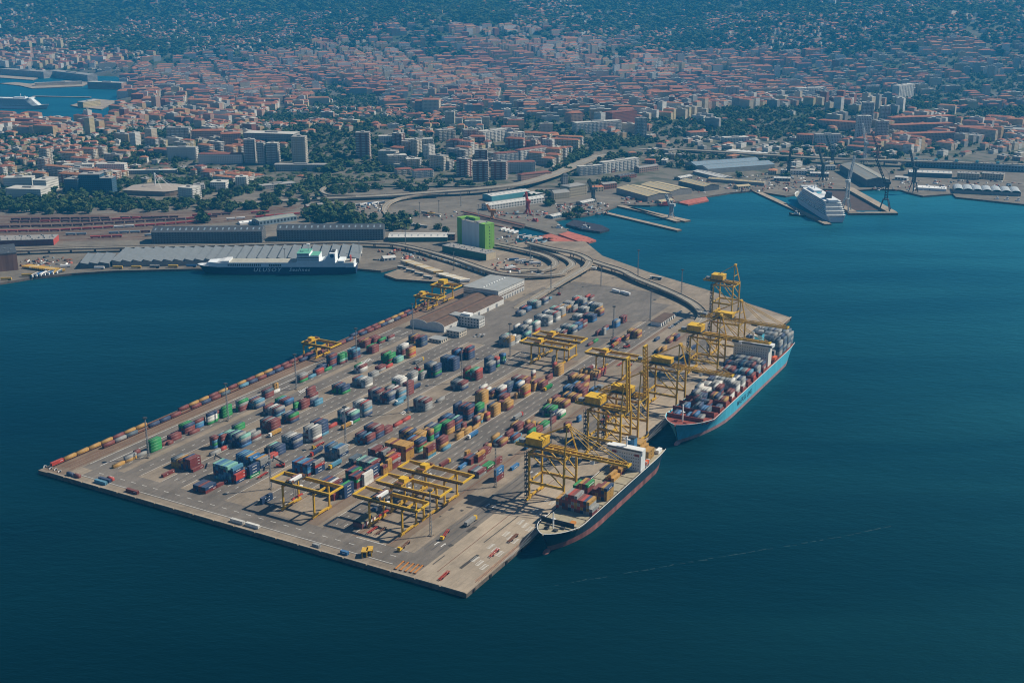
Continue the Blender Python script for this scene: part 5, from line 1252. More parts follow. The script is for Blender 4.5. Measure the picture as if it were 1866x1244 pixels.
# ------------------------------------------------------------------ harbour ground and jetties
def land(name, pxs, m, z1=DZ, z0=-7, extra=(), top=None, kind=True):
    pts = [G(x, y, z1) for x, y in pxs] + list(extra)
    A = sum(pts[i][0]*pts[(i+1) % len(pts)][1] - pts[(i+1) % len(pts)][0]*pts[i][1] for i in range(len(pts)))
    if A < 0: pts = pts[::-1]
    mb = MB(); mb.prism(pts, z0, z1, 0, 1); o = mb.build(name, [WALLC, top or m]); structure(o); return o
land('harbour_ground', [(-140, 535), (0, 515), (62, 505), (130, 498), (205, 493), (350, 489.5), (655, 489.5), (694, 493), (760, 478), (905, 448.5), (936, 441), (945, 425), (930, 414), (944, 409), (985, 419), (1012, 428), (1036, 421), (1010, 401), (1040, 396), (1075, 391), (1094, 386), (1130, 373), (1185, 374), (1236, 367), (1292, 357), (1330, 351), (1372, 347), (1432, 357), (1462, 352), (1500, 344), (1566, 346), (1600, 344), (1642, 346), (1656, 351), (1682, 357), (1736, 353), (1742, 359), (1866, 372), (2050, 388)], LANDC, extra=[(1500, 2450), (-1500, 2450)])
def jetty(name, a, b, w, label=None, m=QUAYC, z=2.6):
    p, q = np.array(G(*a, z)), np.array(G(*b, z)); d = (q-p)/np.linalg.norm(q-p); n = np.array([-d[1], d[0]])*w/2
    mb = MB(); mb.prism([tuple(p-n), tuple(q-n), tuple(q+n), tuple(p+n)], -7, z, 0, 1); o = structure(mb.build(name, [WALLC, m])); return o
jetty('jetty', (1090, 384), (1238, 419), 10); jetty('jetty', (1092, 366), (1253, 402), 14); jetty('dock_arm', (1150, 378), (1236, 403), 9)
jetty('jetty', (1374, 346), (1509, 408), 12)
jetty('dock_arm', (1466, 340), (1556, 386), 13, z=4.2); jetty('dock_arm', (1545, 341), (1626, 386), 16, z=4.2); jetty('dock_gate', (1546, 387), (1635, 387), 9, z=4.0)
mb = MB(); mb.poly([(*G(*p, .1), .1) for p in ((1486, 345), (1556, 345), (1622, 384), (1556, 384))]); structure(mb.build('dry_dock_floor', mat('dock_floor_brown', (.075, .05, .04), .9, .3, .1)))
jetty('jetty', (14, 151), (60, 156), 60); jetty('jetty', (60, 175), (165, 177), 12)
land('mole', [(32, 155), (58, 161), (150, 157), (165, 150), (120, 147)], QUAYC); land('mole', [(-60, 137), (60, 146), (75, 140), (-60, 128)], QUAYC); land('mole', [(128, 192), (170, 180), (215, 184), (185, 199), (150, 196)], QUAYC)
# rail yard bed
def sheet(name, pxs, m, z):
    mb = MB(); mb.poly([(*G(x, y, z), z) for x, y in pxs]); return structure(mb.build(name, m))
sheet('rail_yard_bed', [(-60, 444), (270, 437), (272, 418), (480, 400), (560, 372), (420, 381), (200, 389), (-60, 392)], slab_mat('rail_yard_ballast', (.20, .15, .115), (.17, .13, .10), 0, (60, 4.5), 0.02, .45), DZ+.02)
def px_line(name, pts, w, h, z, m, kind='structure', n=None):
    mb = MB(); P_ = [Vector((*G(x, y, z), z)) for x, y in pts]
    for a, b in zip(P_, P_[1:]): mb.beam(a, b, w, h)
    o = mb.build(name, m); o['kind'] = kind; return o
RAILS_PX = [[(-60, 396), (200, 393), (420, 386), (540, 376)], [(-60, 402), (200, 399), (420, 389), (545, 378)], [(-60, 409), (160, 406), (330, 397), (540, 380)], [(-60, 416), (140, 412), (300, 403), (540, 383)], [(-60, 421), (120, 418), (290, 409), (500, 391)], [(-60, 427), (100, 425), (280, 415), (460, 398)], [(-60, 433), (100, 431), (270, 424)], [(-60, 439), (120, 437), (270, 431)]]
for pts in RAILS_PX:
    px_line('railway_track', pts, 1.9, .18, DZ+.12, RUST)
# ------------------------------------------------------------------ elevated roads
def smooth(pts, n=6):
    out = []; P_ = [Vector(p) for p in pts]; P_ = [P_[0]] + P_ + [P_[-1]]
    for i in range(1, len(P_)-2):
        for k in range(n):
            t = k/n; a, b, c, d = P_[i-1:i+3]
            out.append(.5*((2*b) + (-a+c)*t + (2*a-5*b+4*c-d)*t*t + (-a+3*b-3*c+d)*t**3))
    return out + [P_[-2]]
VPTS = []
def viaduct(label, pts, w, thick=1.5, piers=True, every=26.0, m=None, lanes=True):
    """pts: (px, py, height of the roadway)"""
    line_ = smooth([(*G(x, y, z), z) for x, y, z in pts]); n = len(line_)
    VPTS.extend((p.x, p.y, w/2 + 7) for p in line_)
    o = empty('viaduct', tuple(line_[0].xy.to_3d())); tag(o, label, 'viaduct', 'elevated roads'); off = o.location.copy()
    T = []
    for i in range(n):
        d = (line_[min(i+1, n-1)] - line_[max(i-1, 0)]); d.z = 0; d.normalize(); T.append(Vector((-d.y, d.x, 0)))
    def ribbon(a0, a1, z0, z1, name, m, par=o):
        mb = MB(); 
        for i, p in enumerate(line_):
            q = p - off
            mb.v += [tuple(q + T[i]*a0 + Vector((0, 0, z0))), tuple(q + T[i]*a1 + Vector((0, 0, z0))), tuple(q + T[i]*a1 + Vector((0, 0, z1))), tuple(q + T[i]*a0 + Vector((0, 0, z1)))]
        for i in range(n-1):
            for j in range(4): mb.f.append((4*i+j, 4*i+(j+1) % 4, 4*i+4+(j+1) % 4, 4*i+4+j)[::-1]); mb.m.append(0)
        mb.f.append((0, 1, 2, 3)); mb.f.append((4*n-1, 4*n-2, 4*n-3, 4*n-4)); mb.m += [0, 0]
        return mb.build(name, m, par)
    dk = ribbon(-w/2, w/2, -thick, 0, 'roadway', m or ROADC)
    ribbon(-w/2-.35, -w/2, -thick-.1, .95, 'parapet', QUAYC); ribbon(w/2, w/2+.35, -thick-.1, .95, 'parapet', QUAYC)
    if lanes: ribbon(-.12, .12, .004, .02, 'centre_line', LINE, dk)
    if piers:
        acc = 0
        for i in range(1, n):
            acc += (line_[i]-line_[i-1]).length
            if acc > every:
                acc = 0; p = line_[i] - off; z0 = max(float(terrain_h(line_[i].x, line_[i].y)), DZ) if line_[i].y > 2330 else DZ
                if line_[i].z - z0 > 3.5:
                    mb = MB(); t = T[i]; zt = line_[i].z - thick
                    for s in (-.28, .28):
                        c = p + t*(w*s); mb.box(c.x-.7, c.y-.7, z0-.2, c.x+.7, c.y+.7, zt-1.0)
                    mb.beam((p - t*w*.42).xy.to_3d() + Vector((0, 0, zt-.55)), (p + t*w*.42).xy.to_3d() + Vector((0, 0, zt-.55)), 1.4, 1.0); mb.build('pier_bent', WALLC, o)
    return o
t3_ = lambda x, y: (700 + x/4.665, 440 + y/4.665)
V = V
viaduct('elevated road loop curving down along the container yard', [(*t6_(470, 785), 10), (*t6_(650, 828), 10), (*t6_(810, 860), 10), (*t6_(905, 905), 10), (*t6_(895, 950), 10), (*t3_(1680, 240), 10), (*t3_(1500, 345), 9), (*t3_(1330, 450), 7), (*t3_(1200, 525), 4.6), (*t3_(1130, 570), 3.3)], 9.5)
viaduct('elevated road along the sea wall ending in a tight bend', [(*t6_(905, 905), 9.6), (*t6_(1010, 940), 9.6), (*t6_(1150, 985), 9), (1160, 506, 8.6), (1205, 524, 8.2), (1243, 541, 7.6), (1268, 556, 7), (1280, 571, 6), (1276, 584, 5), (1262, 596, 3.6)], 10.5)
viaduct('inner elevated road loop around the trailer park', [(*t6_(255, 795), 8), (*t6_(420, 830), 8), (*t6_(580, 870), 8), (*t6_(665, 915), 8), (*t6_(655, 955), 7), (*t6_(560, 985), 6), (*t3_(1340, 245), 5), (*t3_(1150, 240), 4), (*t3_(1000, 225), 3.4)], 10)
viaduct('middle elevated road loop under the outer one', [(*t6_(490, 805), 6), (*t6_(640, 855), 6), (*t6_(760, 905), 6), (*t6_(790, 945), 6), (*t6_(730, 985), 6), (*t3_(1500, 275), 6), (*t3_(1330, 290), 7), (*t3_(1120, 285), 8), (*t3_(960, 265), 9), (*t3_(800, 215), 9), (*t3_(600, 145), 9), (*t3_(350, 75), 9), (*t3_(120, 25), 9), (690, 443, 9), (630, 441, 9), (500, 444, 9), (300, 449, 9), (150, 452, 9), (34, 456, 9), (-60, 459, 9)], 9.5)
viaduct('main highway viaduct sweeping past the shipyard', [(420, 371, 4), (520, 365, 5), (620, 360, 7), (720, 355, 9), (800, 349, 11), (880, 343, 13), (950, 334, 14), (1010, 317, 15), (1055, 298, 16), (1095, 283, 16), (1140, 274, 16), (1200, 271, 16), (1290, 275, 16), (1400, 282, 16), (1530, 289, 16), (1700, 294, 16), (1880, 300, 16), (2000, 303, 16)], 21, 2.0, True, 40)
viaduct('curved slip road dropping from the highway to the yards', [(800, 353.5, 9.5), (762, 356, 9), (728, 362, 8), (708, 371, 7), (701, 382, 5), (707, 392, 3.6)], 9)
viaduct('small looped ramp beside the trees left of the highway', [(700, 331, 8), (650, 334, 9), (612, 337, 9), (592, 342, 9), (588, 349, 9), (604, 355, 8.5), (650, 357, 8.2)], 8, every=30)
# ------------------------------------------------------------------ harbour buildings
DARKW = mat('dark_warehouse_brick', (.125, .135, .145), .85, .2, .25); DARKR = mat('dark_slate_roof', (.06, .068, .078), .8, .2, .2); GREEN = mat('silo_green', (.19, .40, .065), .65, .2, .3, streak=(1, 1, .15)); SILOW = mat('silo_white', (.62, .64, .64), .8, .1, .2, streak=(1, 1, .1)); DGREEN = mat('dark_green_sheet', (.05, .14, .10), .7, .15, .2); BRICK = mat('red_brick', (.26, .10, .065), .85, .2, .3); YROOF = mat('ochre_roof', (.45, .37, .22), .75, .15, .2); BLUEG = mat('blue_grey_sheet', (.20, .27, .32), .7, .15, .2); TURQ = mat('turquoise_sheet', (.10, .33, .38), .6, .12, .2); WROOF = mat('white_sheet_roof', (.55, .54, .50), .7, .1, .2); CONCB = mat('grey_concrete', (.28, .27, .25), .85, .15, .3); TERR = mat('terracotta_roof', (.42, .145, .065), .85, .22, .15); CREAM2 = mat('cream_wall', (.50, .42, .29), .85, .12, .2)
TAKEN = []
def frame3(L, Fp, Rp=None, depth=None, ter=False):
    """rectangle from the pixels of its left, front and right ground corners -> origin, angle, length, width"""
    g_ = (lambda p: np.array(GT(*p)[:2])) if ter else (lambda p: np.array(G(*p)))
    l, f = g_(L), g_(Fp)
    if Rp is None:                                    # L-F is the front edge, depth goes away from the camera
        d = f - l; ln = np.linalg.norm(d); d /= ln; n = np.array([-d[1], d[0]])
        if n[1] < 0: n = -n
        return l, math.atan2(d[1], d[0]), ln, depth
    r = g_(Rp); e1, e2 = f - l, r - f
    if np.linalg.norm(e1) >= np.linalg.norm(e2): d = e1/np.linalg.norm(e1); ln = np.linalg.norm(e1); n = np.array([-d[1], d[0]]); wd = abs(float(e2 @ n)); org = l
    else:
        d = e2/np.linalg.norm(e2); ln = np.linalg.norm(e2); n = np.array([-d[1], d[0]]); wd = abs(float(e1 @ n)); org = f
    return org, math.atan2(d[1], d[0]), ln, max(wd, 4.0)
def shed(name, label, fr, H, wall, roof, kind='gable', rise=3.0, bays=1, floors=0, cat='shed', group=None, z=DZ, bay=5.0, ends=None):
    org, ang, L, Wd = fr
    o = empty(name, (org[0], org[1], z), ang); tag(o, label, cat, group)
    TAKEN.append((org[0] + L/2*math.cos(ang) - Wd/2*math.sin(ang), org[1] + L/2*math.sin(ang) + Wd/2*math.cos(ang), max(L, Wd)*.55))
    mb = MB(); mb.box(0, 0, 0, L, Wd, H)
    r = MB(); e = .5
    if kind == 'gable':
        for i in range(bays):
            y0, y1 = Wd*i/bays, Wd*(i+1)/bays; ym = (y0+y1)/2
            r.quad((-e, y0, H), (L+e, y0, H), (L+e, ym, H+rise), (-e, ym, H+rise)); r.quad((L+e, y1, H), (-e, y1, H), (-e, ym, H+rise), (L+e, ym, H+rise))
            for x in (0, L): mb.poly([(x, y0, H), (x, y1, H), (x, ym, H+rise-.1)] if x else [(x, y1, H), (x, y0, H), (x, ym, H+rise-.1)])
    elif kind == 'teeth':                              # ridges across the length
        for i in range(bays):
            x0, x1 = L*i/bays, L*(i+1)/bays
            r.quad((x0, -e, H+rise), (x1, -e, H), (x1, Wd+e, H), (x0, Wd+e, H+rise)); mb.poly([(x0, 0, H), (x1, 0, H), (x0, 0, H+rise)]); mb.poly([(x1, Wd, H), (x0, Wd, H), (x0, Wd, H+rise)])
            r.quad((x0, Wd+e, H), (x0, -e, H), (x0, -e, H+rise), (x0, Wd+e, H+rise), 1)
    elif kind == 'barrel':
        for i in range(bays):
            x0, x1 = L*i/bays, L*(i+1)/bays; c = (x0+x1)/2; rr = (x1-x0)/2
            for k in range(7):
                a, b = math.pi*k/7, math.pi*(k+1)/7; r.quad((c-rr*math.cos(a), -e, H+rise*math.sin(a)), (c-rr*math.cos(b), -e, H+rise*math.sin(b)), (c-rr*math.cos(b), Wd+e, H+rise*math.sin(b)), (c-rr*math.cos(a), Wd+e, H+rise*math.sin(a)))
    elif kind == 'hip':
        m_ = min(L, Wd)/2*.95; r.quad((-e, -e, H), (L+e, -e, H), (L-m_, Wd/2, H+rise), (m_, Wd/2, H+rise)); r.quad((L+e, Wd+e, H), (-e, Wd+e, H), (m_, Wd/2, H+rise), (L-m_, Wd/2, H+rise)); r.poly([(-e, Wd+e, H), (-e, -e, H), (m_, Wd/2, H+rise)]); r.poly([(L+e, -e, H), (L+e, Wd+e, H), (L-m_, Wd/2, H+rise)])
    else:
        r.box(-.3, -.3, H, L+.3, Wd+.3, H+.6)
    mb.build('wall', wall, o); rf_ = r.build('roof', [roof, WROOF] if kind == 'teeth' else roof, o)
    lt_ = MB()
    if kind == 'gable' and L > 30:
        for i in range(bays):
            y0, y1 = Wd*i/bays, Wd*(i+1)/bays; ym = (y0+y1)/2; n_ = int(L/9)
            for k in range(n_):
                x = (k+.5)*L/n_; a_, b_ = y0 + (ym-y0)*.35, y0 + (ym-y0)*.75; za, zb2 = H + rise*.35 + .06, H + rise*.75 + .06
                lt_.quad((x-1.1, a_, za), (x+1.1, a_, za), (x+1.1, b_, zb2), (x-1.1, b_, zb2))
            lt_.box(1, ym-.35, H+rise-.05, L-1, ym+.35, H+rise+.45)
    elif kind == 'flat' and L > 14:
        rk = random.Random(int(L*100))
        for k in range(int(L*Wd/90)): x, y = rk.uniform(1, L-3), rk.uniform(1, Wd-3); lt_.box(x, y, H+.6, x + rk.uniform(.8, 2.6), y + rk.uniform(.8, 2.2), H + rk.uniform(1.1, 2.4))
    if lt_.v: stuff(lt_.build('roof_lights_and_vents', GSTEEL if wall is not DARKW else BLUEG, rf_))
    if ends: bx('end_wall', ends, o, (L, .02, .01, L+.25, Wd-.02, H-.01))
    if floors:
        wm = MB(); fh = H/floors; n1, n2 = max(2, int(L/bay)), max(1, int(Wd/bay))
        for f in range(floors):
            z0, z1 = f*fh + fh*.28, f*fh + fh*.80
            for i in range(n1):
                x = (i+.5)*L/n1; hw = L/n1*.27; wm.quad((x-hw, -.05, z0), (x+hw, -.05, z0), (x+hw, -.05, z1), (x-hw, -.05, z1)); wm.quad((x+hw, Wd+.05, z0), (x-hw, Wd+.05, z0), (x-hw, Wd+.05, z1), (x+hw, Wd+.05, z1))
            for i in range(n2):
                y = (i+.5)*Wd/n2; hw = Wd/n2*.27; xe = L + (.3 if ends else .05); wm.quad((xe, y-hw, z0), (xe, y+hw, z0), (xe, y+hw, z1), (xe, y-hw, z1)); wm.quad((-.05, y+hw, z0), (-.05, y-hw, z0), (-.05, y-hw, z1), (-.05, y+hw, z1))
        stuff(wm.build('window_rows', GLASS, o))
    return o
si = shed('grain_silo', 'tall green and white silo tower beside the ramp loops', frame3((834, 443), (884, 455.5), (902, 452.5)), 37, SILOW, CONCB, 'flat', cat='silo')
L_, W_ = frame3((834, 443), (884, 455.5), (902, 452.5))[2:]
bx('corner_tower', GREEN, si, (-.3, -.3, 0, L_*.16, W_+.3, 40)); bx('corner_tower', GREEN, si, (L_*.80, -.3, 0, L_+.3, W_+.3, 37.9)); bx('roof_house', GREEN, si, (L_*.16, W_*.5, 37.6, L_*.5, W_, 41.5))
wn_ = MB()
for i in range(7): wn_.box(L_+.32, W_*.45, 3+i*4.8, L_+.36, W_*.55, 4.6+i*4.8)
stuff(wn_.build('tower_windows', GLASS, si))
shed('silo_annex', 'low dark green hall with cream end wall below the silo', frame3((806, 459), (886, 475), (905, 470.5)), 9.5, DGREEN, CONCB, 'flat', ends=CREAM2)
shed('quay_shed', 'long white-roofed green shed between slate warehouses and silo', frame3((708, 441), (815, 440.5), None, 34), 7, DGREEN, WROOF, 'gable', 2)
shed('brick_annex', 'small brown building at the end of the green shed', frame3((816, 438), (829, 438), None, 14), 9, BRICK, CONCB, 'flat', floors=2)
shed('dock_warehouse', 'left of two long dark slate warehouses behind the ferry', frame3((277, 444), (478, 442), None, 36), 17, DARKW, DARKR, 'gable', 5, floors=5, bay=4.2, cat='warehouse', group='slate warehouses')
shed('dock_warehouse', 'right of two long dark slate warehouses behind the ferry', frame3((505, 439.5), (699, 437.5), None, 36), 17, DARKW, DARKR, 'gable', 5, floors=5, bay=4.2, cat='warehouse', group='slate warehouses')
shed('sawtooth_shed', 'long shed with row of grey sawtooth roofs behind the ferry', frame3((205, 486), (655, 479), None, 80), 6, CONCB, mat('sawtooth_grey', (.17, .19, .20), .6, .15, .2), 'teeth', 4.0, 24)
shed('quay_store', 'dark slate-roofed store at the left end of sawtooth shed', frame3((147, 490), (200, 488), None, 60), 6, DARKW, mat('sawtooth_grey', (.17, .19, .20), .6, .15, .2), 'teeth', 3.0, 3)
shed('striped_warehouse', 'tall weathered brown striped warehouse at the left edge', frame3((-50, 500), (34, 492), None, 60), 24, mat('weathered_brown', (.24, .13, .09), .9, .45, .12, streak=(1, 1, .08)), DARKR, 'flat', cat='warehouse')
shed('red_hall', 'dark red flat-roofed hall with bright red end at left', frame3((-40, 451), (98, 447), None, 34), 9, mat('maroon_wall', (.16, .06, .06), .8, .15), CONCB, 'flat', ends=mat('bright_red_wall', (.42, .07, .05), .7, .1))
shed('rail_shed', 'pale green-roofed shed with glazed front beside the rail yard', frame3((473, 412), (541, 402), None, 26), 8, BLUEG, mat('pale_green_roof', (.27, .30, .26), .8, .15), 'gable', 2, floors=1, bay=6)
shed('white_tent', 'low bright white roof beside the rail yard trees', frame3((438, 410), (474, 406), None, 14), 3, WHITE, WHITE, 'gable', 2)
shed('blue_hall', 'turquoise hall with pale roof by the shipyard', frame3((896, 367), (966, 357), None, 28), 9, TURQ, WROOF, 'gable', 2)
shed('terminal_hall', 'long white hall with porch beside the dry dock', frame3((890, 384), (992, 369), None, 20), 9, PLW, WROOF, 'gable', 3, floors=2, bay=6)
shed('small_hall', 'small white arched hall right of the long white hall', frame3((970, 365), (994, 360), None, 22), 7, PLW, WROOF, 'barrel', 3, 1)
shed('yard_house', 'yellow gabled house beside the old dock', frame3((1010, 364), (1038, 361), None, 16), 11, CREAM2, CONCB, 'gable', 5, floors=3, cat='house')
shed('clock_tower', 'slender grey tower behind the yellow gabled house', frame3((1026, 346), (1035, 345), None, 8), 27, CONCB, DARKR, 'hip', 4, floors=6, cat='tower')
shed('yard_offices', 'cream four-storey office block beside the slender tower', frame3((1038, 360), (1069, 355), None, 26), 19, CREAM2, CONCB, 'hip', 3, floors=4, cat='building')
shed('ship_shed', 'ochre-roofed shipyard shed, left of the pair by the dock', frame3((1123, 352), (1180, 368), (1206, 358)), 10, CONCB, YROOF, 'gable', 4, cat='shed', group='shipyard sheds')
shed('ship_shed', 'ochre-roofed shipyard shed, right of the pair by the dock', frame3((1166, 345), (1222, 358), (1243, 349)), 9, CONCB, YROOF, 'gable', 4, group='shipyard sheds')
shed('ship_shed', 'pale ridge-lit shed with brick gables right of ochre sheds', frame3((1236, 338), (1283, 349), (1298, 343)), 9, DARKW, YROOF, 'gable', 4, group='shipyard sheds')
shed('ship_shed', 'long low white-roofed shed beyond the brick gables', frame3((1262, 318), (1316, 331), (1322, 326)), 7, CONCB, WROOF, 'gable', 2, group='shipyard sheds')
shed('ship_shed', 'pale-roofed low shed at the quay near cruise ship', frame3((1290, 331), (1392, 339), None, 18), 6, CONCB, YROOF, 'gable', 2, group='shipyard sheds')
shed('assembly_hall', 'very large blue-grey roofed assembly hall in the shipyard', frame3((1262, 305), (1290, 318), (1411, 309)), 11, mat('hall_pale', (.36, .36, .33), .8, .12), BLUEG, 'gable', 5, 2)
shed('slip_hall', 'dark beige-roofed slipway hall behind the dry dock', frame3((1530, 312), (1578, 341), (1612, 336)), 14, DARKW, mat('beige_sheet', (.26, .25, .21), .8, .15), 'gable', 5)
shed('harbour_store', 'dark front shed with bright white roof right of shipyard', frame3((1656, 322), (1734, 325), None, 30), 9, DARKW, WROOF, 'gable', 3)
shed('white_store', 'low white store at the right quay', frame3((1672, 346), (1724, 349), None, 26), 4, WHITE, WHITE, 'flat')
shed('barrel_hall', 'row of seven grey barrel vaults on the right shore', frame3((1738, 352), (1860, 358), None, 46), 6, CONCB, mat('vault_grey', (.42, .46, .47), .5, .1), 'barrel', 4, 7)
shed('villa_store', 'pale ochre block left of two above the barrel vaults', frame3((1744, 326), (1784, 328), None, 22), 11, CREAM2, CONCB, 'flat', floors=3, group='ochre blocks'); shed('villa_store', 'pale ochre block right of two above the barrel vaults', frame3((1788, 326), (1828, 329), None, 22), 11, CREAM2, CONCB, 'flat', floors=3, group='ochre blocks')
sg_ = shed('station_building', 'long slate-blue industrial block with roof turrets at far right', frame3((1650, 303), (1900, 316), None, 30), 12, BLUEG, mat('slate_blue_roof', (.12, .16, .19), .7, .15), 'flat', floors=2, bay=6, cat='building')
for i in range(5): bx('roof_turret', TURQ, sg_, (16+i*40, 8, 12.6, 22+i*40, 14, 18))
shed('workshop', 'white-blue workshop with sawtooth lights left of shipyard hall', frame3((1322, 283), (1390, 290), None, 34), 8, BLUEG, WROOF, 'teeth', 2.5, 7)
for i, (a, b, w_, r_, h_) in enumerate((((1240, 330), (1262, 326), CONCB, WROOF, 6), ((1345, 345), (1368, 343), CREAM2, YROOF, 5), ((1410, 330), (1440, 331), CONCB, WROOF, 6), ((1440, 318), (1470, 319), PLW, CONCB, 8), ((1476, 322), (1510, 323), CONCB, WROOF, 7), ((1490, 311), (1522, 311), PLW, CONCB, 9), ((1100, 346), (1124, 343), BRICK, CONCB, 10), ((1205, 372), (1228, 368), CREAM2, YROOF, 4), ((1190, 352), (1207, 350), CONCB, YROOF, 5), ((1130, 330), (1160, 325), BRICK, DARKR, 9), ((1165, 318), (1200, 313), mat('pinkish_wall', (.36, .24, .19), .85, .12), CONCB, 13), ((1115, 318), (1150, 312), BRICK, TERR, 11), ((1008, 399), (1030, 394), BLUEG, WROOF, 4), ((1062, 375), (1085, 370), CONCB, WROOF, 5), ((1080, 351), (1100, 349), CREAM2, TERR, 9), ((640, 468), (660, 467), PLW, WROOF, 4), ((700, 476), (722, 474), PLW, WROOF, 4), ((1630, 328), (1652, 330), PLW, WROOF, 6), ((560, 383), (590, 380), BRICK, CONCB, 7))):
    shed('yard_workshop', f'small harbour workshop, {ordinal(i)} of the scattered ones, {("white-roofed" if r_ is WROOF else "tile-roofed" if r_ is TERR else "ochre-roofed" if r_ is YROOF else "grey-roofed")}', frame3(a, b, None, 16), h_, w_, r_, 'gable', 2.0, floors=max(1, h_//4), cat='workshop', group='small harbour workshops')
# fan-shaped arena with mast
c0 = np.array(G(282, 352)); ar = empty('arena', (c0[0], c0[1], DZ)); tag(ar, 'fan-shaped pale arena roof hung from a white mast', 'arena')
TAKEN.append((c0[0], c0[1], 70))
mb = MB(); pts = [(-52, -18)] + [(58*math.cos(a), 6+46*math.sin(a)) for a in np.linspace(-1.05, 2.0, 20)] + [(-50, 34)]
mb.prism(pts, 0, 9); mb.build('wall', mat('arena_brown', (.22, .16, .12), .8, .15), ar); mb = MB(); k = len(pts)
for i in range(k): p, q = pts[i], pts[(i+1) % k]; mb.poly([(p[0]*1.02, p[1]*1.02, 9.0), (q[0]*1.02, q[1]*1.02, 9.0), (0, 8, 13)])
mb.build('roof', mat('arena_roof', (.36, .31, .26), .8, .12), ar); bx('mast', WHITE, ar, (-.9, 7, 12.5, .9, 9, 36))
for i in range(6):
    a = -1 + i*.7; mb = MB(); mb.beam((0, 8, 35.5), (34*math.cos(a), 8+30*math.sin(a), 11.5), .4); mb.build('cable', WHITE, ar)
# ------------------------------------------------------------------ shipyard cranes
def yard_crane(px, py, h, jib, rz, label, m, base=10.0):
    x, y = G(px, py, DZ); o = empty('dock_crane', (x, y, DZ), rz); tag(o, label, 'crane', 'dock cranes')
    b = base/2
    for sx in (-b, b):
        for sy in (-b, b):
            mb = MB(); mb.beam((sx, sy, 0), (sx*.45, sy*.45, h*.3), 1.5); mb.build('leg', m, o)
    mb = MB(); mb.box(-b*.55, -b*.55, h*.3, b*.55, b*.55, h*.3+1.4); mb.build('portal_deck', m, o)
    mb = MB(); lattice(mb, (0, 0, h*.3+1.4), (0, 0, h*.72), 5.4, 6, .85); mb.build('tower', m, o)
    mb = MB(); mb.box(-3, -6, h*.72, 3, 4.5, h*.72+4.2); c = mb.build('machine_house', m, o); bx('cab', GLASS, c, (1.6, 4.5, h*.72, 3.2, 6.6, h*.72+2.6))
    mb = MB(); lattice(mb, (0, 3, h*.74), (0, 3+jib*.42, h*.74+jib*.9), 3.2, 8, .75); mb.build('jib', m, o)
    mb = MB(); mb.beam((0, -4, h*.76), (0, -1, h), .7); mb.beam((0, -1, h), (0, 3+jib*.40, h*.74+jib*.86), .3); mb.build('stay', m, o)
SLATE = mat('crane_slate', (.055, .075, .09), .6, .15, .4); PALE = mat('crane_pale', (.42, .46, .47), .6, .12, .4)
yard_crane(1612, 384, 64, 44, 1.2, 'dark lattice dock crane on the dry dock tip', SLATE, 18); yard_crane(1541, 384, 68, 46, -.6, 'pale lattice dock crane behind the cruise ship', PALE, 14); yard_crane(1664, 350, 58, 36, .4, 'grey lattice crane on the right shore quay', SLATE, 12)
yard_crane(1499, 330, 44, 40, 2.2, 'thin grey crane among shipyard workshops left of cruise funnel', SLATE); yard_crane(1516, 302, 40, 36, .8, 'far grey crane behind the slipway hall', SLATE); yard_crane(1436, 322, 42, 30, 3.0, 'thin grey crane beside the assembly hall', SLATE)
yard_crane(1223, 396, 26, 20, 1.0, 'pale lattice crane on the end of the dock jetty', PALE, 8); yard_crane(1081, 368, 30, 18, 2.0, 'dark old crane near the jetty root', SLATE, 8); yard_crane(962, 389, 26, 18, .3, 'bright red dock crane beside the white hall', REDP, 8); yard_crane(897, 399, 16, 14, 1.6, 'small orange dock crane near the silo', mat('orange_steel', (.5, .2, .04), .6, .2, .6), 6); yard_crane(1575, 300, 60, 44, .2, 'tall orange-tipped crane in front of the white tower block', PALE, 10); yard_crane(1598, 296, 46, 34, 1.0, 'red-brown thin crane right of tall orange-tipped crane', RUST, 10)
# dock basin of the old dry dock beside the silo
sheet('dry_dock_floor', [(840, 392), (850, 384), (958, 408), (950, 416)], mat('dock_floor_brown', (.075, .05, .04), .9, .3, .1), DZ+.03)
bx_o = jetty('dock_arm', (842, 384), (955, 411), 6, z=4.4, m=RUST); jetty('dock_arm', (838, 394), (935, 417), 5, z=4.4, m=RUST)
# ------------------------------------------------------------------ rail yard trains
BOXR = mat('wagon_red', (.36, .055, .05), .7, .2, .4, rnd=.15); BOXD = mat('wagon_dark', (.13, .06, .06), .7, .2, .4, rnd=.15); BOXW = mat('wagon_white', (.62, .62, .6), .6, .1); BOXB = mat('wagon_bluegrey', (.2, .26, .31), .6, .15)
def boxcar_proto(m, L=15.0):
    o = empty('freight_wagon'); mb = MB(); mb.box(.3, -1.35, 1.1, L-.3, 1.35, 3.6); n = len(mb.v)
    mb.v += [(.3, -1.35, 3.6), (L-.3, -1.35, 3.6), (L-.3, 0, 4.1), (.3, 0, 4.1), (.3, 1.35, 3.6), (L-.3, 1.35, 3.6)]; mb.f += [(n, n+1, n+2, n+3), (n+5, n+4, n+3, n+2)]; mb.m += [0, 0]; mb.build('body', m, o)
    mb = MB(); mb.box(1, -1, .5, 3.6, 1, 1.1); mb.box(L-3.6, -1, .5, L-1, 1, 1.1); mb.build('bogies', DSTEEL, o); return o
protos = {}
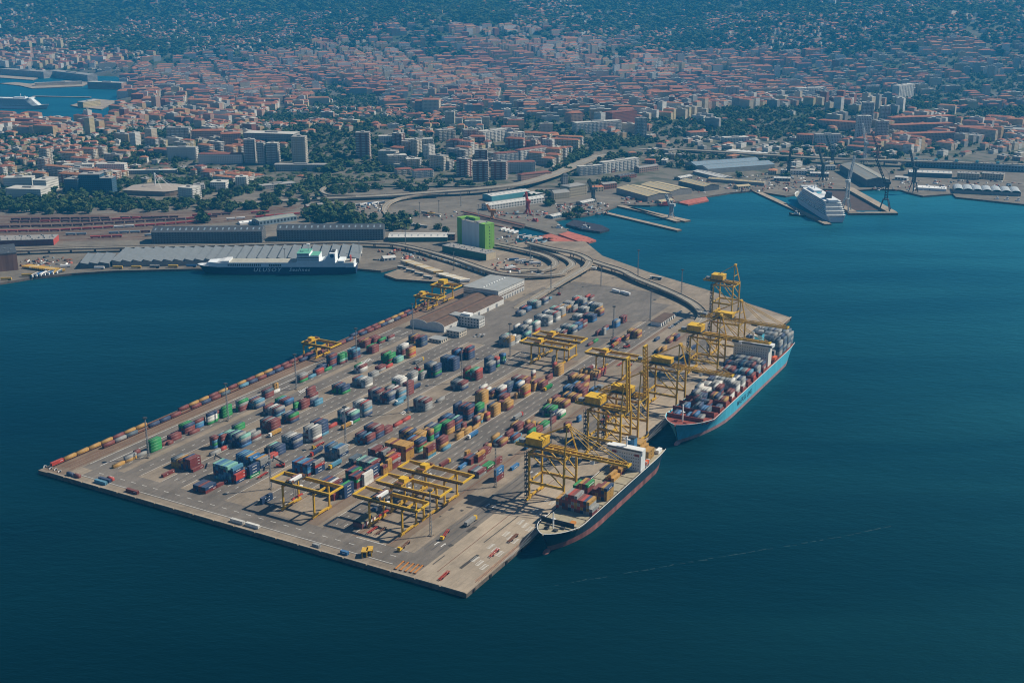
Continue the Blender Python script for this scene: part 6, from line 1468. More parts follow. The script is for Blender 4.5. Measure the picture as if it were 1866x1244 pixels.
def yard_train(pts, cols, line_name):
    P_ = [np.array(G(*p)) for p in pts]; seg = [np.linalg.norm(b-a) for a, b in zip(P_, P_[1:])]; s = 0.0
    for i, c in enumerate(cols):
        d = s; s += 16.0
        if c == ' ': continue
        k = 0
        while k < len(seg)-1 and d > seg[k]: d -= seg[k]; k += 1
        t = (P_[k+1]-P_[k])/seg[k]; p = P_[k] + t*d; m = {'R': BOXR, 'D': BOXD, 'W': BOXW, 'B': BOXB}[c]
        if c not in protos: protos[c] = o = boxcar_proto(m)
        else: o = copy_tree(protos[c])
        o.location = (p[0], p[1], DZ+.25); o.rotation_euler = (0, 0, math.atan2(t[1], t[0]))
        tag(o, f'{ {"R": "red", "D": "dark", "W": "white", "B": "blue-grey"}[c]} freight wagon, {ordinal(i)} from the left on {line_name}', 'railway wagon', 'freight wagons in the rail yard')
yard_train([(0, 407), (160, 404.5), (330, 396)], ' DDDRRDDDDDRRRDD   RRDD  RR', 'the second yard track'); yard_train([(20, 401.5), (200, 399)], 'DDDDDDDDDD DDDDDD  DD', 'the back yard track'); yard_train([(0, 415.5), (140, 412), (300, 403)], 'DDDDDDDDDDDDDDDDDDRR', 'the middle yard track'); yard_train([(-5, 424), (100, 422), (280, 412), (370, 405)], 'RRRRRRRRRRRWWRRRRRRR  WW RRRRR', 'the long red train'); yard_train([(100, 430), (270, 424)], ' BB  BBBD  D RRB B', 'the front yard track'); yard_train([(105, 436.5), (270, 431)], '   RRR  BBBRRR  BB', 'the track before the viaduct')
# ------------------------------------------------------------------ trailers and trucks parked ashore
BEIGE = mat('trailer_beige', (.60, .52, .38), .6, .15, .3, rnd=.12); YTR = mat('trailer_yellow', (.55, .34, .06), .6, .1, .3, rnd=.1); DKT = mat('trailer_dark', (.07, .09, .12), .6, .2, .3, rnd=.2)
def trailer_row(a, b, n, rz, cols, where, tr=False):
    p, q = np.array(G(*a)), np.array(G(*b)); names = {'b': ('beige', BEIGE), 'y': ('yellow', YTR), 'w': ('white', WHITE), 'd': ('dark', DKT), 'B': ('blue', BLUEB)}
    for i in range(n):
        x, y = p + (q-p)*i/max(1, n-1); c = cols[i % len(cols)]
        truck(x, y, DZ+.02, rz + random.uniform(-.03, .03), f'{names[c][0]} {"truck" if tr else "trailer"}, {ordinal(i)} {where}', box=names[c][1], tractor=tr, top=WROOF if c == 'd' else None)
trailer_row((778, 468), (890, 503), 46, .35, 'bbybwbbdb', 'in the long back row of the trailer park'); trailer_row((730, 479), (790, 500), 26, .30, 'bbbbybb', 'in the middle row of the trailer park'); trailer_row((795, 503), (838, 515), 18, .30, 'bbwbb', 'in the near right row of trailer park')
trailer_row((725, 489), (772, 507), 4, -.52, 'd', 'along the inlet edge of the trailer park', False); trailer_row((1015 - 92, 491), (975, 505), 3, .5, 'wbd', 'inside the inner ramp loop', True); trailer_row((928, 476), (968, 482), 4, .2, 'Bwdw', 'below the silo inside the ramps', True)
trailer_row((40, 489), (100, 497), 18, .55, 'yyyybyyy', 'in the fan of yellow trailers at the left quay'); trailer_row((2, 511), (40, 504), 2, .1, 'y', 'at the left quay edge'); trailer_row((60, 505), (105, 499), 7, 1.4, 'dBwdByd', 'of the tractors lined up at left quay', True); trailer_row((110, 488), (112, 487), 1, .4, 'w', 'standing alone before the sawtooth shed')
trailer_row((172, 490.5), (340, 487), 6, .0, 'wyydyB', 'parked before the sawtooth shed'); trailer_row((626, 378), (690, 372), 7, .8, 'wwdwBwd', 'in the truck park by the slip road', True); trailer_row((706, 402), (765, 414), 6, -.4, 'wwwddd', 'queuing beside the hedge below slip road', True); trailer_row((912, 421), (935, 427), 4, 1.0, 'wwww', 'by the dock edge near the red barges'); trailer_row((945, 433), (975, 438), 4, .6, 'dwbw', 'queuing beside the red barges', True); trailer_row((768, 389), (790, 393), 3, -.3, 'dyb', 'standing on the empty container park')
trailer_row((1070, 487 + 3), (1075, 492), 1, -.5, 'w', 'on the sea wall road', True); trailer_row((1188, 508), (1189, 508), 1, -.5, 'd', 'driving along the sea wall road', True)
# harbour light masts ashore
for i, (px, py) in enumerate(((872, 401), (739, 448), (827, 492), (765, 396), (966, 480), (655, 470), (520, 486), (1095, 520), (800, 393), (840, 375))):
    o = copy_tree(proto_mast); x, y = G(px, py); o.location = (x, y, DZ); o.rotation_euler = (0, 0, i*.4); o.scale = (.8, .8, .7); tag(o, f'slender lattice light mast ashore, {ordinal(i)} of those behind the pier', 'light mast', 'light masts')

# ------------------------------------------------------------------ heaps of crates, plates and gear on the harbour grounds
it = []; rc = random.Random(4)
for (x0, y0, x1, y1, n) in ((1240,318,1400,352,170),(1395,322,1520,350,120),(900,385,1000,398,60),(1010,372,1110,392,110),(1130,360,1230,372,70),(640,372,700,392,30),(690,455,780,476,40),(910,430,1000,445,50),(900,470,990,500,40),(40,470,140,486,40),(1590,330,1740,348,90),(720,385,870,402,40),(1740,330,1860,350,60),(1280,285,1420,300,60)):
    for _ in range(n):
        x, y = G(rc.uniform(x0, x1), rc.uniform(y0, y1)); it.append((x, y, DZ+.02, rc.uniform(0, 3.1), rc.choice((2, 3, 4.3, 6, 9)), rc.choice((1.5, 1.8, 2.4)), rc.choice((.6, 1.3, 1.5, 2.4)), rc.choices(range(7), (3, 2, 2, 2, 2, 2, 2))[0]))
merge_boxes('yard_clutter', it, [RUST, WHITE, BLUEG, CONCB, BARGE, DSTEEL, BRICK], 'scattered crates, plates, vans and gear across the harbour grounds', 'clutter')
# ------------------------------------------------------------------ town
random.seed(5)
WALLS = [('cream', (.54, .46, .34)), ('ochre', (.50, .35, .18)), ('white', (.66, .64, .58)), ('grey', (.34, .33, .31)), ('pink', (.46, .29, .21)), ('brick-red', (.25, .09, .06)), ('pale yellow', (.52, .43, .24))]
WM = [mat('house_wall_' + n.replace(' ', '_').replace('-', '_'), c, .88, .12, .08, rnd=.06) for n, c in WALLS]
ROOFS = [('terracotta', (.33, .125, .068)), ('dark red', (.22, .080, .055)), ('orange tile', (.38, .170, .085)), ('grey flat', (.30, .29, .27)), ('pale flat', (.50, .48, .43))]
RM = [mat('house_roof_' + n.replace(' ', '_'), c, .88, .2, .06, rnd=.08) for n, c in ROOFS]
BALC = mat('balcony_white', (.60, .58, .53), .8, .08, .3)
def wreath(o, L, Wd, H, floors, balc):
    wm = MB(); fh = H/floors; n1, n2 = max(2, int(L/3.6)), max(2, int(Wd/3.6))
    for f in range(floors):
        z0, z1 = f*fh + fh*.30, f*fh + fh*.80
        for i in range(n1):
            x = (i+.5)*L/n1; hw = L/n1*.22
            for y, s in ((-.05, 1), (Wd+.05, -1)): wm.quad((x-s*hw, y, z0), (x+s*hw, y, z0), (x+s*hw, y, z1), (x-s*hw, y, z1))
        for i in range(n2):
            y = (i+.5)*Wd/n2; hw = Wd/n2*.22
            for x, s in ((L+.05, 1), (-.05, -1)): wm.quad((x, y-s*hw, z0), (x, y+s*hw, z0), (x, y+s*hw, z1), (x, y-s*hw, z1))
    stuff(wm.build('window_rows', GLASS, o))
    if balc:
        bm = MB()
        for f in range(1, floors):
            z = f*fh
            for i in range(0, n1, 3): x0 = i*L/n1; bm.box(x0+.4, -1.2, z, min(L-.2, x0 + L/n1*1.8), -.06, z+1.0)
            for i in range(0, n2, 3): y0 = i*Wd/n2; bm.box(L+.06, y0+.4, z, L+1.2, min(Wd-.2, y0 + Wd/n2*1.8), z+1.0)
        stuff(bm.build('balcony_rows', BALC, o))
def house(name, label, x, y, z, ang, L, Wd, H, wi, ri, floors, balc=False, group=None, cat='building', rise=2.4, wallm=None):
    """origin is the centre of the footprint"""
    o = empty(name, (x, y, z), ang); tag(o, label, cat, group)
    c = empty  # local frame is shifted with mesh coordinates
    q = MB(); q.box(-L/2, -Wd/2, -4, L/2, Wd/2, H); q.build('wall', wallm or WM[wi], o)
    r = MB(); e = .5
    if ri < 3:
        m_ = min(L, Wd)/2*.92
        if L >= Wd: a, b = (-L/2+m_, 0, H+rise), (L/2-m_, 0, H+rise)
        else: a, b = (0, -Wd/2+m_, H+rise), (0, Wd/2-m_, H+rise)
        c0_, c1_, c2_, c3_ = (-L/2-e, -Wd/2-e, H), (L/2+e, -Wd/2-e, H), (L/2+e, Wd/2+e, H), (-L/2-e, Wd/2+e, H)
        if L >= Wd: r.poly([c0_, c1_, b, a]); r.poly([c2_, c3_, a, b]); r.poly([c3_, c0_, a]); r.poly([c1_, c2_, b])
        else: r.poly([c1_, c2_, b, a]); r.poly([c3_, c0_, a, b]); r.poly([c0_, c1_, a]); r.poly([c2_, c3_, b])
        rf = r.build('roof', RM[ri], o)
        if H > 8: bx('chimney', WM[4], rf, (L*.12, Wd*.1, H+.2, L*.12+1.0, Wd*.1+1.0, H+rise+1.2))
    else:
        r.box(-L/2-.3, -Wd/2-.3, H, L/2+.3, Wd/2+.3, H+.5); rf = r.build('roof', RM[ri], o)
        bx('roof_house', WM[3], rf, (-L*.12, -Wd*.14, H+.5, L*.14, Wd*.16, H+3.0))
    sub = empty  # windows use corner coordinates: shift by a plain offset mesh
    wn0 = len(bpy.data.objects)
    wreath(o, L, Wd, H, floors, balc)
    for ch in o.children:
        if ch.get('kind') == 'stuff': ch.data.transform(Matrix.Translation((-L/2, -Wd/2, 0)))
    return o
OCCB = {}
def claim(x, y, r):
    k = int(x//60), int(y//60)
    for a in (-1, 0, 1):
        for b in (-1, 0, 1):
            for (X, Y, Rr) in OCCB.get((k[0]+a, k[1]+b), ()):
                if (X-x)**2 + (Y-y)**2 < (Rr+r)**2: return False
    OCCB.setdefault(k, []).append((x, y, r)); return True
for (x, y, r) in TAKEN:
    OCCB.setdefault((int(x//60), int(y//60)), []).append((x, y, r))
BIG = [(x, y, r) for (x, y, r) in TAKEN if r > 45]
# landmark blocks: pixel of front-left and front-right ground corner, depth, height, wall, roof, floors, balconies, label
LM = [((533,300),(558,300),22,56,0,3,16,1,'tall cream tower block with balconies above the left road'),((649,288),(674,288),22,52,5,3,15,1,'tall red and white striped tower block'),((446,298),(466,297),18,48,3,3,14,1,'grey tower, left of the cluster by the cream tower'),((470,300),(482,300),16,44,3,3,13,1,'slim grey tower in the cluster by the cream tower'),((487,299),(507,299),18,42,3,4,12,1,'pale-topped grey tower in the cluster by the cream tower'),
 ((305,262),(345,260),20,34,3,3,10,1,'grey slab block at the left of the long courtyard'),((305,292),(358,291),16,26,2,3,7,1,'pale slab below the grey courtyard slab'),((362,300),(442,298),16,20,2,1,6,0,'long pale slab with red roof behind the sports field'),((350,262),(405,258),30,26,4,0,6,0,'large red-roofed courtyard building'),((405,266),(440,262),30,24,4,0,6,0,'red-roofed wing right of the courtyard building'),((445,262),(535,262),40,22,3,4,6,0,'wide pale hospital-like block with light roof'),
 ((770,208),(800,208),50,40,0,0,10,0,'big cream block with rows of windows on the hill'),((756,206),(770,206),30,34,4,0,9,0,'pink wing beside the big cream block'),((116,322),(170,320),18,22,2,4,5,0,'white long institute block, left half'),((176,320),(228,318),18,22,2,4,5,0,'white long institute block, right half'),((119,352),(144,353),30,26,3,3,6,0,'dark low office beside the glass block'),((146,352),(184,352),28,34,3,3,9,0,'blue glass office block with dark side wings'),((184,355),(206,355),26,30,3,3,8,0,'dark right wing of the glass office block'),
 ((12,364),(76,366),34,20,2,4,5,0,'white office complex at left, front slab'),((8,346),(60,345),24,22,2,4,5,0,'white office complex at left, rear slab'),((62,350),(86,351),40,22,2,4,5,0,'white side wing of the left office complex'),((326,366),(352,368),26,24,2,4,6,1,'white modern house left of the trees by arena'),((354,358),(374,357),22,20,2,3,5,1,'white block behind the white modern house'),((384,350),(412,350),26,18,2,4,4,0,'white-topped low block right of arena'),((430,346),(450,346),18,24,2,4,6,1,'white stepped block beside the straight street'),
 ((232,322),(322,321),14,12,3,4,3,0,'long grey grandstand block behind the arena'),((500,318),(594,312),20,14,3,3,3,0,'long brown-grey hall on the wooded slope'),((478,346),(540,340),22,7,3,3,2,0,'low grey school hall among trees'),
 ((690,298),(722,300),20,26,0,3,8,1,'grey-cream block, first in the cluster above the loop'),((708,308),(742,306),20,26,0,4,8,1,'cream block, second in the cluster above the loop'),((742,318),(766,317),18,26,6,4,8,1,'pale yellow block, third in the cluster above the loop'),((782,314),(808,312),18,30,0,3,9,1,'cream block, fourth in the cluster above the loop'),((755,330),(790,328),18,20,2,1,6,1,'white block with red roof near the highway'),((724,326),(752,324),18,18,0,1,5,1,'cream block with red roof left of the white one'),
 ((832,326),(852,328),16,40,5,3,12,1,'dark red tower, left of four beside the highway'),((862,334),(890,334),16,42,5,3,12,1,'dark red tower, second of four beside the highway'),((866,308),(888,308),16,38,5,3,11,1,'dark red tower, rear of four beside the highway'),((894,330),(922,331),16,38,5,3,11,1,'dark red tower, right of four beside the highway'),
 ((690,262),(736,262),22,16,2,4,5,1,'pale stepped slab left of the red-roofed rows'),((740,272),(790,270),18,20,0,4,6,1,'pale long slab under the hill villas'),((800,258),(830,256),24,24,0,3,7,1,'cream block with wide front on the slope'),((846,262),(872,262),20,30,4,3,9,1,'pinkish block left of the white slabs'),((880,262),(925,256),20,26,2,4,8,1,'white slab with vertical fins on the slope'),((930,268),(956,266),16,30,2,4,9,1,'white slab beside the finned one'),
 ((905,304),(945,300),16,26,2,1,8,1,'white block with red roof, left of the twin rows'),((948,300),(1000,290),16,28,2,1,8,1,'white long block with red roof, right of the twin rows'),((925,322),(975,316),16,26,2,1,8,1,'white long block with red roof, front of the twin rows'),((950,334),(1005,328),14,16,4,1,4,0,'brown-red low block below the twin rows'),((1056,324),(1098,318),14,20,2,4,6,1,'white balcony block, left half of long row by highway'),((1100,317),(1164,307),14,22,2,4,7,1,'white balcony block, right half of long row by highway'),
 ((1050,246),(1132,242),22,28,2,4,8,1,'white wide apartment block under the green hill'),((1160,250),(1178,250),16,44,3,3,13,1,'grey tower right of the white wide block'),((1040,230),(1062,228),30,30,4,0,9,0,'red-roofed block behind the white wide block'),((1115,232),(1160,226),34,34,5,1,10,0,'dark red slab above the white wide block'),((1322,186),(1346,186),20,44,3,3,13,1,'grey tower among red roofs at right'),((1455,180),(1505,176),24,30,2,4,9,1,'white slab on the right slope'),((1636,184),(1664,178),22,44,2,4,13,1,'white sunlit tower slab at the right'),
 ((1560,262),(1584,262),18,64,2,4,18,1,'tall white tower, front of the trio'),((1570,228),(1590,228),18,56,3,4,16,1,'tall white tower, rear of the trio'),((1596,266),(1616,266),18,56,3,3,16,1,'tall grey tower, right of the trio'),((1604,226),(1620,226),18,44,3,4,13,1,'shorter grey tower behind the trio'),((1625,232),(1740,226),26,22,4,0,6,0,'red-roofed courtyard estate, back row'),((1626,246),(1736,240),22,22,4,0,6,0,'red-roofed courtyard estate, middle row'),((1632,262),(1740,258),20,22,4,0,6,0,'red-roofed courtyard estate, front row'),
 ((1748,250),(1800,252),40,24,4,0,7,0,'pink block with red roofs at right edge, left one'),((1804,252),(1866,256),40,24,3,3,7,0,'grey-pink block at right edge, right one'),((1490,232),(1560,240),22,20,4,0,6,0,'curved-looking red-roofed range above the wooded hill'),((1450,262),(1480,264),22,22,4,0,6,0,'red-roofed block at the foot of the wooded hill'),((1486,266),(1532,266),22,26,2,3,8,1,'pale block beside the red-roofed one'),((1320,262),(1365,262),24,14,2,4,4,0,'pale low block behind the workshop'),((1258,252),(1290,252),30,14,0,0,3,0,'round-ended cream hall near the hill')]
nb = 0
for (a, b, dp, H, wi, ri, fl, balc, lab) in LM:
    xa, ya, za = GT(*a); xb, yb, zb_ = GT(*b); ang = math.atan2(yb-ya, xb-xa); L = math.hypot(xb-xa, yb-ya)
    cx_, cy_ = (xa+xb)/2 - dp/2*math.sin(ang), (ya+yb)/2 + dp/2*math.cos(ang)
    k = nb % 3
    house('apartment_block' if H > 15 else 'town_hall_block', lab, cx_, cy_, (za+zb_)/2, ang, L, dp, H, wi, ri, fl, bool(balc), 'named town blocks', wallm=(mat('glass_facade', (.05, .12, .18), .2, .1, .3) if 'glass' in lab else None)); nb += 1
    n_ = max(1, int(L/dp)); 
    for i in range(n_):
        t = (i+.5)/n_; x, y = xa + (xb-xa)*t - dp/2*math.sin(ang), ya + (yb-ya)*t + dp/2*math.cos(ang); OCCB.setdefault((int(x//60), int(y//60)), []).append((x, y, dp*.62))
# --- zones of the town, read from the photograph on a coarse grid (116 px by 25 px)
ZG = ["VFVVFFFFVFFFFVVV", "VFVVVVVFVVFVVVVV", "VVVVVVMMMVVVVVVV", "MVFVVMMDMMVVVVMM", "DDMMDDDDDMMDDMMM", "IIDDDDDDDDDDMMMA", "..DDDDDDDDDDDMAF", "..DDDFMDDDDDAAFM", "DDMMVVVMAAAFFAMF", "DMVMVVVMAMFAFMMM", "VVMMFFAMMFIIIMMM", "VMVMFFAAMFIIIIII", "MMVVFFAAF..IIIII", "MMFMFFFFF.IIIIII", "FFFFFFFF........"]
def zone(px, py):
    if py < -12 or py >= 374 or px < -40 or px > 1906: return None
    return ZG[min(14, max(0, int(py//25)))][min(15, max(0, int(px//116.6)))]
WOODS = [(1300,198,1470,252),(0,338,470,384),(560,268,640,335),(600,300,720,335),(760,96,850,112),(240,70,250,86),(1560,170,1640,186),(1390,205,1500,248),(470,325,700,352),(585,155,640,178),(1640,330,1650,332),(1000,225,1060,262),(1130,252,1250,268)]
def in_woods(px, py): return any(a <= px <= c and b <= py <= d for a, b, c, d in WOODS)
near, far, trees = [], [], []
def add_tree(x, y, z, s): trees.append((x, y, z, s))
ZP = {'D': (.93, .02), 'M': (.74, .30), 'A': (.66, .50), 'V': (.42, .92), 'F': (.05, .98), 'I': (.42, .12), '.': (0, 0)}
ROADG = {}
for (X, Y, Rr) in VPTS: ROADG.setdefault((int(X//40), int(Y//40)), []).append((X, Y, Rr))
def near_road(x, y, r=9):
    k = int(x//40), int(y//40)
    return any((X-x)**2 + (Y-y)**2 < (Rr+r)**2 for a in (-1, 0, 1) for b in (-1, 0, 1) for X, Y, Rr in ROADG.get((k[0]+a, k[1]+b), ()))
SEEDS = [(random.uniform(-2900, 2900), random.uniform(2100, 6600), random.uniform(-.75, .75)) for _ in range(26)]
def district(x, y): return min(range(len(SEEDS)), key=lambda i: (SEEDS[i][0]-x)**2 + (SEEDS[i][1]-y)**2)
def noise2(x, y): return math.sin(x/170 + 1.3*math.sin(y/230)) * math.sin(y/150 + 1.1*math.sin(x/210 + 2)) + .6*math.sin(x/67 + y/91)*math.sin(y/73 - x/140)
def free(tx, ty): return not any((X-tx)**2 + (Y-ty)**2 < (Rr*.95)**2 for a in (-1, 0, 1) for b in (-1, 0, 1) for X, Y, Rr in OCCB.get((int(tx//60)+a, int(ty//60)+b), ()))
def gz_(x, y): return DZ if y < 2420 else float(terrain_h(x, y))
def add_b(x, y, a, L, Wd, H, zn, red, wall=None, chk=True, cover=.42):
    z = float(terrain_h(x, y))
    if z < 1.5: return
    z = gz_(x, y)
    if near_road(x, y, 4 + Wd*.4): return
    if any((X-x)**2 + (Y-y)**2 < (Rr+8)**2 for X, Y, Rr in BIG): return
    r_ = max(L, Wd)*.5 if max(L, Wd) < 26 else Wd*.6
    if chk and not free(x, y): return
    if not chk and any((X-x)**2 + (Y-y)**2 < (Rr + Wd*.45)**2 for a_ in (-1, 0, 1) for b_ in (-1, 0, 1) for X, Y, Rr in FIXED.get((int(x//60)+a_, int(y//60)+b_), ())): return
    n_ = max(1, round(L/Wd))
    for i in range(n_):
        t = (i+.5)/n_ - .5; ox, oy = x + t*L*math.cos(a), y + t*L*math.sin(a); OCCB.setdefault((int(ox//60), int(oy//60)), []).append((ox, oy, Wd*.5))
    px, py = PX(x, y, z)
    far.append(dict(x=x, y=y, z=z, a=a, L=L, W=Wd, H=H, w=random.choices(range(7), (5, 3, 4, 3, 3, 1, 3))[0] if wall is None else wall, r=random.choice((0, 0, 0, 1, 2)) if random.random() < red else random.choice((3, 3, 4)), px=px, py=py, zn=zn))
def add_trees(x, y, n, rad, big=1.0):
    for _ in range(n):
        a_, q = random.uniform(0, 6.28), rad*math.sqrt(random.random()); tx, ty = x + q*math.cos(a_), y + q*math.sin(a_)
        if free(tx, ty) and not near_road(tx, ty, 0) and float(terrain_h(tx, ty)) > 1.2: trees.append((tx, ty, gz_(tx, ty), random.choice((2.6, 3.4, 4.2, 5.2))*random.uniform(.85, 1.2)*big))
FIXED = {k: list(v_) for k, v_ in OCCB.items()}
BU, BV = 76.0, 54.0
for di, (sx_, sy_, rot0) in enumerate(SEEDS):
    for iu in range(-30, 31):
        for iv in range(-42, 43):
            c_, s_ = math.cos(rot0), math.sin(rot0)
            x, y = sx_ + iu*BU*c_ - iv*BV*s_, sy_ + iu*BU*s_ + iv*BV*c_
            x += 16*math.sin(y/83 + di) + 9*math.sin(x/57) + random.uniform(-4, 4); y += 13*math.sin(x/91 + 2*di) + random.uniform(-3, 3)
            rot = rot0 + .16*math.sin(x/140 + y/190 + di); c_, s_ = math.cos(rot), math.sin(rot)
            if y < 2130 or y > 7350 or abs(x) > y*.475 + 90 or district(x, y) != di: continue
            zt = float(terrain_h(x, y)); 
            if zt < 1.0: continue
            z = gz_(x, y); px, py = PX(x, y, z); zn = zone(px, py)
            if zn is None or zn == '.': continue
            wood = in_woods(px, py)
            if wood: zn = 'F'
            if y < 2330 and (px > 620 or py > 366): continue
            ns = noise2(x, y); W_ = lambda a, b: (x + a*c_ - b*s_, y + a*s_ + b*c_)
            bigt = 1.0 if y < 4400 else 1.75 if y < 6200 else 2.6
            if zn == 'D' or (zn == 'M' and ns > .35):
                h0 = random.uniform(11, 24); dp = random.uniform(12, 17.5)
                for sd in (-1, 1):
                    k = random.choice((1, 2, 2, 3, 4)); cuts = sorted([0, 1] + [random.uniform(.15, .85) for _ in range(k-1)]); LT = BU - random.uniform(9, 13)
                    for q0, q1 in zip(cuts, cuts[1:]):
                        if q1-q0 < .1 or random.random() < .09: continue
                        a0 = -LT/2 + LT*(q0+q1)/2; add_b(*W_(a0, sd*(BV/2 - 5 - dp/2)), rot, LT*(q1-q0) - .3, dp, max(7, h0 + random.choice((-5, -3, 0, 0, 2, 4, 6))), zn, .78, None, False)
                if random.random() < .65:
                    for sd in (-1, 1):
                        if random.random() < .75: add_b(*W_(sd*(BU/2 - 5.5 - 6), 0), rot + math.pi/2, BV - 12 - 2*dp, 12, max(7, h0 + random.uniform(-6, 3)), zn, .8, None, False)
                if random.random() < .16: add_b(*W_(random.uniform(-8, 8), 0), rot, random.uniform(15, 34), 13, h0 + random.uniform(6, 20), zn, .12, random.choice((0, 2, 2, 6, 3)), False)
                add_trees(x, y, 1 if random.random() < .35 else 0, 26)
            elif zn == 'M':
                t = random.random()
                if t < .40:
                    for sd in (-1, 1): add_b(*W_(random.uniform(-6, 6), sd*12), rot, random.uniform(26, 50), random.uniform(11, 14), random.uniform(12, 25), zn, .45, None, False)
                elif t < .80:
                    for a0 in (-20, 0, 20):
                        for b0 in (-12, 12):
                            if random.random() < .72: add_b(*W_(a0 + random.uniform(-3, 3), b0 + random.uniform(-3, 3)), rot + random.choice((0, 1.57)), random.uniform(13, 19), random.uniform(10, 14), random.uniform(8, 16), zn, .72, None, False)
                elif t < .88: add_b(x, y, rot, random.uniform(18, 24), 16, random.uniform(26, 42), zn, .1, None, False)
                add_trees(x, y, 10 if y < 4000 else 5, 38, bigt)
            elif zn == 'A':
                t = random.random()
                if t < .6:
                    for sd in (-1, 1):
                        if random.random() < .85: add_b(*W_(random.uniform(-6, 6), sd*12.5), rot, random.uniform(30, 54), random.uniform(11, 13), random.choice((15, 18, 21, 24, 27)), zn, .35, None, False)
                elif t < .85:
                    for a0 in (-17, 17): add_b(*W_(a0, random.uniform(-8, 8)), rot + random.choice((0, 1.57)), random.uniform(17, 23), 15, random.choice((21, 27, 33, 39)), zn, .12, random.choice((0, 2, 3, 5)), False)
                add_trees(x, y, 11, 40, bigt)
            elif zn == 'I':
                for sd in (-1, 1):
                    if random.random() < .8: add_b(*W_(sd*16 + random.uniform(-4, 4), random.uniform(-6, 6)), rot + random.choice((0, 1.57)), random.uniform(16, 30), random.uniform(11, 18), random.uniform(5, 11), zn, .3, None, False)
                add_trees(x, y, 2, 34)
            else:
                dens = (.54 + .55*ns) if zn == 'V' else .04
                for a0 in (-21, 0, 21):
                    for b0 in (-12, 12):
                        if random.random() < dens: add_b(*W_(a0 + random.uniform(-6, 6), b0 + random.uniform(-5, 5)), rot + random.uniform(-.5, .5), random.uniform(11, 20), random.uniform(9, 13), random.uniform(6, 12), zn, .74, random.choice((0, 0, 2, 2, 6, 3, 4)), False)
                if zn == 'V' and random.random() < .05: add_b(x, y, rot, random.uniform(30, 52), 13, random.uniform(12, 18), zn, .3, None, False)
                add_trees(x, y, (19 if y < 3400 else 12 if y < 4600 else 8 if y < 6200 else 5) + (6 if zn == 'F' and y < 3400 else 2 if zn == 'F' else 0), 38, bigt)
far.sort(key=lambda b: -(b['H']*b['L'])**.5/b['y']*1.0 + (b['y'] - 2300)/9000)
near, far = far[:232], far[232:]
near.sort(key=lambda b: b['px'])
STN = {3: 'three', 4: 'four', 5: 'five', 6: 'six', 7: 'seven', 8: 'eight', 9: 'nine', 10: 'ten', 11: 'eleven'}
bands = {}
for b in near: bands.setdefault(int((b['py'])//30), []).append(b)
BN = {}
for k in sorted(bands, reverse=True): BN[k] = len(BN)
for k, lst in bands.items():
    for i, b in enumerate(lst):
        fl = max(2, round(b['H']/3.1)); rn, wn_ = ROOFS[b['r']][0], WALLS[b['w']][0]
        lab = f'{wn_} house with {rn} roof, {ordinal(i)} from left in {ordinal(BN[k])} row of town'
        house('town_house', lab, b['x'], b['y'], b['z'], b['a'], b['L'], b['W'], b['H'], b['w'], b['r'], fl, b['zn'] in 'AM' and b['H'] > 14, 'town houses nearest the harbour', rise=random.uniform(1.8, 3.2))
# --- the rest of the town in one mesh
def town_mesh(lst):
    v, f, m = [], [], []
    for b in lst:
        c, s = math.cos(b['a']), math.sin(b['a']); L, Wd, H = b['L']/2, b['W']/2, b['H']; n = len(v); zb_, zt = b['z']-4, b['z']+H
        P4 = [(b['x'] + p*c - q*s, b['y'] + p*s + q*c) for p, q in ((-L, -Wd), (L, -Wd), (L, Wd), (-L, Wd))]
        v += [(p[0], p[1], zb_) for p in P4] + [(p[0], p[1], zt) for p in P4]
        for i in range(4): j = (i+1) % 4; f.append((n+i, n+j, n+4+j, n+4+i)); m.append(b['w'])
        if b['r'] < 3:
            h = 2.6; mm = min(L, Wd)*.92; e1 = (b['x'] - (L-mm)*c, b['y'] - (L-mm)*s, zt+h); e2 = (b['x'] + (L-mm)*c, b['y'] + (L-mm)*s, zt+h)
            v += [e1, e2]; f += [(n+4, n+5, n+9, n+8), (n+6, n+7, n+8, n+9), (n+7, n+4, n+8), (n+5, n+6, n+9)]; m += [7+b['r']]*4
        else:
            f.append((n+4, n+5, n+6, n+7)); m.append(7+b['r'])
            k = len(v); hh = 2.6; v += [(b['x'] + p*c*.35 - q*s*.4, b['y'] + p*s*.35 + q*c*.4, z_) for z_ in (zt-.1, zt+hh) for p, q in ((-L, -Wd), (L, -Wd), (L, Wd), (-L, Wd))]
            for i in range(4): j = (i+1) % 4; f.append((k+i, k+j, k+4+j, k+4+i)); m.append(3)
            f.append((k+4, k+5, k+6, k+7)); m.append(7+b['r'])
    me = bpy.data.meshes.new('distant_town'); me.from_pydata(v, [], f)
    for mm in WM_FAR + RM: me.materials.append(mm)
    me.polygons.foreach_set('material_index', m); me.update(); return me
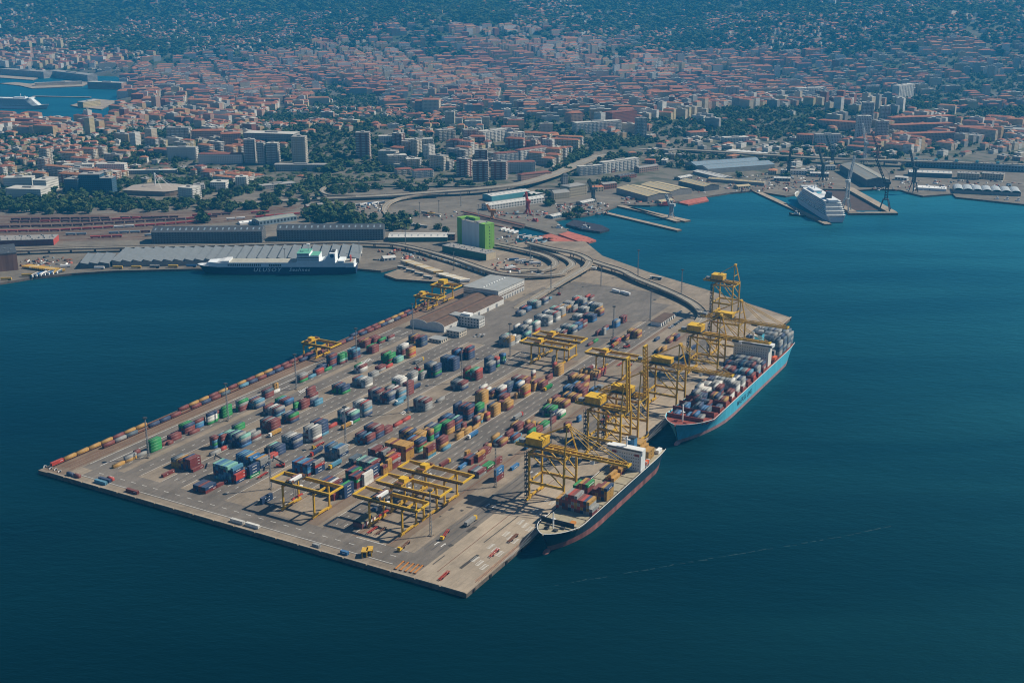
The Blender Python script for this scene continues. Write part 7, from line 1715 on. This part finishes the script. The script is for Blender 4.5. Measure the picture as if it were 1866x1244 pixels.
def wall_far(name, col):
    """plaster with rows of windows too far away to tell apart"""
    m = bpy.data.materials.new(name); m.use_nodes = True; nt = m.node_tree; b = nt.nodes['Principled BSDF']; b.inputs['Roughness'].default_value = .88
    geo = nt.nodes.new('ShaderNodeNewGeometry'); cr = nt.nodes.new('ShaderNodeVectorMath'); cr.operation = 'CROSS_PRODUCT'; cr.inputs[1].default_value = (0, 0, 1); nt.links.new(geo.outputs['Normal'], cr.inputs[0])
    dt = nt.nodes.new('ShaderNodeVectorMath'); dt.operation = 'DOT_PRODUCT'; nt.links.new(cr.outputs[0], dt.inputs[0]); nt.links.new(geo.outputs['Position'], dt.inputs[1])
    sp = nt.nodes.new('ShaderNodeSeparateXYZ'); nt.links.new(geo.outputs['Position'], sp.inputs[0]); cb = nt.nodes.new('ShaderNodeCombineXYZ'); nt.links.new(dt.outputs['Value'], cb.inputs[0]); nt.links.new(sp.outputs[2], cb.inputs[1])
    br = nt.nodes.new('ShaderNodeTexBrick'); br.offset = 0; br.inputs['Scale'].default_value = 1; br.inputs['Brick Width'].default_value = 3.0; br.inputs['Row Height'].default_value = 3.1; br.inputs['Mortar Size'].default_value = .85; br.inputs['Mortar Smooth'].default_value = 0
    br.inputs['Color1'].default_value = (.05, .05, .05, 1); br.inputs['Color2'].default_value = (.10, .09, .08, 1); br.inputs['Mortar'].default_value = (*col, 1); nt.links.new(cb.outputs[0], br.inputs['Vector']); nt.links.new(br.outputs['Color'], b.inputs['Base Color']); return m
WM_FAR = [wall_far('far_wall_' + n.replace(' ', '_').replace('-', '_'), c) for n, c in WALLS]
o = bpy.data.objects.new('distant_town', town_mesh(far)); COL.objects.link(o); stuff(o); tag(o, 'mass of red-roofed town houses climbing the hills', 'town')
# old harbour warehouses across the far basin
for i, (a, b, d, h, w_, r_) in enumerate((((0,136),(80,142),40,22,3,3),((88,139),(160,148),40,22,3,3),((22,122),(80,126),40,18,3,4),((86,125),(172,134),40,18,3,4),((64,157),(150,154),26,10,0,3),((160,160),(222,162),30,20,4,4),((152,196),(184,192),24,16,6,4))):
    xa, ya = G(*a); xb, yb = G(*b); ang = math.atan2(yb-ya, xb-xa); L = math.hypot(xb-xa, yb-ya)
    house('port_warehouse', f'long far warehouse of the old port, {ordinal(i)} of seven across the basin', (xa+xb)/2 - d/2*math.sin(ang), (ya+yb)/2 + d/2*math.cos(ang), DZ, ang, L, d, h, w_, r_, max(3, h//4), False, 'old port warehouses', 'warehouse')
# ------------------------------------------------------------------ trees
LEAF = [mat('foliage_' + n, c, .9, .35, .35, rnd=.18, spec=.1) for n, c in (('dark', (.034, .062, .022)), ('mid', (.052, .088, .030)), ('olive', (.078, .100, .036)))]
BARK = mat('bark', (.10, .075, .05), .9, .2, .6)
def crown_mesh(nq, size, seed, lobes=7, jit=.55):
    r = np.random.default_rng(seed); c = r.normal(size=(lobes, 3)); c /= np.linalg.norm(c, axis=1)[:, None]; c *= r.uniform(.25, .62, (lobes, 1)); c[:, 2] *= .75; rad = r.uniform(.34, .55, lobes)
    v = np.zeros((nq*4, 3)); which = r.integers(0, lobes, nq)
    for i in range(nq):
        d = r.normal(size=3); d /= np.linalg.norm(d); d[2] = abs(d[2])*.9 - .25 if r.random() < .7 else d[2]; d /= np.linalg.norm(d); p = c[which[i]] + d*rad[which[i]]*r.uniform(.75, 1.08)
        n = (d if jit > .4 else d*.6 + np.array([0, 0, .7])) + r.normal(size=3)*jit; n /= np.linalg.norm(n); t = np.cross(n, r.normal(size=3)); t /= np.linalg.norm(t); b = np.cross(n, t); s = size*r.uniform(.6, 1.25)
        v[i*4:i*4+4] = [p - t*s - b*s*.7, p + t*s - b*s*.6, p + t*s*.8 + b*s*.8, p - t*s*.7 + b*s*.9]
    v[:, 2] += .62; v[:, 2] *= .95
    return v
def mesh_quads(name, v, mats, midx=None):
    me = bpy.data.meshes.new(name); n = len(v)//4
    me.vertices.add(len(v)); me.vertices.foreach_set('co', np.ascontiguousarray(v, np.float32).ravel()); me.loops.add(n*4); me.loops.foreach_set('vertex_index', np.arange(n*4, dtype=np.int32)); me.polygons.add(n); me.polygons.foreach_set('loop_start', np.arange(0, n*4, 4, dtype=np.int32))
    for m in mats: me.materials.append(m)
    if midx is not None: me.polygons.foreach_set('material_index', midx.astype(np.int32))
    me.update(); return me
NEARC = [mesh_quads('crown', crown_mesh(230, .17, 40+i, 9), [LEAF[i % 3]]) for i in range(6)]
tk = MB(); tk.tube((0, 0, -.1), (0, 0, .55), .055, 7, 0, .035)
for a in range(4): tk.tube((0, 0, .32 + .05*a), (.25*math.cos(a*1.7), .25*math.sin(a*1.7), .62 + .05*a), .025, 5, 0, .012)
TRUNK = tk.data('trunk', [BARK])
# planted rows and belts near the harbour, pixel boxes: (x0, y0, x1, y1, count, size)
BELT = [(0,366,225,390,95,5.5),(225,374,470,388,60,5.0),(470,362,600,378,30,5),(555,385,640,410,34,6.5),(640,398,760,424,30,5.0),(595,338,690,352,26,5),(560,300,640,340,30,6),(950,355,1010,378,12,5.5),(985,386,1060,398,8,4.5),(1060,330,1165,338,26,4.5),(1165,300,1260,312,18,5),(1345,300,1400,312,8,5),(365,395,382,410,4,6.5),(476,385,490,396,3,5),(325,352,440,370,30,5.5),(800,332,900,342,20,5),(1000,300,1040,345,20,5.5),(690,340,790,352,24,5),(205,330,232,366,10,4.5),(640,410,830,436,14,4),(1420,285,1480,300,10,5),(1540,285,1640,295,14,5.5),(1195,285,1250,292,8,5)]
tn = 0; rt = random.Random(9)
BNAME = ['the belt above the rail yard, left part', 'the belt above the rail yard, right part', 'the roadside left of the highway', 'the copse behind the slate warehouses', 'the hedge below the slip road', 'the looped ramp', 'the wooded slope', 'the white hall garden', 'the old dock square', 'the row before the balcony blocks', 'the shipyard road', 'the assembly hall side', 'the rail yard', 'the rail shed end', 'the arena street', 'the foot of red towers', 'the lane above the highway', 'the blocks above the loop', 'the arena forecourt', 'the hedge by the green shed', 'the shipyard back', 'the foot of the tower trio', 'the highway bend']
for bi, (x0, y0, x1, y1, cnt, s) in enumerate(BELT):
    cnt = int(cnt*.54) if cnt > 12 else cnt
    spots = sorted((rt.uniform(x0, x1), rt.uniform(y0, y1)) for _ in range(cnt))
    for i, (px, py) in enumerate(spots):
        x, y, z = GT(px, py)
        if any((X-x)**2 + (Y-y)**2 < (Rr*.8)**2 for X, Y, Rr in TAKEN): continue
        o = empty('broadleaf_tree', (x, y, z), rt.uniform(0, 6.28)); sc_ = s*rt.uniform(.8, 1.3)*1.55; o.scale = (sc_*rt.uniform(.9, 1.15), sc_*rt.uniform(.9, 1.15), sc_*rt.uniform(.85, 1.2))
        a = bpy.data.objects.new('trunk', TRUNK); b = bpy.data.objects.new('crown', NEARC[rt.randrange(6)])
        for q in (a, b): COL.objects.link(q); q.parent = o
        tag(o, f'leafy green tree, {ordinal(i)} from the left at {BNAME[bi]}', 'tree', 'harbour-side trees'); tn += 1
FARC = [crown_mesh(34, .33, 90+i, 6, .28) for i in range(6)]
# more trees filling the same belts behind the single ones
for bi, (x0, y0, x1, y1, cnt, s) in enumerate(BELT[:7] + [(600,300,860,346,130,4.6),(330,318,620,352,120,4.6),(0,300,330,345,60,4.2),(1000,268,1060,330,60,4.6),(1180,284,1420,304,60,4.4),(1440,268,1640,292,60,4.6)]):
    for _ in range(int(cnt*1.6)):
        x, y, z = GT(rt.uniform(x0, x1), rt.uniform(y0-6, y1-6))
        if not near_road(x, y, 2) and free(x, y): trees.append((x, y, z, s*rt.uniform(.8, 1.2)))
T_ = np.array(trees); N_ = len(T_); print('trees', N_, 'houses', len(near), len(far), 'single trees', tn)
var = rng.integers(0, 6, N_); ra = rng.uniform(0, 6.28, N_); sc3 = T_[:, 3]*rng.uniform(1.25, 1.75, N_)*np.where(T_[:, 1] > 4900, 1.4, 1.0)
allv = np.zeros((N_, 34*4, 3), np.float32)
for i in range(6):
    q = var == i; c, s = np.cos(ra[q])[:, None], np.sin(ra[q])[:, None]; b = FARC[i]
    allv[q, :, 0] = (b[None, :, 0]*c - b[None, :, 1]*s)*sc3[q][:, None] + T_[q, 0:1]; allv[q, :, 1] = (b[None, :, 0]*s + b[None, :, 1]*c)*sc3[q][:, None] + T_[q, 1:2]; allv[q, :, 2] = b[None, :, 2]*(sc3[q]*np.where(T_[q, 1] > 4900, .62, 1.0))[:, None] + T_[q, 2:3]
me = mesh_quads('distant_trees', allv.reshape(-1, 3), LEAF, np.repeat(rng.integers(0, 3, N_), 34))
o = bpy.data.objects.new('distant_trees', me); COL.objects.link(o); stuff(o); tag(o, 'green woods and garden trees among the houses and hills', 'woods')
# ------------------------------------------------------------------ haze
mb = MB(); mb.box(-8000, -400, -9, 8000, 8200, 452)
hz = mb.build('haze', None or bpy.data.materials.new('haze_air')); hz['kind'] = 'stuff'
hm = hz.data.materials[0]; hm.use_nodes = True
hm.node_tree.nodes.remove(hm.node_tree.nodes['Principled BSDF'])
pv = hm.node_tree.nodes.new('ShaderNodeVolumePrincipled')
pv.inputs['Color'].default_value = (0.06, 0.50, 1.0, 1)
pv.inputs['Density'].default_value = 0.000079
pv.inputs['Anisotropy'].default_value = 0.1
hm.node_tree.links.new(pv.outputs[0], [n for n in hm.node_tree.nodes if n.type == 'OUTPUT_MATERIAL'][0].inputs['Volume'])
